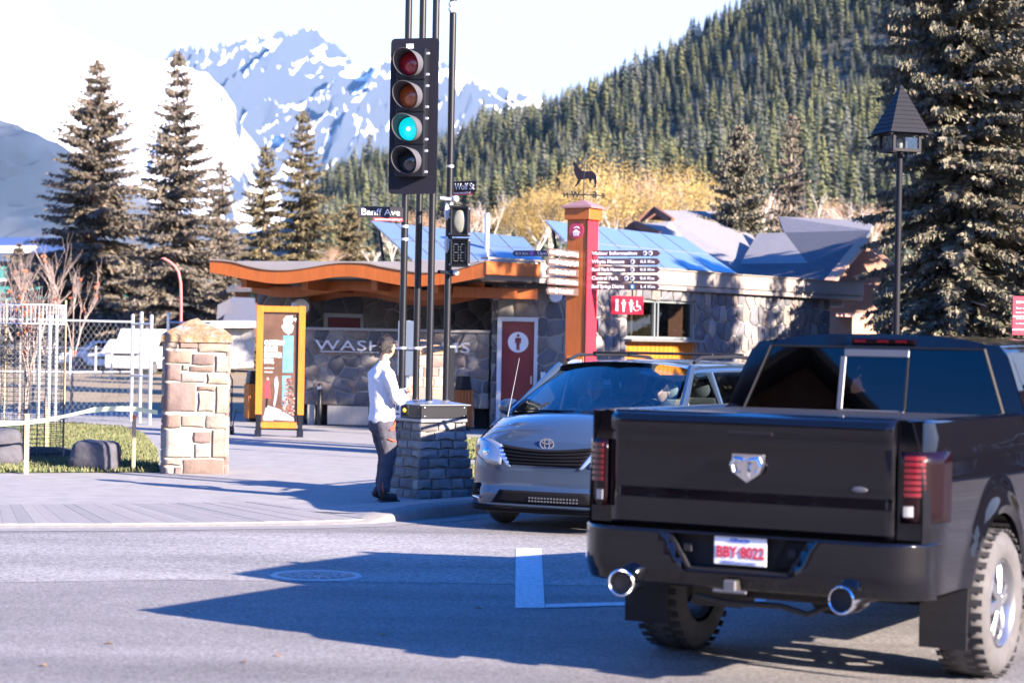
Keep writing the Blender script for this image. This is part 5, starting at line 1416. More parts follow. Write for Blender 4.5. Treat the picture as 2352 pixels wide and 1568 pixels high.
# window
def wp(s_, z, o=0.): return wa+uu*s_+nn*o+Vector((0, 0, z))
wm = (w0+w1)/2
fr = MB()
for s_ in (w0+.03, wm-.2, wm-.06, w1-.03): fr.bar(wp(s_, zs0, -.06), wp(s_, zw1, -.06), .05, .06, up=nn)
fr.bar(wp(w0, zs0+.03, -.06), wp(w1, zs0+.03, -.06), .06, .06); fr.bar(wp(w0, zw1-.03, -.06), wp(w1, zw1-.03, -.06), .06, .06)
wf = fr.build('window_frame', mat('dark_frame', (.22, .25, .25), .4, .4), bld)
rg_g = glass('window_glass', (.25, .27, .24), .04)
for (s0, s1) in ((w0+.06, wm-.23), (wm-.03, w1-.06)):
    mb = MB(); mb.add([wp(s0, zs0+.05, -.08), wp(s1, zs0+.05, -.08), wp(s1, zw1-.05, -.08), wp(s0, zw1-.05, -.08)], [(0, 1, 2, 3)]); mb.build('window_pane', rg_g, wf, fix=False)
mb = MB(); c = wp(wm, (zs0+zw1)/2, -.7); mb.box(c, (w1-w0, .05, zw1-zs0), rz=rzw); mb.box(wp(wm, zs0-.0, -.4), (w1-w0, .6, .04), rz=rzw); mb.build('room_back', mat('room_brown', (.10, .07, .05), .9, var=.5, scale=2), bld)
mb = MB(); mb.box(wp(wm, zs0-.03, .06), (w1-w0+.2, .34, .05), rz=rzw); mb.build('counter_shelf', steel_m, bld, bevel=.008)
npl = 16; pw = (w1-w0)/npl
for i in range(npl):
    mb = MB(); mb.box(wp(w0+pw*(i+.5), (zp0+zs0-.06)/2, -.04), (pw-.012, .04, zs0-.07-zp0), rz=rzw); mb.build('plank', wood_y, bld)
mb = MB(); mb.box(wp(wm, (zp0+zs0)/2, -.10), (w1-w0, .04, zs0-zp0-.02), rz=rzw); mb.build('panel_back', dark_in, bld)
# projecting red pictogram sign
pc0 = P(1403, 700, 43.3); pc1 = P(1478, 700, 43.3); zc = (P(1440, 680, 43.3).z+P(1440, 722, 43.3).z)/2; hh = P(1440, 680, 43.3).z-P(1440, 722, 43.3).z
rs_ = thing('washroom_sign', ((pc0.x+pc1.x)/2, 43.3, zc), 0, 'red hanging sign with white washroom pictograms beside the serving window', 'sign')
mb = MB(); mb.box((0, 0, 0), (pc1.x-pc0.x, .03, hh)); mb.build('board', mat('sign_red', (.48, .01, .03), .4), rs_, bevel=.008)
mb = MB(); f = lambda pts, dx: mb.prism([(a+dx, b_) for a, b_ in pts], lambda a, b_: (a, -.017, b_), lambda a, b_: (a, -.022, b_))
f([(-.03, -.12), (.03, -.12), (.03, .12), (-.03, .12)], -.21)
for dx in (-.07, .08): f([(-.05, .06), (.05, .06), (.02, -.02), (.015, -.13), (-.015, -.13), (-.02, -.02)], dx); f([(.022*math.cos(k*.9), .095+.022*math.sin(k*.9)) for k in range(7)], dx)
f([(.0, .1), (.02, .1), (.025, .0), (.08, -.0), (.10, -.09), (.08, -.09), (.06, -.03), (.0, -.03)], .19); mb.tube([(.19+.06*math.cos(t*.5), -.02, -.05+.06*math.sin(t*.5)) for t in range(5, 14)], .006, 5)
mb.build('pictograms', white_sign, rs_)
mb = MB(); mb.bar((.1, .0, hh/2), (.1, .0, hh/2+.35), .03, .03, up=(0, 1, 0)); mb.build('hanger', black_m, rs_)
# -- roofs -----------------------------------------------------------------
# street-side fascia and flat roof
ra = P(1236, 608, 42.3); ra.z = 0; rb = P(1980, 650, 53.2); rb.z = 0
ftop, fbot = 3.42, 2.99
ru = (rb-ra).normalized(); rn = Vector((ru.y, -ru.x, 0))
# left part outline (above the wave): from corner C (x=1113) leftwards
Cc = P(1113, 600, 41.2); Cc.z = 0; Lc = P(482, 598, 43.4); Lc.z = 0
RT3 = 3.40
poly = [Lc+Vector((.5, .45, 0)), Cc+Vector((-.05, .25, 0)), ra+Vector((-.1, .12, 0)), ra-rn*.02, rb-rn*.02, rb+Vector((-3.2, 2., 0)), Vector((-1.5, 52, 0)), Lc+Vector((.5, 6, 0))]
mb = MB(); mb.prism([(p.x, p.y) for p in poly], lambda u, v: (u, v, 3.02), lambda u, v: (u, v, RT3-.03)); mb.build('roof_slab', roof_m, bld)
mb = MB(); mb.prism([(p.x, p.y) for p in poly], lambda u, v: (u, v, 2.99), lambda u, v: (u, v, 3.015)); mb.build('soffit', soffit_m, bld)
FL = (rb-ra).length; npn = 7
for i in range(npn):
    s0 = FL*i/npn+.006; s1 = FL*(i+1)/npn-.006
    a = ra+ru*s0+rn*.03; b_ = ra+ru*s1+rn*.03
    mb = MB(); mb.bar(a+Vector((0, 0, (ftop+fbot+.12)/2)), b_+Vector((0, 0, (ftop+fbot+.12)/2)), .06, ftop-fbot-.12); mb.bar(a-rn*.015+Vector((0, 0, fbot+.055)), b_-rn*.015+Vector((0, 0, fbot+.055)), .05, .10)
    mb.build('fascia_panel', fascia_m, bld, bevel=.006)
mb = MB(); mb.bar(ra+rn*.02+Vector((0, 0, ftop+.012)), rb+rn*.02+Vector((0, 0, ftop+.012)), .16, .022); mb.build('roof_trim', fascia_m, bld)
# corner return (plain timber) between wave end and fascia
a = Cc+Vector((0, 0, 3.22)); b_ = ra+Vector((0, 0, 3.22)); a = Vector((Cc.x, Cc.y, 3.24)); b_ = Vector((ra.x, ra.y, 3.24))
mb = MB(); mb.bar(a, b_, .12, .26); mb.build('corner_beam', wood_o, bld, bevel=.01)
mb = MB(); mb.bar(a+Vector((0, 0, .19)), b_+Vector((0, 0, .19)), .2, .04); mb.build('roof_trim', fascia_m, bld)
# wavy canopy edge
WT = [(482, 598), (532, 602), (580, 614), (613, 620), (661, 621), (710, 615), (758, 607), (797, 604), (845, 606), (868, 612), (921, 621), (970, 627), (1030, 623), (1080, 612), (1113, 602)]
WBt = [(482, 626), (532, 635), (580, 644), (629, 651), (677, 650), (726, 643), (774, 636), (816, 636), (868, 645), (909, 653), (949, 658), (1030, 652), (1080, 643), (1113, 637)]
def crm(t, x):
    for i in range(len(t)-1):
        if t[i][0] <= x <= t[i+1][0]:
            f = (x-t[i][0])/(t[i+1][0]-t[i][0]); f2 = f
            p0 = t[max(i-1, 0)][1]; p1 = t[i][1]; p2 = t[i+1][1]; p3 = t[min(i+2, len(t)-1)][1]
            return .5*((2*p1)+(-p0+p2)*f+(2*p0-5*p1+4*p2-p3)*f*f+(-p0+3*p1-3*p2+p3)*f**3)
    return t[-1][1]
def wave(name, dy, dz, tk, m, x0=482, x1=1113, hscale=1., zmin=None, trim=False):
    mb = MB(); NN = 60; vs = []
    for i in range(NN+1):
        x = x0+(x1-x0)*i/NN; d = 43.4+(41.2-43.4)*(x-482)/631
        a = P(x, crm(WT, x), d); b_ = P(x, crm(WBt, x), d); zt_ = a.z+dz; zb_ = a.z+dz-(a.z-b_.z)*hscale
        if trim: zb_ = zt_+.03; zt_, zb_ = zb_, zt_+.003
        for (yy, zz) in ((0, zt_), (0, zb_), (tk, zb_), (tk, zt_)): vs.append((a.x, d+dy+yy, zz))
    fs = [(i*4+k, i*4+(k+1) % 4, i*4+4+(k+1) % 4, i*4+4+k) for i in range(NN) for k in range(4)]+[(0, 3, 2, 1), (NN*4, NN*4+1, NN*4+2, NN*4+3)]
    mb.add(vs, fs); return mb.build(name, m, bld, smooth=30)
wave('canopy_beam', 0, 0, .14, wood_o)
wave('canopy_trim', -.03, 0, .5, fascia_m, trim=True)
# canopy deck following the wave back to the slab
mb = MB(); mb.grid(60, 1, lambda u, v: (lambda x, d: (P(x, crm(WT, x), d).x, d+.1+1.2*v, P(x, crm(WT, x), d).z-.02+(.0)*(v)))(482+631*u, 43.4-2.2*u)); mb.build('canopy_deck', fascia_m, bld, solid=.03)
wave('inner_beam', 1.35, -.30, .14, wood_o, 560, 1112, .8)
wave('inner_beam', 2.7, -.42, .14, wood_o, 640, 1112, .7)
for (x0, x1, z, d0_, d1_) in ((560, 700, 2.93, 43.3, 46.2), (700, 850, 2.9, 42.9, 46), (860, 960, 2.9, 42.3, 46), (1000, 1110, 2.86, 41.8, 45), (1040, 1236, 2.80, 42.6, 42.7)):
    mb = MB(); a = P(x0, 640, d0_); b_ = P(x1, 640, d1_); mb.bar((a.x, a.y, z), (b_.x, b_.y, z-.02), .13, .22); mb.build('joist', wood_o, bld, bevel=.01)
# wall lamps / round mirror on pier
mb = MB(); c = P(692, 705, 44.9); mb.lathe([(0, -.06), (.17, -.06), (.21, -.02), (.21, 0)], c=c, n=24, axis='y'); mb.build('round_wall_sign', steel_m, bld)
c = P(1276, 870-190, 43.2); mb = MB(); mb.lathe([(0, -.10), (.12, -.10), (.14, -.06), (.14, 0)], c=c, n=20, axis='y'); mb.build('wall_lamp', frame_w, bld, smooth=40)
mb = MB(); c = P(1248, 820, 43.2); mb.box((c.x, c.y-.1, c.z-1.1+.5), (.10, .05, .6)); mb.build('wall_plate', frame_w, bld)
# flue pipe on the roof
a = P(1117, 600, 44.5); zt_ = P(1117, 490, 44.5).z
mb = MB(); mb.cyl((a.x, a.y, 3.3), (a.x, a.y, zt_), .055, n=14); mb.build('flue', galv, bld, smooth=40)
# -- solar arrays ------------------------------------------------------------
cell = mat('solar_cell', (.13, .19, .29), .5, .0, coat=1, var=.06, scale=2)
panel_f = mat('panel_frame', (.3, .33, .38), .4, .4)
def array(quad, nu, nv, label, legs):
    TL, TR_, BR_, BL_ = quad
    t = thing('solar_array', BL_, 0, label, 'solar panel'); o = Vector(BL_)
    def f(u, v): return (BL_*(1-u)+BR_*u)*(1-v)+(TL*(1-u)+TR_*u)*v-o
    nrm = (f(1, 0)-f(0, 0)).cross(f(0, 1)-f(0, 0)).normalized()
    for i in range(nu):
        for j in range(nv):
            a, b_, c, d = i/nu+.003, (i+1)/nu-.003, j/nv+.006, (j+1)/nv-.006
            mb = MB(); q = [f(a, c), f(b_, c), f(b_, d), f(a, d)]; mb.add([p-nrm*.03 for p in q]+q, [(0, 1, 2, 3), (4, 5, 6, 7), (0, 1, 5, 4), (1, 2, 6, 5), (2, 3, 7, 6), (3, 0, 4, 7)])
            p_ = mb.build('solar_panel', panel_f, t)
            e = .006; q = [f(a+e*.5, c+e), f(b_-e*.5, c+e), f(b_-e*.5, d-e), f(a+e*.5, d-e)]; mb = MB(); mb.add([p+nrm*.004 for p in q], [(0, 1, 2, 3)]); mb.build('cell_sheet', cell, p_)
    mb = MB()
    for (u, v) in legs:
        p = f(u, v)-nrm*.04; mb.bar(p, (p.x+.15, p.y-.2, 3.4-o.z), .05, .05)
        mb.bar(f(u, .05)-nrm*.06, f(u, .95)-nrm*.06, .05, .05)
    mb.build('support_strut', black_m, t)
array((P(849, 506, 46.2), P(1203, 545, 45.4), P(1252, 600, 43.6), P(946, 597, 43.9)), 6, 2, 'tilted blue solar panels on the roof above the orange wavy canopy', [(.03, .9), (.5, .9), (.97, .9), (.25, .9), (.75, .9)])
array((P(1251, 505, 47.0), P(1569, 543, 50.3), P(1694, 628, 48.3), P(1345, 602, 44.6)), 6, 2, 'tilted blue solar panels on the roof right of the wayfinding post', [(.03, .9), (.35, .9), (.66, .9), (.97, .9)])

# ================================================ NEIGHBOURING HOUSES (right)
shingle = mat('grey_shingle', (.17, .17, .18), .85, var=.18, scale=5, bump=.4, bscale=8)
shingle_d = mat('charcoal_shingle', (.055, .06, .075), .85, var=.2, scale=5, bump=.4, bscale=8)
clad_p = mat('peach_render', (.36, .22, .155), .85, var=.08, scale=3)
clad_b = mat('brown_cladding', (.14, .065, .045), .7)
def roofquad(mb, q, t=.12):
    q = [Vector(p) for p in q]; n = (q[1]-q[0]).cross(q[2]-q[0]).normalized(); n = n if n.z > 0 else -n
    k = len(q); mb.add(q+[p-n*t for p in q], [tuple(range(k)), tuple(range(k, 2*k))[::-1]]+[(i, k+i, k+(i+1) % k, (i+1) % k) for i in range(k)])
def PV(t): return P(*t)
h1 = thing('house', (0, 0, 0), 0, 'house with pale grey shingle roofs and dark gables, behind the spruce and solar panels', 'house')
A, B_, Dd = (1504, 482, 70), (1700, 487, 77), (1541, 507, 68.5)
E_ = (1457, 516, 64)
mb = MB(); roofquad(mb, [P(1504, 482, 70), P(1700, 487, 77), P(1790, 650, 62), P(1610, 650, 60), P(1541, 507, 68)])
roofquad(mb, [P(*E_), P(1541, 508, 67.8), P(1650, 650, 59.5), P(1590, 650, 58.5), P(1513, 537, 62)]); mb.build('roof', shingle, h1)
mb = MB(); mb.prism([(1504, 484), (1543, 508), (1474, 504)], lambda u, v: P(u, v, 69.5), lambda u, v: P(u, v, 72)); mb.build('gable', clad_b, h1)
mb = MB(); mb.prism([(1457, 518), (1515, 538), (1560, 600), (1420, 600), (1432, 530)], lambda u, v: P(u, v, 63.4), lambda u, v: P(u, v, 64.4)); mb.build('gable', clad_b, h1)
for (a, b_) in (((1504, 481, 69.3), (1545, 508, 68)), ((1504, 481, 69.3), (1470, 505, 69.3)), ((1457, 515, 63.2), (1515, 538, 62)), ((1457, 515, 63.2), (1420, 546, 63.2))):
    mb = MB(); mb.bar(P(*a), P(*b_), .1, .2); mb.build('barge_board', clad_b, h1)
a = P(1600, 700, 72); mb = MB(); mb.box((a.x, a.y+2, 1.6), (7, 7, 3.2)); mb.build('wall', clad_b, h1)
h2 = thing('house', (0, 0, 0), 0, 'peach walled house with charcoal shingle valley roof, left of the big spruces', 'house')
R0, R1, R2, V0, V1, V2 = P(1788, 497, 70), P(2008, 508, 66), P(2000, 529, 63), P(1802, 534, 67), P(1855, 604, 60), P(1902, 650, 57.5)
mb = MB(); roofquad(mb, [R0, R1, R2, V0]); roofquad(mb, [V0, V1, P(1700, 606, 62), P(1740, 536, 68)]); mb.build('roof', shingle, h2)
mb = MB(); roofquad(mb, [V0, R2, P(1984, 552, 60.5), V2, V1]); roofquad(mb, [V1, V2, P(1908, 672, 57), P(1690, 664, 58), P(1700, 606, 62)]); mb.build('valley_roof', shingle_d, h2)
mb = MB(); mb.prism([(1984, 556), (2040, 612), (2040, 800), (1906, 800), (1906, 668)], lambda u, v: P(u, v, 60.6), lambda u, v: P(u, v, 64)); mb.build('wall', clad_p, h2)
mb = MB(); mb.bar(P(1985, 551, 60.2), P(1900, 655, 57.3), .3, .12); mb.bar(P(1985, 551, 60.2), P(2050, 610, 60.0), .3, .12); mb.build('barge_board', clad_p, h2)
mb = MB(); mb.bar(P(1936, 655, 60.3), P(2028, 660, 60.1), .3, .1); mb.build('string_course', mat('pink_trim', (.28, .16, .13), .7), h2)
# lower annexe right of the washrooms with a white air unit
an = thing('annexe', (0, 0, 0), 0, 'low peach coloured annexe at the right end of the washroom building', 'building')
mb = MB(); a = P(1898, 760, 54.5); b_ = P(2010, 760, 56); mb.bar((a.x, a.y+1, 1.3), (b_.x, b_.y+1, 1.3), 2, 2.6); mb.build('wall', clad_p, an)
mb = MB(); mb.bar((a.x, a.y-.1, 2.66), (b_.x, b_.y-.1, 2.66), .5, .1); mb.build('roof_edge', mat('pink_edge', (.42, .24, .2), .7), an)
c = P(1917, 699, 53.6); mb = MB(); mb.box(c, (.42, .3, .14)); mb.build('ventilation_unit', frame_w, an, bevel=.02)

# ================================================ LEFT BACKGROUND BUILDINGS
teal = mat('teal_glazing', (.03, .18, .18), .15, coat=.5)
plain_w = mat('soffit_white', (.78, .78, .78), .5)  # one even white for eaves, rail, hut roof and board face
blue_roof = mat('blue_metal_roof', (.04, .08, .22), .45, .2)
lod = thing('pavilion', (0, 0, 0), 0, 'long glazed pavilion with a blue roof edge, seen through the two big spruces', 'building')
D = 135
def bx(mb, x0, y0, x1, y1, d0, d1): mb.prism([(x0, y1), (x1, y1), (x1, y0), (x0, y0)], lambda u, v: P(u, v, d0), lambda u, v: P(u, v, d1))
mb = MB(); bx(mb, -60, 545, 230, 582, D-1, D+6); bx(mb, 90, 565, 225, 590, D-2, D+5); mb.build('roof', blue_roof, lod)
mb = MB(); bx(mb, -60, 600, 500, 850, D, D+6); mb.build('wall', mat('pavilion_wall', (.06, .07, .08), .7), lod)
for i in range(12):
    x0 = -50+i*44
    mb = MB(); bx(mb, x0, 612, x0+36, 690, D-.1, D-.02); mb.build('window', teal, lod)
for (x0, x1, y) in ((-40, 110, 572), (95, 100, 590), (290, 310, 577), (345, 380, 582), (380, 430, 580)):
    mb = MB(); bx(mb, x0, y-7, x1, y+8, D-1.4, D-1.1); mb.build('eave_board', plain_w, lod)
mb = MB(); bx(mb, -60, 640, 200, 646, D-.6, D-.3); mb.build('balcony_rail', plain_w, lod)
# small white stone hut and its flat roof behind the poster stand
hut = thing('hut', (0, 0, 0), 0, 'small sunlit white stone hut with flat roof, between pillar and poster stand', 'building')
hd_ = 62; stone_wh = mat('white_rubble', (.42, .41, .385), .9, var=.3, scale=2.5, bump=.6, bscale=8)
mb = MB(); bx(mb, 455, 752, 583, 845, hd_, hd_+3); mb.build('wall', stone_wh, hut)
a = P(455, 845, hd_); b_ = P(583, 845, hd_); c = P(455, 756, hd_)
stones(hut, voronoi(b_.x-a.x, c.z-a.z, .42, rgb, 1.1), a+Vector((0, 0, 0)), (b_-a), (0, 0, 1), stone_wh, rgb, .02, .03)
mb = MB(); bx(mb, 440, 737, 588, 752, hd_-.4, hd_+3.4); mb.build('roof', plain_w, hut)
h3 = thing('house', (0, 0, 0), 0, 'small house with a grey blue hipped roof left of the washroom building', 'house')
mb = MB(); roofquad(mb, [P(532, 682, 82), P(585, 684, 82), P(592, 737, 78), P(512, 735, 78)]); mb.prism([(512, 737), (532, 684), (500, 700), (497, 737)], lambda u, v: P(u, v, 79), lambda u, v: P(u, v, 81)); mb.build('roof', mat('slate_roof', (.10, .105, .13), .8, var=.1), h3)
mb = MB(); bx(mb, 497, 736, 592, 770, 79, 84); mb.build('wall', clad_b, h3)
h4 = thing('house', (0, 0, 0), 0, 'brown upper storey house half hidden by conifers above the canopy', 'house')
mb = MB(); bx(mb, 540, 660, 620, 740, 96, 100); mb.build('wall', clad_b, h4); mb = MB(); roofquad(mb, [P(530, 655, 100), P(630, 655, 100), P(640, 664, 95), P(520, 664, 95)]); mb.build('roof', shingle_d, h4)
mb = MB(); bx(mb, 575, 672, 584, 684, 95.8, 95.9); mb.build('window', teal, h4)

# ================================================ LODGE BEHIND THE PHOTOGRAPHER (mirrored in the pickup)
lg_ = thing('chalet', (-21, -9.5, 0), R(-46), 'brown timber chalet across the road, mirrored in the pickup window', 'building')
lg_.scale = (1.3, 1.3, 1.27); chb = mat('chalet_brown', (.20, .095, .06), .8, var=.2, scale=1.5); chw = mat('chalet_white', (.6, .6, .6), .6)
mb = MB(); mb.box((0, -5, 3.2), (17, 10, 6.4)); mb.build('wall', chb, lg_)
mb = MB()
for (xc, wd, zt_) in ((-3, 9.6, 10.4),): mb.prism([(xc-wd/2, 6.4), (xc+wd/2, 6.4), (xc, zt_)], lambda u, v: (u, .1, v), lambda u, v: (u, -10, v))
mb.build('gable', chb, lg_)
mb = MB(); roofquad(mb, [(-8.6, .9, 5.9), (-3, .9, 10.7), (-3, -10.5, 10.7), (-8.6, -10.5, 5.9)]); roofquad(mb, [(2.6, .9, 5.9), (-3, .9, 10.7), (-3, -10.5, 10.7), (2.6, -10.5, 5.9)]); roofquad(mb, [(2.0, .9, 6.1), (9.2, .9, 6.1), (9.2, -5, 8.6), (2.0, -5, 8.6)]); mb.build('roof', shingle_d, lg_)
for i in range(6):
    for z in (1.3, 4.4):
        x = -7+i*2.8
        mb = MB(); mb.box((x, .06, z), (1.5, .1, 1.5)); wfr = mb.build('window', chw, lg_); 
        for dx in (-.36, .36):
            mb = MB(); mb.box((x+dx, .12, z), (.6, .02, 1.3)); mb.build('pane', tint, wfr)
mb = MB(); mb.box((0, .5, 3.0), (17, 1.1, .18)); mb.build('awning', chw, lg_)

# buildings and trees behind the photographer, seen only as reflections in paint and glass
def back_row(x, y, rz, W_, Dp, H_, m, label, n, awn):
    t = thing('shop_building', (x, y, 0), rz, label, 'building')
    mb = MB(); mb.box((0, -Dp/2, H_/2), (W_, Dp, H_)); mb.build('wall', m, t)
    mb = MB(); mb.box((0, -Dp/2, H_+.15), (W_+.8, Dp+.8, .3)); mb.build('roof', shingle_d, t)
    mb = MB(); mb.box((0, .7, 2.9), (W_, 1.5, .25)); mb.build('awning', awn, t)
    for i in range(n):
        x_ = -W_/2+W_*(i+.5)/n
        for z, h in ((1.4, 1.9), (5.0, 1.5)):
            mb = MB(); mb.box((x_, .05, z), (W_/n*.62, .1, h)); f_ = mb.build('window', chw, t); mb = MB(); mb.box((x_, .11, z), (W_/n*.54, .02, h-.2)); mb.build('pane', tint, f_)
back_row(7, -21, 0, 26, 10, 7.2, mat('brick_back', (.16, .08, .06), .85, var=.2, scale=3), 'brick shop row behind the photographer, seen only in reflections', 7, mat('red_awning', (.35, .03, .03), .8))
back_row(-40, 14, R(-95), 22, 10, 7.0, mat('stone_back', (.17, .15, .13), .85, var=.2, scale=3), 'stone shop row far left of the photographer, seen only in reflections', 6, shingle_d)
back_row(40, 38, R(128), 30, 10, 8.5, mat('timber_back', (.12, .07, .045), .85, var=.2, scale=3), 'timber shop row across the side street, seen only in reflections', 8, mat('green_awning', (.03, .08, .05), .8))
# ================================================ TREES
bark = mat('spruce_bark', (.22, .17, .14), .95, var=.3, scale=6, bump=.5)
def foliage(name, cols, tr=.0):
    m = mat(name, cols[0], .85, island=1, cols=cols, spec=.2)
    return m
needle_warm = foliage('spruce_needles_olive', [(.10, .09, .065), (.13, .11, .085), (.17, .14, .11), (.12, .105, .08), (.20, .165, .13), (.08, .08, .065)])
needle_green = foliage('spruce_needles_blue_green', [(.085, .09, .06), (.13, .125, .09), (.105, .11, .075), (.17, .155, .12), (.07, .078, .055), (.20, .17, .13)])
needle_gold = foliage('spruce_needles_golden', [(.16, .13, .06), (.12, .10, .055), (.20, .16, .08), (.10, .09, .055), (.08, .075, .05)])
cone_m = mat('spruce_cones', (.25, .10, .05), .9)
white_bark = mat('pale_bark', (.55, .50, .44), .9, var=.25, scale=6)
twig_m = mat('grey_twigs', (.25, .20, .18), .9, var=.2, scale=4)

def spruce_mesh(seed, H_, Rb, m, gap=.0, dens=1., z0=.05, droop=.35, shape=1.0, leaf=1.0, cones=0.):
    rg = random.Random(seed); mb = MB(); V_ = mb.v; F_ = mb.f; N_ = int(230*dens); U = rg.uniform
    def leafq(o, d, wd, w_):
        n = len(V_); c_ = (-d[1]*w_, d[0]*w_, U(-.6, .6)*w_*wd)
        V_.append(o); V_.append((o[0]+d[0]*.45-c_[0], o[1]+d[1]*.45-c_[1], o[2]+d[2]*.45-c_[2])); V_.append((o[0]+d[0], o[1]+d[1], o[2]+d[2])); V_.append((o[0]+d[0]*.55+c_[0], o[1]+d[1]*.55+c_[1], o[2]+d[2]*.55+c_[2]))
        F_.append((n, n+1, n+2, n+3)); mb.mi.append(mb.m)
    bulge = [U(.78, 1.15) for _ in range(40)]
    for i in range(N_):
        f = (i+rg.random())/N_; t = z0+(1-z0)*(1-(1-f)**1.3)*.985; z = H_*t
        if rg.random() < gap: continue
        KW = max(14, int(H_/.52)); t = (round(t*KW)+U(-.36, .36))/KW; t = min(max(t, .02), .985); z = H_*t
        az = i*2.399+U(-.5, .5); ca, sa = math.cos(az), math.sin(az)
        L_ = Rb*((1-t)**shape)*U(.62, 1.12)*bulge[int(t*13)*3 % 36+int((az % 6.283)/2.1)]+.02*Rb
        up0 = .35*t; n_ = max(3, int(L_/(.125*leaf))); dr_ = droop*(1.1-t)
        for k in range(1, n_+1):
            s = k/n_; r = L_*s; zz = z+L_*(up0*s-dr_*(s**1.4)+.22*max(0, s-.6))
            tw = (.20*L_*(1-s)+.16*leaf)
            for side in (-1, 1, -.5, .5, 0):
                if rg.random() < .12: continue
                ln = tw*U(.6, 1.25)*(1 if side else .8); fx = U(.35, .8)
                d = (ln*(ca*fx-sa*side), ln*(sa*fx+ca*side), ln*U(-.75, .12))
                o = (ca*r+U(-.05, .05), sa*r+U(-.05, .05), zz+U(-.05, .05))
                leafq(o, d, 1., U(.08, .16))
                if side and ln > .2*leaf:
                    o2 = (o[0]+d[0]*.5, o[1]+d[1]*.5, o[2]+d[2]*.5); l2 = ln*.6
                    leafq(o2, (l2*(ca*.8-sa*side*.2), l2*(sa*.8+ca*side*.2), -l2*U(.2, .9)), 1., U(.12, .20))
            if cones and rg.random() < cones*.5:
                mb.m = 1; o = Vector((ca*r, sa*r, zz-.05)); mb.add([o, o+Vector((.03, 0, -.06)), o+Vector((0, 0, -.15)), o+Vector((-.03, 0, -.06)), o+Vector((0, .03, -.06))], [(0, 1, 2), (0, 2, 3), (0, 4, 2)]); mb.m = 0
    for i in range(60):
        a = U(0, 6.28); zz = H_*(.95+.045*rg.random()); l = .22*leaf
        leafq((0, 0, zz), (math.cos(a)*l*.8, math.sin(a)*l*.8, l*U(.2, 1.2)), 1., .16)
    return mb.mesh('crown', [m, cone_m], fix=False)
def trunk_mesh(H_, r, m=bark):
    mb = MB(); mb.tube([(0, 0, -.1), (.02, 0, H_*.3), (-.02, .02, H_*.65), (0, 0, H_*.985)], [r, r*.72, r*.4, r*.06], 8)
    rg = random.Random(int(H_*10))
    for i in range(18):
        z = H_*(.1+.8*i/18); a = i*2.4; L_ = r*9*(1-i/22); mb.tube([(0, 0, z), (math.cos(a)*L_*.5, math.sin(a)*L_*.5, z+.02), (math.cos(a)*L_, math.sin(a)*L_, z-.12)], [r*.16, r*.1, r*.04], 5)
    return mb.mesh('trunk', m, smooth=50)
TM = {}
def spruce(px_, ytop, d, wpx, key, label, group=None, zr=0., base=0., Hm=None, shape=1., gap=0., dens=1., m=None, droop=.35, leaf=None, cones=0., z0=.05):
    c = P(px_, 760, d); zt = P(px_, ytop, d).z if Hm is None else Hm
    Hh = zt-base; Rb = wpx/2*d/4900
    if key not in TM:
        TM[key] = (Hh, Rb, spruce_mesh(sum(map(ord, key)), Hh, Rb, m or needle_warm, gap, dens, z0, droop, shape, (leaf or Hh/12)*.62, cones), trunk_mesh(Hh, Hh*.018))
    H0, R0, cm, tm = TM[key]
    t = thing('spruce_tree', (c.x, c.y, base), zr, label, 'tree', group); t.scale = (Rb/R0, Rb/R0, Hh/H0)
    link('crown', cm, t); link('trunk', tm, t); return t
spruce(212, 138, 108, 560, 'a', 'tall rust flecked spruce, leftmost of the two big ones left of the signal', shape=.85, gap=.04, dens=1.6, m=needle_warm, cones=.15, droop=.45)
spruce(398, 118, 101, 460, 'b', 'tall spruce with thin spire top, right one of the big left pair', shape=.95, gap=.06, dens=1.5, m=needle_warm, cones=.06, droop=.4)
spruce(500, 370, 112, 270, 'c', 'shorter broad spruce behind the canopy tip, right of the thin topped spruce', shape=.8, dens=1., m=needle_warm)
spruce(688, 252, 118, 300, 'd', 'slender open spruce with visible pale trunk, above the canopy crest', shape=.72, gap=.18, dens=1.0, m=needle_gold, droop=.5)
spruce(603, 335, 115, 260, 'e', 'shorter golden spruce just left of the slender open spruce', shape=.7, gap=.15, dens=.9, m=needle_gold, droop=.5)
spruce(800, 470, 122, 260, 'f', 'round topped olive spruce behind the Banff Ave sign', shape=.6, dens=.9, m=needle_gold)
spruce(1690, 288, 72, 320, 'g', 'grey green spruce in front of the shingled houses, right of the wayfinding post', shape=.62, gap=.03, dens=1.7, m=needle_green, droop=.3)
spruce(1810, 262, 92, 170, 'h', 'narrow brownish spruce standing behind and right of the grey green one', shape=.6, dens=1., m=needle_warm)
spruce(2195, 0, 50, 600, 'i', 'huge pale green spruce right behind the lantern street lamp', Hm=15.5, shape=.45, gap=.02, dens=3.0, m=needle_green, droop=.55, leaf=.62, z0=.03)
spruce(2410, 0, 56, 520, 'j', 'huge spruce cut by the right edge of the picture', Hm=16, shape=.5, gap=.02, dens=2.6, m=needle_green, droop=.55, leaf=.66, z0=.03)
spruce(40, 560, 115, 160, 'k', 'low dark spruce at the far left, behind the bare bush', shape=.7, dens=.8, m=needle_warm)
spruce(2030, 640, 52, 90, 'l', 'small dark spruce at the foot of the big pale green one', shape=.6, dens=.7, m=needle_green, leaf=.5)
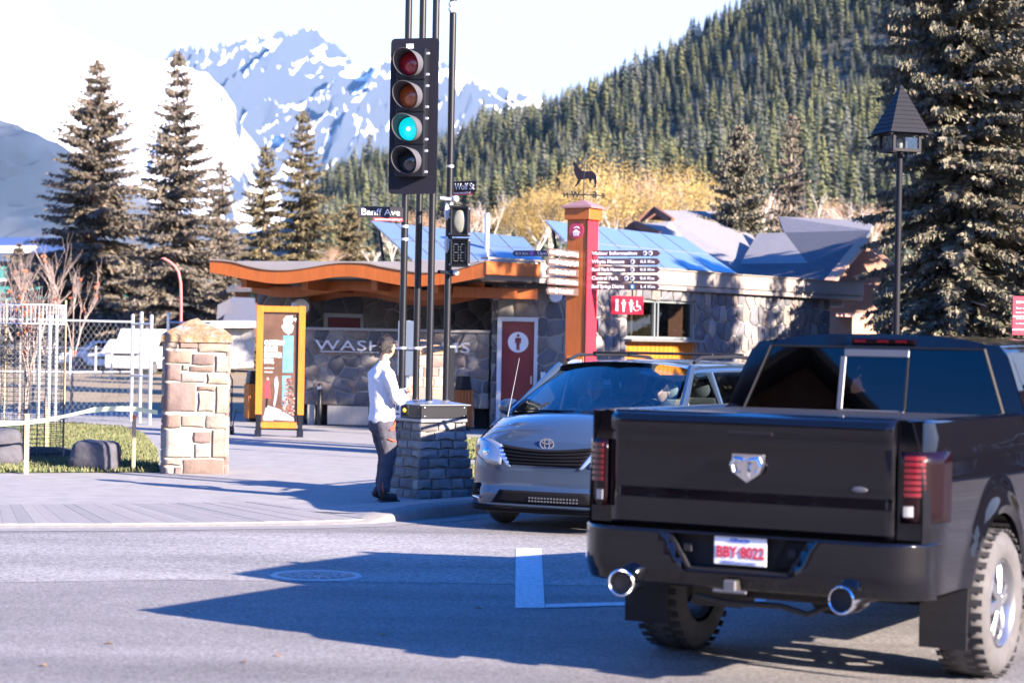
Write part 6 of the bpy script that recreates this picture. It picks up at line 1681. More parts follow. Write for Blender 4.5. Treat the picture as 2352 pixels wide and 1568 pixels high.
# trees across the side street, outside the frame: their shade dapples the washrooms
for i, (x, y, h, r) in enumerate(((11.8, 37.0, 8.6, 2.1), (13.9, 39.7, 8.8, 2.2), (15.9, 42.3, 8.6, 2.1), (12.7, 34.1, 10.2, 2.3), (18.5, 45.2, 9.4, 2.2), (9.9, 34.6, 8.4, 1.7), (12.9, 31.5, 10.8, 2.3), (17.8, 38.0, 10.6, 2.4))):
    H0, R0, cm, tm = TM['eg'[i % 2]]
    t = thing('spruce_tree', (x, y, 0), i*1.1, 'spruce across the side street, beyond the right edge of the picture', 'tree', 'spruces across the side street'); t.scale = (r/R0, r/R0, h/H0)
    link('crown', cm, t); link('trunk', tm, t)

for i, (x, y, h) in enumerate(((-24, -24, 14), (-6, -34, 15), (-18, -36, 16), (24, -33, 12), (-30, -12, 12))):
    H0, R0, cm, tm = TM['cb'[i % 2]]; t = thing('spruce_tree', (x, y, 0), i*1.7, 'spruce behind the photographer, seen only in reflections', 'tree', 'spruces behind the photographer'); t.scale = (h*.2/R0, h*.2/R0, h/H0)
    link('crown', cm, t); link('trunk', tm, t)

# deciduous trees: branching skeleton with fine twigs and a few leaves
def bare_tree(seed, H_, spread, bark_m, leaf_mt, nleaf, r0=.14, levels=4, twig=.9, lsize=.16, lean=0.):
    rg = random.Random(seed); mb = MB(); lf = MB(); tips = []
    def grow(p, d, L_, r, lv):
        q = p+d*L_*.5+Vector((rg.uniform(-.06, .06), rg.uniform(-.06, .06), 0))*L_; e = p+d*L_
        mb.tube([p, q, e], [r, r*.85, r*.62], 5 if lv > 1 else 3, cap=False)
        if lv == 0: tips.append((e, d)); return
        for k in range(3 if lv > 1 else 4):
            nd = (d+Vector((rg.uniform(-1, 1), rg.uniform(-1, 1), rg.uniform(-.15, .55)))*spread*.75).normalized(); nd.z = abs(nd.z)*.9+.08
            grow(p+d*L_*rg.uniform(.55, 1), nd.normalized(), L_*rg.uniform(.55, .8), r*.55, lv-1)
    grow(Vector((0, 0, 0)), Vector((lean, 0, 1)).normalized(), H_*.36, r0, levels)
    for e, d in tips:
        for k in range(nleaf):
            o = e+Vector((rg.gauss(0, 1), rg.gauss(0, 1), rg.gauss(0, 1)))*H_*.06; a = Vector((rg.uniform(-1, 1), rg.uniform(-1, 1), rg.uniform(-1, 1))).normalized()*lsize; b_ = a.cross(Vector((rg.uniform(-1, 1), rg.uniform(-1, 1), .5))).normalized()*lsize*.6
            lf.add([o-a, o-b_, o+a, o+b_], [(0, 1, 2, 3)])
    return mb.mesh('branches', bark_m, fix=False), (lf.mesh('foliage', leaf_mt, fix=False) if lf.v else None)
yellow_l = foliage('yellow_leaves', [(.38, .28, .09), (.34, .25, .09), (.42, .32, .12), (.32, .23, .10), (.40, .28, .10)])
russet_l = foliage('russet_twigs', [(.36, .22, .13), (.42, .27, .17), (.28, .18, .12), (.38, .28, .17)])
pale_l = foliage('pale_twigs', [(.32, .27, .22), (.38, .32, .26), (.26, .20, .17)])
BT = {'y': bare_tree(1, 12, .95, white_bark, yellow_l, 55, levels=4, lsize=.085), 'y2': bare_tree(2, 12, .9, white_bark, yellow_l, 55, levels=4, lsize=.085), 'r': bare_tree(3, 11, .8, white_bark, russet_l, 40, levels=4, lsize=.07),
      'p': bare_tree(4, 12, .55, white_bark, pale_l, 1, levels=4, lsize=.15, r0=.16), 'p2': bare_tree(5, 12, .6, white_bark, None, 0, levels=4, r0=.16)}
def decid(key, px_, ytop, ybase, d, wsc, label, group=None, rz=0.):
    c = P(px_, ybase, d); zt = P(px_, ytop, d).z; s = (zt-c.z)/11.; t = thing('birch_tree' if key[0] != 'r' else 'willow_tree', c, rz, label, 'tree', group); t.scale = (s*wsc, s*wsc, s)
    b_, f_ = BT[key]; link('branches', b_, t)
    if f_: link('foliage', f_, t)
YL = ['yellow tree at the left end of the autumn thicket', 'yellow tree second from the left in the autumn thicket', 'yellow tree left of the wolf weathervane', 'tall yellow tree right behind the wolf weathervane', 'tall yellow tree just right of the wolf weathervane', 'yellow tree above the right hand finger boards', 'yellow tree above the right end of the solar panels', 'yellow tree at the right end of the thicket beside the spruce', 'low yellow tree in front, left of the timber post cap', 'low yellow tree in front, behind the timber post cap', 'low yellow tree in front, above the dark gables']
G1 = 'yellow autumn trees massed behind the solar panels'
rg = random.Random(9)
for i, (x, yt) in enumerate(((1185, 470), (1235, 425), (1290, 400), (1350, 385), (1405, 372), (1465, 378), (1520, 385), (1570, 400), (1265, 440), (1380, 430), (1500, 440))):
    decid('yr'[i % 3 == 2] if i % 2 else 'y2', x, yt, 640, 150+rg.uniform(-15, 25), 1.15, YL[i], G1, i*1.3)
RL = ['pale bare tree left of the grey green spruce crown', 'russet bare tree hidden behind the grey green spruce crown', 'pale bare tree just right of the grey green spruce', 'russet bare tree below the narrow brownish spruce', 'pale bare tree above the left end of the right house ridge', 'russet bare tree above the middle of the right house ridge', 'pale bare tree above the right end of the right house ridge', 'russet bare tree next to the huge pale green spruce', 'low pale bare tree in front over the right house ridge', 'low russet bare tree in front, right of the narrow brownish spruce']
G2 = 'russet bare trees behind the shingled houses'
for i, (x, yt) in enumerate(((1600, 415), (1650, 400), (1745, 425), (1790, 430), (1850, 445), (1900, 440), (1960, 450), (2010, 455), (1880, 470), (1820, 470))):
    decid('r' if i % 2 else 'p', x, yt, 640, 160+rg.uniform(-15, 25), 1.1, RL[i], G2, i*1.7)
decid('p2', 1880, 425, 530, 110, .8, 'white barked leafless tree forking above the right house roof')
decid('p2', 1130, 430, 640, 120, .9, 'white barked leafless tree just right of the signal poles', rz=2.)
decid('p', 1085, 470, 640, 118, 1., 'pale leafless tree behind the pedestrian signal boxes', rz=1.)
decid('p', 1000, 500, 640, 110, 1.2, 'pale leafless tree between the signal poles', rz=2.5)
decid('p2', 900, 520, 640, 105, 1.2, 'pale leafless tree left of the Banff Ave sign post', rz=.7)
decid('r', 960, 470, 640, 130, 1.2, 'brown twiggy tree behind the Banff Ave sign', rz=.2)
decid('r', 1060, 455, 640, 135, 1.2, 'brown twiggy tree right behind the right signal pole', rz=1.2)
decid('r', 760, 560, 650, 100, 1.4, 'low brown twiggy tree just above the canopy crest', rz=2.2)
decid('p', 855, 560, 650, 100, 1.4, 'low pale twiggy tree left of the solar panels', rz=3.2)

# young bare trees with orange berries at the left edge
berry = mat('orange_berries', (.35, .09, .04), .6)
def bush(seed, H_, m1, nb):
    b_, _ = bare_tree(seed, H_, .5, m1, None, 0, r0=.04, levels=4)
    rg2 = random.Random(seed); mb = MB()
    for i in range(nb):
        v = b_.vertices[rg2.randrange(len(b_.vertices)//3, len(b_.vertices))].co
        for k in range(3):
            o = v+Vector((rg2.uniform(-.05, .05), rg2.uniform(-.05, .05), rg2.uniform(-.08, 0))); r = .03; mb.add([o+Vector((r, 0, 0)), o+Vector((-r*.5, r*.87, 0)), o+Vector((-r*.5, -r*.87, 0)), o+Vector((0, 0, r)), o-Vector((0, 0, r))], [(0, 1, 3), (1, 2, 3), (2, 0, 3), (1, 0, 4), (2, 1, 4), (0, 2, 4)])
    return b_, mb.mesh('berries', berry, fix=False)
for i, (x, d, yt, lab) in enumerate(((45, 45, 480, 'tall bare rowan with orange berries at the far left'), (105, 47, 560, 'bare rowan with orange berries behind the wire tree guard'), (-10, 44, 520, 'bare rowan cut by the left edge'), (165, 48, 540, 'bare rowan with scattered orange berries left of the big spruce'), (75, 50, 500, 'thin bare rowan behind the others at the far left'))):
    c = P(x, 900, d); zt = P(x, yt, d).z
    t = thing('rowan_tree', (c.x, c.y, 0), i*1.3, lab, 'tree'); b_, be = bush(30+i, zt, twig_m, 7); link('branches', b_, t); link('berries', be, t, kind='stuff')

# ================================================ FORESTED HILL
hill_m = mat('hill_floor', (.06, .06, .045), .95, var=.3, scale=.05)
ridge = [(700, 480), (760, 455), (830, 420), (900, 395), (1000, 360), (1050, 345), (1100, 300), (1180, 265), (1250, 232), (1340, 190), (1430, 155), (1500, 115), (1580, 72), (1650, 30), (1720, -20), (1850, -110), (2000, -190), (2200, -270), (2500, -330), (2900, -360), (3600, -380)]
YR = 950.
def ridge_z(X):
    px_ = 1176+X/YR*4900
    if px_ < ridge[0][0]: y = ridge[0][1]+(ridge[0][0]-px_)*.5
    else: y = lerpx(ridge, px_)
    return max(0, (778+.019*(px_-1176)-y)/4900*YR)
def hz(X, Y):
    t = (Y-300)/(YR-300); t = max(0, t)
    k = t**1.45 if t <= 1 else 1-.25*(t-1)
    xs = X*YR/max(Y, 300) if False else X*(1.0+.35*(1-min(t, 1)))
    return ridge_z(xs)*k+(15*noise.noise(Vector((X*.009, Y*.009, 0)))+4*noise.noise(Vector((X*.04, Y*.04, 3))))*min(1, t*3)
mb = MB(); mb.grid(70, 50, lambda u, v: ((lambda X, Y: (X, Y, hz(X, Y)-.3))(-170+760*u, 290+900*v)))
h_ = mb.build('hill', hill_m, kind='structure', smooth=True, fix=False)
def far_conifer(seed, m, leaf=1.):
    rg = random.Random(seed); mb = MB(); H_ = 1.
    for i in range(33):
        f = (i+.5)/33; z = .06+.9*f; L_ = .19*(1-f)**.75*rg.uniform(.75, 1.15)+.012
        a = i*2.399+rg.uniform(-.4, .4)
        for q in (-.45, .1, .6):
            aa = a+q+rg.uniform(-.2, .2); d = Vector((math.cos(aa)*L_, math.sin(aa)*L_, -.05-.03*rg.random())); w_ = Vector((-math.sin(aa), math.cos(aa), .25))*L_*.38
            o = Vector((0, 0, z+.02)); mb.add([o, o+d*.7-w_, o+d, o+d*.7+w_], [(0, 1, 2, 3)])
    mb.add([(-.01, 0, .9), (.01, 0, .9), (0, 0, 1.03)], [(0, 1, 2)]); mb.add([(-.012, 0, 0), (.012, 0, 0), (0, 0, .3)], [(0, 1, 2)])
    return mb.mesh('conifer', m, fix=False)
hill_g = [foliage('hill_needles_%s' % n, c) for n, c in (('olive', [(.10, .115, .05), (.13, .14, .06), (.08, .095, .045), (.15, .15, .07)]), ('grey', [(.10, .11, .085), (.13, .135, .105), (.085, .095, .075)]), ('dark', [(.05, .065, .04), (.07, .08, .05), (.04, .055, .035)]))]
FC = [far_conifer(50+i, hill_g[i % 3]) for i in range(6)]
rg = random.Random(77); pts = []
for k in range(90000):
    Y = 320+(1000-320)*math.sqrt(rg.random()); px_ = rg.uniform(690, 2420); X = (px_-1176)/4900*Y
    if X < -95 or Y > YR+25: continue
    z = hz(X, Y)
    if z < 1.5: continue
    cell_ = (round(X/3.2), round(Y/6.8))
    pts.append((cell_, X, Y, z))
seen = {}; trees = []
for c, X, Y, z in pts:
    if c in seen: continue
    seen[c] = 1; h = (9.5+5*noise.noise(Vector((X*.02, Y*.02, 9)))+rg.uniform(-4., 4.))*(1.3 if rg.random() < .06 else 1)
    if (z+h-CAMH)/Y*4900 < 130: continue      # stands wholly behind the washrooms and houses
    trees.append((h/Y, X, Y, z, h))
trees.sort(reverse=True)
def sp(X, Y): 
    v = noise.noise(Vector((X*.015, Y*.015, 4))); return 0 if v > .02 else 1
near_t = [t for t in trees if t[2] < 640]; rg.shuffle(near_t)
chosen = near_t[:300]; cs_ = set(id(t) for t in chosen); rest = [t for t in trees if id(t) not in cs_]
print('hill trees', len(trees))
for (s_, X, Y, z, h) in chosen:
    k = rg.choice((0, 3, 1, 4, 0, 3, 2)); o = link('hill_conifer', FC[k]); o.location = (X, Y, z-.3); o.scale = (h*rg.uniform(.85, 1.25), h*rg.uniform(.85, 1.25), h); o.rotation_euler = (0, 0, rg.uniform(0, 6.28))
    tag(o, 'conifer among many on the lower slope of the forested hill', 'tree', 'conifers on the lower hillside')
import numpy as np
base_v = [np.array([v.co[:] for v in m_.vertices]) for m_ in FC]; base_f = [[tuple(p.vertices) for p in m_.polygons] for m_ in FC]
VV = []; LL_ = []; LS = []; MI = []; off = 0
for (s_, X, Y, z, h) in rest:
    k = rg.choice((0, 3, 1, 4, 0, 3, 2, 5, 1)); a = rg.uniform(0, 6.28); ca, sa = math.cos(a), math.sin(a); w_ = h*rg.uniform(.85, 1.3); b_ = base_v[k]
    q = np.empty_like(b_); q[:, 0] = (b_[:, 0]*ca-b_[:, 1]*sa)*w_+X; q[:, 1] = (b_[:, 0]*sa+b_[:, 1]*ca)*w_+Y; q[:, 2] = b_[:, 2]*h+z-.3
    VV.append(q); 
    for f in base_f[k]: LL_.extend([off+i for i in f]); LS.append(len(f)); MI.append(k % 3)
    off += len(b_)
VV = np.concatenate(VV); me = bpy.data.meshes.new('forest'); me.vertices.add(len(VV)); me.vertices.foreach_set('co', VV.ravel())
me.loops.add(len(LL_)); me.loops.foreach_set('vertex_index', LL_); me.polygons.add(len(LS))
st = np.cumsum([0]+LS[:-1]); me.polygons.foreach_set('loop_start', st); me.polygons.foreach_set('loop_total', LS)
for m_ in hill_g: me.materials.append(m_)
me.polygons.foreach_set('material_index', MI); me.update(calc_edges=True); me.validate()
tag(link('forest', me), 'dense conifer forest covering the upper hillside', 'forest', kind='stuff')

# ================================================ SNOW MOUNTAINS
sm = bpy.data.materials.new('snow_rock_shade'); sm.use_nodes = True; nt = sm.node_tree; N = nt.nodes; L = nt.links; b = N['Principled BSDF']; b.inputs['Roughness'].default_value = .8
tc_ = N.new('ShaderNodeTexCoord'); ge = N.new('ShaderNodeNewGeometry'); sepn = N.new('ShaderNodeSeparateXYZ'); L.new(ge.outputs['Normal'], sepn.inputs[0])
nz = N.new('ShaderNodeTexNoise'); nz.inputs['Scale'].default_value = .009; nz.inputs['Detail'].default_value = 9; nz.inputs['Roughness'].default_value = .65; L.new(tc_.outputs['Object'], nz.inputs['Vector'])
ma = N.new('ShaderNodeMath'); ma.operation = 'MULTIPLY_ADD'; ma.inputs[1].default_value = .9; L.new(nz.outputs[0], ma.inputs[0]); L.new(sepn.outputs[2], ma.inputs[2])
cr = N.new('ShaderNodeValToRGB'); cr.color_ramp.elements[0].position = .88; cr.color_ramp.elements[0].color = (.035, .05, .08, 1); cr.color_ramp.elements[1].position = .95; cr.color_ramp.elements[1].color = (.82, .84, .88, 1)  # steep rock, tinted dark blue to deepen the mountain's shade
L.new(ma.outputs[0], cr.inputs[0]); L.new(cr.outputs[0], b.inputs['Base Color'])
def fbm(x, y, s, o=6, seed=0.):
    v = 0; a = 1; f = 1/s
    for k in range(o):
        n = noise.noise(Vector((x*f+seed, y*f-seed, seed))); v += a*(1-abs(n)*2.2); a *= .5; f *= 2.05
    return v/1.9
def mountain(name, prof, YD, depth, seed, amp, nx=150, ny=70, m=sm):
    x0, x1 = prof[0][0], prof[-1][0]; mb = MB()
    def f(u, v):
        px_ = x0+(x1-x0)*u; Y = YD-depth*(1-v)*1. if v <= 1 else YD
        X = (px_-1176)/4900*YD; zr = (778+.019*(px_-1176)-lerpx(prof, px_))/4900*YD
        t = v*1.25
        k = t**1.25 if t < 1 else 1-(t-1)*.8
        e = fbm(X, Y, depth*.55, 7, seed)-.45
        return (X, YD-depth*(1-t), max(0, zr*k+amp*e*min(1, t*1.6)*(.35+.65*min(1, abs(1-t)*3+.25)))-5)
    mb.grid(nx, ny, f); return mb.build(name, m, kind='structure', smooth=25, fix=False)
def massif(name, prof, YD, skew, depth, seed, amp, nx, ny, m, ribs=9., nd=(-.95, -.30)):
    """ridge line that comes nearer to the right, so that its face looks away from the sun; ribs run down the face"""
    x0, x1 = prof[0][0], prof[-1][0]; mb = MB()
    def f(u, v):
        px_ = x0+(x1-x0)*u; Yr = YD-skew*((px_-(x0+x1)/2)/4900*YD); X = (px_-1176)/4900*Yr
        zr = (778+.019*(px_-1176)-lerpx(prof, px_))/4900*Yr; t = v*1.2; s = u*(x1-x0)/600*ribs
        k = t**1.15 if t < 1 else 1-(t-1)*1.6
        bend = s+.9*(1-t)*1.6+.35*noise.noise(Vector((s*.8, t*3, seed)))
        e = 0; a = 1; fq = 1.
        for o_ in range(8): e += a*(.5-abs(noise.noise(Vector((bend*fq*.7, t*fq*1.1, seed+o_*7.3))))*1.9); a *= .5; fq *= 2.1
        env = min(1, t*2)*(.3+.7*min(1, abs(1-t)*4+.15))
        dn = depth*(1-t)
        return (X+nd[0]*dn, Yr+nd[1]*dn, max(-20, zr*k+amp*e*env-8))
    mb.grid(nx, ny, f); return mb.build(name, m, kind='structure', smooth=20, fix=False)
massif('snow_mountain', [(-900, 150), (-300, 30), (-60, -60), (60, -40), (130, 40), (220, 90), (330, 118), (430, 150), (495, 175), (530, 225), (545, 275), (575, 320), (600, 370), (640, 440)], 5600, .2, 1500, 3.3, 40, 150, 80, sm, 8, (.1, -.99))
massif('snow_mountain', [(330, 420), (420, 300), (480, 220), (540, 150), (585, 118), (598, 88), (612, 112), (640, 104), (668, 122), (690, 108), (705, 120), (740, 150), (800, 172), (850, 165), (880, 158), (905, 172), (930, 150), (990, 190), (1020, 225), (1075, 205), (1120, 240), (1200, 290), (1350, 350), (1500, 420)], 7000, .9, 1600, 5.1, 330, 360, 150, sm, 6, (-.62, -.78))
lowm = mat('forest_haze_blue', (.05, .065, .07), .9, var=.5, scale=.01, detail=8, cols=[(.012, .025, .045), (.012, .025, .04), (.02, .03, .05), (.09, .10, .12)])  # forest colour carries the blue of distant haze, with paler streaks
massif('mountain_slope', [(-900, 60), (-300, 180), (0, 282), (60, 320), (120, 365), (200, 440), (280, 500), (420, 540), (560, 560), (700, 590)], 3600, .6, 900, 8.1, 90, 160, 60, lowm, 8)
# ================================================ LEFT FOREGROUND: BOULDERS, STAKES, FENCE
boulder_m = mat('dark_boulder', (.07, .07, .085), .85, var=.35, scale=4, bump=.6, bscale=9)
def boulder(loc, sx, sy, sz, seed, rz, label):
    mb = MB(); n, k = 24, 16
    def f(u, v):
        th = u*2*math.pi; ph = v*math.pi; p = Vector((math.sin(ph)*math.cos(th), math.sin(ph)*math.sin(th), -math.cos(ph)))
        e = 5; q = 1/((abs(p.x)**e+abs(p.y)**e+abs(p.z)**e)**(1/e)); p = p*q*(.90+.10*noise.noise(p*1.3+Vector((seed, 0, 0)))+.03*noise.noise(p*4+Vector((0, seed, 0))))
        return (p.x*sx*(1-.08*p.z), p.y*sy, (p.z+.93)*sz)
    mb.grid(n, k, f); o = mb.build('boulder', boulder_m, None, smooth=45); o.location = loc; o.rotation_euler = (0, 0, rz); return tag(o, label, 'boulder')
p = G(210, 1083, .02); boulder((p.x, p.y+.25, 0), .33, .27, .235, 1.5, R(-22), 'blocky dark boulder on the grass between two stakes')
p = G(10, 1073, .02); boulder((p.x-.08, p.y+.3, 0), .26, .3, .29, 4.2, R(15), 'rounded grey boulder cut by the left edge')
p = G(100, 1050, .02); 
mb = MB(); mb.sphere((0, 0, .02), 1, 18, 8, (.75, .6, .16)); o = mb.build('soil_mound', mat('dark_soil', (.02, .017, .014), .95, var=.4, scale=12, bump=1.), None, smooth=True); o.location = (p.x, p.y, 0); tag(o, 'low mound of dark soil at the foot of the wire tree guard', 'soil')
stake_m = mat('pine_stake', (.42, .30, .18), .8, var=.12, scale=8); stake_or = mat('orange_tip', (.8, .16, .04), .6)
def stake(x, yb, yt, wpx, label, d=None, tip=True):
    p = G(x, yb, .02); s_ = 4900/p.y; h = (yb-yt)/s_
    t = thing('wooden_stake', p, R(12), label, 'stake'); mb = MB(); mb.box((0, 0, h/2-.02), (wpx/s_, .03, h+.04)); mb.build('shaft', stake_m, t, bevel=.003)
    mb = MB(); mb.box((0, 0, h+.004), (wpx/s_+.004, .034, .05 if tip else .02)); mb.build('painted_tip', stake_or if tip else stake_m, t)
stake(60, 1088, 952, 11, 'pale wooden stake left of the blocky boulder', tip=False)
stake(306, 1083, 958, 9, 'pale wooden stake with orange tip between boulder and sandstone pillar')
stake(107, 1040, 940, 8, 'thin grey stake standing inside the wire tree guard', tip=False)
# hazard tape
tape_m = mat('pale_tape', (.62, .70, .50), .5, var=.3, scale=6)
def tape(pts, label):
    mb = MB(); vs = []
    for i, (x, y, d, w_) in enumerate(pts):
        a = P(x, y-w_/2, d); b_ = P(x, y+w_/2, d+.03); vs += [a, b_]
    mb.add(vs, [(2*i, 2*i+1, 2*i+3, 2*i+2) for i in range(len(pts)-1)]); o = mb.build('barrier_tape', tape_m, None, solid=.002, fix=False); tag(o, label, 'tape')
tape([(x, y, 28.15, w_) for x, y, w_ in ((-30, 973, 12), (0, 972, 13), (50, 971, 9), (100, 966, 10), (150, 955, 6), (200, 944, 8), (215, 941, 12), (260, 938, 11), (310, 939, 11), (362, 947, 10))], 'pale yellow green barrier tape sagging between stakes and pillar')
# wire tree guard with its sapling
wire_m = mat('guard_wire', (.08, .085, .09), .5, .5)
gx, gd = 58, 30.5
gc = P(gx, 1000, gd); gr_ = 86*gd/4900; gtop = P(gx, 700, gd).z
t = thing('tree_guard', (gc.x, gc.y, 0), 0, 'tall cylindrical wire mesh guard around a young bare tree at the left', 'tree guard')
mb = MB()
nv_ = 30
for i in range(nv_):
    a = 6.283*i/nv_; x, y = math.cos(a)*gr_, math.sin(a)*gr_; mb.bar((x, y, 0), (x, y, gtop), .007, .007, up=(0, 1, 0))
z = .03
while z < gtop:
    for i in range(nv_):
        a0, a1 = 6.283*i/nv_, 6.283*(i+1)/nv_; mb.bar((math.cos(a0)*gr_, math.sin(a0)*gr_, z), (math.cos(a1)*gr_, math.sin(a1)*gr_, z), .007, .007)
    z += .065
tag(mb.build('wire_mesh', wire_m, t), kind='stuff')
mb = MB()
for i in range(nv_*2):
    a = 6.283*i/nv_/2; mb.bar((math.cos(a)*gr_*1.01, math.sin(a)*gr_*1.01, gtop-.27), (math.cos(a)*gr_*1.01, math.sin(a)*gr_*1.01, gtop), .010, .010, up=(0, 1, 0))
for z in (gtop-.27, gtop): mb.tube([(math.cos(6.283*i/nv_)*gr_*1.01, math.sin(6.283*i/nv_)*gr_*1.01, z) for i in range(nv_+1)], .010, 5)
tag(mb.build('top_band', mat('bright_wire', (.62, .64, .68), .35, .6), t), kind='stuff')
for k, (a, lab) in enumerate(((.25, 0), (2.4, 0))):
    mb = MB(); mb.cyl((math.cos(a)*gr_, math.sin(a)*gr_, 0), (math.cos(a)*gr_, math.sin(a)*gr_, gtop+.08), .016, n=6); mb.build('guard_post', stake_m, t)
y_t = thing('rowan_tree', (gc.x, gc.y, 0), 0, 'slim young tree with orange leaves inside the wire guard', 'tree'); b_, be = bush(61, 3.2, twig_m, 12); link('branches', b_, y_t); link('berries', be, y_t, kind='stuff')

# chain-link fence with gate
mesh_m = mat('dull_wire', (.22, .23, .25), .5, .5)
def chain(parent, a, b_, z0, z1, step=.16):
    a = Vector(a); b_ = Vector(b_); u = (b_-a); L_ = u.length; u.normalize(); mb = MB(); h = z1-z0
    n = int((L_+h)/step)
    for i in range(n):
        for s in (1, -1):
            s0 = i*step-(h if s > 0 else 0); p0, p1 = (s0, z0), (s0+h, z1)
            if s < 0: p0, p1 = (i*step, z0), (i*step-h, z1)
            # clip to [0, L]
            (xa, za), (xb, zb) = p0, p1
            if max(xa, xb) <= 0 or min(xa, xb) >= L_: continue
            def cl(x): return za+(zb-za)*(x-xa)/(xb-xa)
            if xa < 0: za_, xa_ = cl(0), 0
            elif xa > L_: za_, xa_ = cl(L_), L_
            else: za_, xa_ = za, xa
            if xb < 0: zb_, xb_ = cl(0), 0
            elif xb > L_: zb_, xb_ = cl(L_), L_
            else: zb_, xb_ = zb, xb
            mb.bar(a+u*xa_+Vector((0, 0, za_)), a+u*xb_+Vector((0, 0, zb_)), .0035, .0035)
    return tag(mb.build('chain_link_mesh', mesh_m, parent), kind='stuff')
def fence(name, pts, ztop_, label, posts, rails=(1, .5), r=.03, cat='fence'):
    t = thing(name, (0, 0, 0), 0, label, cat)
    for (a, b_) in zip(pts[:-1], pts[1:]):
        a = Vector((a.x, a.y, 0)); b_ = Vector((b_.x, b_.y, 0)); chain(t, a, b_, .05, ztop_-.02)
        for f in rails:
            mb = MB(); mb.cyl(a+Vector((0, 0, ztop_*f)), b_+Vector((0, 0, ztop_*f)), .022, n=8); mb.build('rail', galv, t, smooth=40)
    for (p, zt_) in posts:
        mb = MB(); mb.cyl((p.x, p.y, 0), (p.x, p.y, zt_), r*1.25, n=10); mb.sphere((p.x, p.y, zt_), r*1.4, 8, 5); mb.build('post', galv, t, smooth=40)
    return t
fd = 44.5
fA = P(-60, 900, 42.0); fB = P(112, 900, 42.5); fC = P(302, 900, fd)
zf = P(250, 738, 44).z
fence('chain_link_fence', [fA, fB, fC], zf, 'galvanised chain link fence left of the gate, behind the wire tree guard', [(fB, P(112, 728, 42.5).z), (P(128, 900, 42.6), P(128, 728, 42.6).z), (P(88, 900, 42.4), P(88, 730, 42.4).z), (fC, P(302, 725, fd).z)])
gA = P(302, 900, fd-.1); gB = P(384, 900, fd+.3)
fence('chain_link_fence', [P(384, 900, fd+.3), P(480, 900, fd+1)], P(400, 740, 44.5).z, 'short galvanised fence length between gate post and sandstone pillar', [(P(384, 900, fd+.3), P(384, 722, fd).z)])
fence('chain_link_gate', [P(305, 900, fd), P(345, 900, fd-1.6)], P(330, 738, 44).z-.05, 'open galvanised chain link gate leaf turned towards the street', [(P(322, 900, fd-.7), P(322, 720, fd).z), (P(345, 900, fd-1.6), P(345, 726, fd-1.6).z)], rails=(1, .48), cat='gate')
fence('chain_link_fence', [P(300, 900, 82), P(-120, 900, 86)], P(200, 800, 82).z, 'far chain link fence behind the dry field', [(P(x, 900, 84), P(x, 798, 84).z) for x in (60, 160, 218, 255)], rails=(1,), r=.04)
# white panel hung on the fence
c = P(413, 789, 44.8); mb = MB(); mb.box((0, 0, 0), (.24, .02, .62)); o = mb.build('board', mat('pink_edge_board', (.6, .2, .22), .5), None, bevel=.01); o.location = c; o.name = 'notice_board'; tag(o, 'white notice board with a thin red edge hung left of the sandstone pillar', 'sign')
mb = MB(); mb.box((0, -.014, 0), (.215, .01, .595)); mb.build('white_face', plain_w, o)
mb = MB(); mb.cyl((0, .04, -1.75), (0, .04, .3), .025, n=8); mb.build('post', galv, o)
# parked white vehicles far behind
white_p = mat('white_vehicle_paint', (.75, .76, .78), .3, coat=.5)
def car(x, yb, d, L_, W_, H_, rz, label, van_=True):
    c = P(x, yb, d); c.z = 0; t = thing('parked_van' if van_ else 'parked_car', c, rz, label, 'van' if van_ else 'car')
    side = [(-L_/2, .3), (-L_/2, H_*.5), (-L_/2+.15, H_*.55), (-L_/2+.9, H_*.62), (-L_/2+1.5, H_), (L_/2-.2, H_), (L_/2, H_*.6), (L_/2, .3)] if van_ else [(-L_/2, .3), (-L_/2, H_*.55), (-L_/2+1.1, H_*.62), (-L_/2+1.8, H_), (L_/2-1.2, H_), (L_/2-.6, H_*.65), (L_/2, H_*.6), (L_/2, .3)]
    mb = MB(); mb.prism(side, lambda u, v: (u, -W_/2, v), lambda u, v: (u, W_/2, v)); mb.build('body', white_p, t, bevel=.06, seg=2)
    for s in (-1, 1):
        mb = MB(); mb.prism([(-L_/2+1.3, H_*.62), (-L_/2+1.75, H_*.93), (L_/2-1.3, H_*.93), (L_/2-.9, H_*.62)], lambda u, v: (u, s*(W_/2+.005), v), lambda u, v: (u, s*(W_/2-.02), v)); mb.build('side_window', tint, t)
        for xx in (-L_*.31, L_*.31):
            mb = MB(); mb.lathe([(0, -.1), (.2, -.1), (.32, -.1), (.33, .1), (.2, .1), (0, .1)], c=(xx, s*(W_/2-.08), .33), n=18, axis='y'); w_ = mb.build('wheel', rubber, t)
            mb = MB(); mb.lathe([(0, s*.115), (.18, s*.105), (.2, s*.1)], c=(xx, s*(W_/2-.08), .33), n=14, axis='y'); mb.build('hubcap', silver_trim, w_)
    mb = MB(); mb.box((-L_/2-.005, 0, H_*.45), (.03, W_*.6, .12)); mb.build('grille', dark_trim, t)
    for s in (-1, 1):
        mb = MB(); mb.box((-L_/2-.005, s*W_*.38, H_*.47), (.04, .25, .12)); mb.build('headlight', clear_lens, t)
car(342, 880, 94, 5.0, 1.9, 2.0, R(75), 'white van parked end on beyond the field, seen through the gate')
car(300, 880, 99, 4.6, 1.8, 1.5, R(68), 'white car parked beside the white van, seen through the gate', False)
car(238, 880, 104, 4.6, 1.8, 1.4, R(20), 'pale car low behind the far fence left of the gate', False)
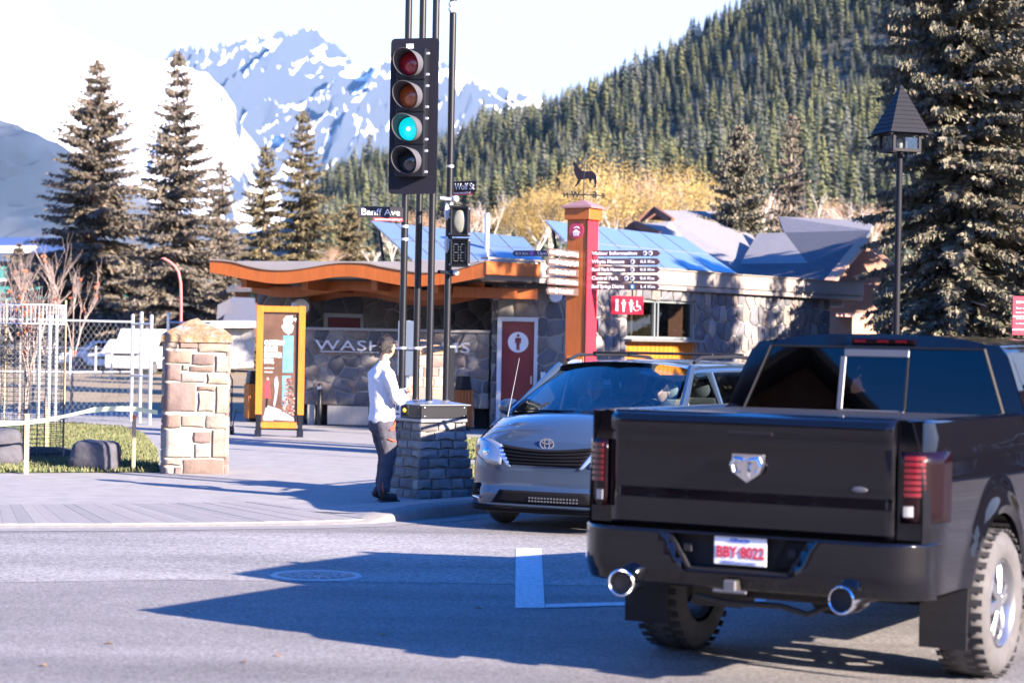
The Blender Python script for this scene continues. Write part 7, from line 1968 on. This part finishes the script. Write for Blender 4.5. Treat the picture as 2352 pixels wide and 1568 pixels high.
# curved red lamp pole
mb = MB(); rp = mat('faded_red_pole', (.42, .13, .12), .6); pts = [P(415, 900, 52), P(416, 700, 52), P(415, 650, 52), P(410, 625, 52), P(402, 612, 52), P(388, 600, 52), P(376, 594, 52)]
pts[0].z = 0
t = thing('curved_lamp_pole', (pts[0].x, pts[0].y, 0), 0, 'thin faded red pole curving left at the top in front of the spruces', 'lamp post'); q = [p-Vector((pts[0].x, pts[0].y, 0)) for p in pts]
mb.tube(q, .035, 8); mb.build('pole', rp, t, smooth=40); mb = MB(); mb.sphere(q[-1], .05, 10, 6, (1.5, 1, .6)); mb.build('lamp_head', rp, t, smooth=True)
# person half hidden behind the pillar
pp = P(436, 900, 60); t = thing('person', (pp.x, pp.y, 0), R(180), 'dark haired person in dark coat mostly hidden behind the sandstone pillar', 'person'); zz = P(430, 830, 60).z
hgt = P(424, 822, 60).z; dz = hgt-1.72
blend('body', [[((0, 0, .85), .12, .15), ((0, 0, 1.1), .13, .17), ((0, 0, 1.35), .12, .20), ((.01, 0, 1.44), .07, .12), ((.02, 0, 1.49), .05, .055), ((.04, 0, 1.56), .05, .05)], [((0, -.09, .88), .10, .09), ((0, -.1, .5), .08, .08), ((0, -.1, .02), .06, .06)], [((0, .09, .88), .10, .09), ((0, .1, .5), .08, .08), ((0, .1, .02), .06, .06)], [((0, -.18, 1.38), .06, .06), ((.02, -.24, 1.1), .05, .05), ((.12, -.22, .88), .04, .04)], [((0, .18, 1.38), .06, .06), ((.02, .24, 1.1), .05, .05), ((.12, .22, .88), .04, .04)]], shirt_d, t, .02)
head_mesh(t, (.06, 0, 1.62)); mb = MB(); c = (.05, 0, 1.64); mb.sphere(c, .11, 12, 8, (1, .9, 1)); o = mb.build('hair', hair_m, t, smooth=True); o.location = (-.025, 0, .015)
t.scale = (hgt/1.75,)*3
# blue shopping trolley / pushchair behind the pillar
bl_m = mat('bright_blue_fabric', (.01, .22, .55), .7)
sc_ = P(524, 1000, 39.2); t = thing('folded_pushchair', (sc_.x, sc_.y, 0), R(20), 'folded pushchair with bright blue fabric beside the sandstone pillar', 'pushchair'); k = 39.2/4900
hz_ = P(524, 862, 39.2).z
mb = MB(); mb.tube([(-.07, 0, .1), (-.05, .02, .9), (-.02, 0, hz_-.05), (.02, 0, hz_), (.06, 0, hz_-.08), (.05, 0, .2)], .013, 6); mb.tube([(-.07, .2, .1), (-.05, .2, .9), (-.02, .2, hz_-.05), (.02, .2, hz_), (.06, .2, hz_-.08), (.05, .2, .2)], .013, 6); mb.bar((.08, .05, .1), (.15, .05, .5), .02, .02)
mb.build('frame', black_m, t, smooth=40)
mb = MB(); mb.grid(4, 8, lambda u, v: (-.07+.13*v*.4+.03*math.sin(v*9)+.07*u, .0+.2*u, .42+.72*v)); mb.build('seat_fabric', bl_m, t, solid=.04, smooth=True)
for (x, y) in ((-.06, 0), (-.06, .2), (.09, .05), (.09, .2)):
    mb = MB(); mb.lathe([(.04, -.015), (.085, -.015), (.085, .015), (.04, .015)], c=(x, y, .085), n=16, axis='x'); mb.build('wheel', rubber, t)
# poster stand
po = G(640, 1005); K3 = po.y/4900; ang = R(5)
ps = thing('poster_stand', (po.x, po.y, 0), ang, 'golden timber framed poster stand with a winter season poster on the plaza', 'poster stand')
def sx_(x): return (x-642)*K3
def sz_(y): return (1005-y)*K3
for (x0, x1) in ((587, 602), (683, 698)):
    mb = MB(); mb.box(((sx_(x0)+sx_(x1))/2, 0, (sz_(702)+sz_(952))/2), ((x1-x0)*K3, .11, sz_(702)-sz_(952))); mb.build('upright', wood_y, ps, bevel=.006)
    mb = MB(); xc = (sx_(x0)+sx_(x1))/2; mb.box((xc, 0, sz_(952)/2), (.085, .09, sz_(952))); mb.prism([(-.09, 0), (.09, 0), (.05, .14), (-.05, .14)], lambda u, v: (xc-.06, u*1.6, v), lambda u, v: (xc+.06, u*1.6, v)); mb.build('foot', black_m, ps, bevel=.005)
for (y0, y1) in ((703, 717), (969, 983)):
    mb = MB(); mb.box((0, -.002, (sz_(y0)+sz_(y1))/2), ((683-602)*K3, .09, (y1-y0)*K3)); mb.build('crossbar', wood_y, ps, bevel=.004)
mb = MB(); mb.bar((sx_(600), 0, .16), (sx_(685), 0, .16), .03, .03); mb.build('stretcher', black_m, ps)
pgx0, pgx1, pgz0, pgz1 = sx_(602), sx_(683), sz_(969), sz_(717)
post_bg = mat('poster_brown', (.085, .045, .03), .4, var=.5, scale=2.2)
mb = MB(); mb.box((0, 0, (pgz0+pgz1)/2), (pgx1-pgx0, .05, pgz1-pgz0)); pg = mb.build('poster', post_bg, ps)
def flat(name, pts, m, y=-.028):
    mb = MB(); mb.prism(pts, lambda u, v: (sx_(u), y, sz_(v)), lambda u, v: (sx_(u), y+.002, sz_(v))); return mb.build(name, m, pg)
flat('poster_edge', [(603, 718), (682, 718), (682, 721), (603, 721)], black_m); flat('poster_edge', [(677, 721), (682, 721), (682, 968), (677, 968)], black_m)
pb_m = mat('poster_blue', (.10, .26, .38), .4, var=.3, scale=8); ps_m = mat('poster_snow', (.26, .26, .30), .4, var=.3, scale=6); pr_m = mat('poster_red', (.55, .04, .05), .4); pk_m = mat('poster_confetti', (.4, .25, .2), .4, rnd=0, island=1, cols=[(.30, .27, .22), (.32, .05, .05), (.2, .12, .09), (.35, .32, .3), (.07, .06, .06)])
flat('poster_window', [(648, 770), (672, 770), (672, 855), (648, 855)], pb_m); flat('poster_window', [(648, 862), (668, 862), (660, 930), (648, 930)], pb_m)
flat('poster_snow', [(606, 962), (612, 930), (640, 938), (675, 958), (677, 966)], ps_m, -.027); flat('poster_snow', [(606, 966), (606, 954), (620, 958), (630, 966)], ps_m, -.029)
flat('poster_bird', [(654, 726), (668, 724), (671, 734), (666, 742), (672, 750), (668, 762), (660, 768), (650, 760), (644, 750), (650, 742), (648, 734)], white_sign, -.03)
flat('poster_bird', [(674, 730), (677, 730), (676, 738), (674, 737)], white_sign, -.03)
flat('poster_figure', [(609, 880), (613, 872), (618, 876), (620, 895), (623, 914), (608, 914)], pr_m, -.03)
flat('poster_figure', [(612, 914), (616, 914), (615, 936), (611, 936)], black_m, -.03); flat('poster_figure', [(612, 868), (616, 866), (618, 872), (613, 874)], skin_m, -.03)
flat('poster_figure', [(630, 870), (636, 862), (640, 880), (636, 915), (632, 935), (628, 930), (632, 900), (630, 885)], ps_m, -.03)
rgp = random.Random(4); mb = MB()
for i in range(260):
    v = rgp.random(); x = 664+rgp.uniform(-1, 1)*(5+14*v); y = 868+85*v
    if x > 676 or x < 640: continue
    s_ = rgp.uniform(1.2, 3.2); a = rgp.uniform(0, 3.1); mb.add([(sx_(x+s_*math.cos(a+k*1.57)), -.031, sz_(y+s_*math.sin(a+k*1.57))) for k in range(4)], [(0, 1, 2, 3)])
tag(mb.build('poster_foliage', pk_m, pg, fix=False), kind='stuff')
for i, (tx, y, w_) in enumerate((('CHRISTMAS', 792, 46), ('SHINES', 806, 30), ('BRIGHTER', 820, 40), ('HERE.', 834, 22))):
    text('poster_lettering', tx, .115, white_sign, pg, (sx_(606), -.03, sz_(y)), ext=.001, width=w_*K3, bold=.006)
text('poster_lettering', 'visit the town', .05, white_sign, pg, (sx_(606), -.03, sz_(847)), width=22*K3); text('poster_lettering', 'in the mountains', .05, white_sign, pg, (sx_(606), -.03, sz_(856)), width=20*K3)
text('poster_lettering', 'banff national park', .05, white_sign, pg, (sx_(606), -.031, sz_(963)), width=20*K3)
# timber clad bins
def bin_(x0, x1, y0, yb, d, label, lid):
    c = P((x0+x1)/2, 900, d); k = d/4900; W_ = (x1-x0)*k/1.25; t = thing('litter_bin', (c.x, c.y, 0), R(32), label, 'litter bin'); h = P(x0, y0, d).z
    for sd_ in range(4):
        a = sd_*math.pi/2
        for i in range(4):
            mb = MB(); u = (i-1.5)*W_/4; M = Matrix.Rotation(a, 3, 'Z'); mb.box(M @ Vector((u, -W_/2, h/2+.05)), (W_/4-.012, .03, h-.1), rz=a); mb.build('slat', wood_y if lid == 0 else wood_o, t)
    mb = MB(); mb.box((0, 0, h/2), (W_-.06, W_-.06, h-.02)); mb.build('liner', black_m, t)
    mb = MB(); mb.prism([(-W_*.5, 0), (W_*.5, 0), (W_*.34, .28), (-W_*.34, .28)], lambda u, v: (u, -W_*.45, h+v), lambda u, v: (u, W_*.45, h+v)); mb.build('hood', black_m, t, bevel=.02)
bin_(563, 594, 881, 975, 45.3, 'golden timber litter bin at the left side of the poster stand', 0)
bin_(1044, 1084, 895, 985, 43.0, 'orange timber litter bin with black hood, right of the signal base', 1)
# bollard and dark info column
b_ = G(733, 979); zt = P(733, 880, b_.y).z
t = thing('bollard', (b_.x, b_.y, 0), 0, 'slim black bollard with a bright top in front of the stone screen wall', 'bollard'); mb = MB(); mb.lathe([(.05, 0), (.05, zt-.14), (.045, zt-.13), (.05, zt-.11), (.05, zt-.03), (.03, zt), (0, zt)], n=16); mb.build('post', black_m, t, smooth=40)
mb = MB(); mb.lathe([(.052, zt-.12), (.052, zt-.06)], n=16); mb.build('band', galv, t, smooth=True)
c = P(1031, 870, 35.5); t = thing('steel_column', (c.x, c.y, 0), R(10), 'dark metal column with pale cap right of the signal poles', 'post'); zt = P(1031, 797, 35.5).z
mb = MB(); mb.box((0, 0, zt/2), (.17, .12, zt)); mb.build('shaft', black_m, t, bevel=.01); mb = MB(); mb.box((0, 0, zt+.01), (.19, .14, .025)); mb.build('cap', white_sign, t)
# dark rail behind the pillar
a = P(520, 851, 50); b_ = P(592, 853, 50); t = thing('handrail', (0, 0, 0), 0, 'thin dark handrail in front of the white stone hut', 'handrail'); mb = MB(); mb.cyl(a, b_, .025, n=8); mb.build('rail', black_m, t)
for p in (a, b_): mb = MB(); mb.cyl((p.x, p.y, 0), p, .025, n=8); mb.build('post', black_m, t)
# ================================================ HAZE (thin mountain air; closes over the whole scene)
hm_ = bpy.data.materials.new('thin_haze'); hm_.use_nodes = True; N = hm_.node_tree.nodes; L = hm_.node_tree.links
N.remove(N['Principled BSDF']); pv = N.new('ShaderNodeVolumePrincipled'); pv.inputs['Color'].default_value = (.22, .52, 1., 1); pv.inputs['Density'].default_value = HAZE; pv.inputs['Anisotropy'].default_value = .0
L.new(pv.outputs[0], N['Material Output'].inputs['Volume'])
mb = MB(); mb.box((0, 4600, 799), (24000, 11000, 1604)); o = mb.build('haze', hm_); o['kind'] = 'stuff'; o['label'] = 'thin blue mountain haze filling the valley air'; o.visible_shadow = True
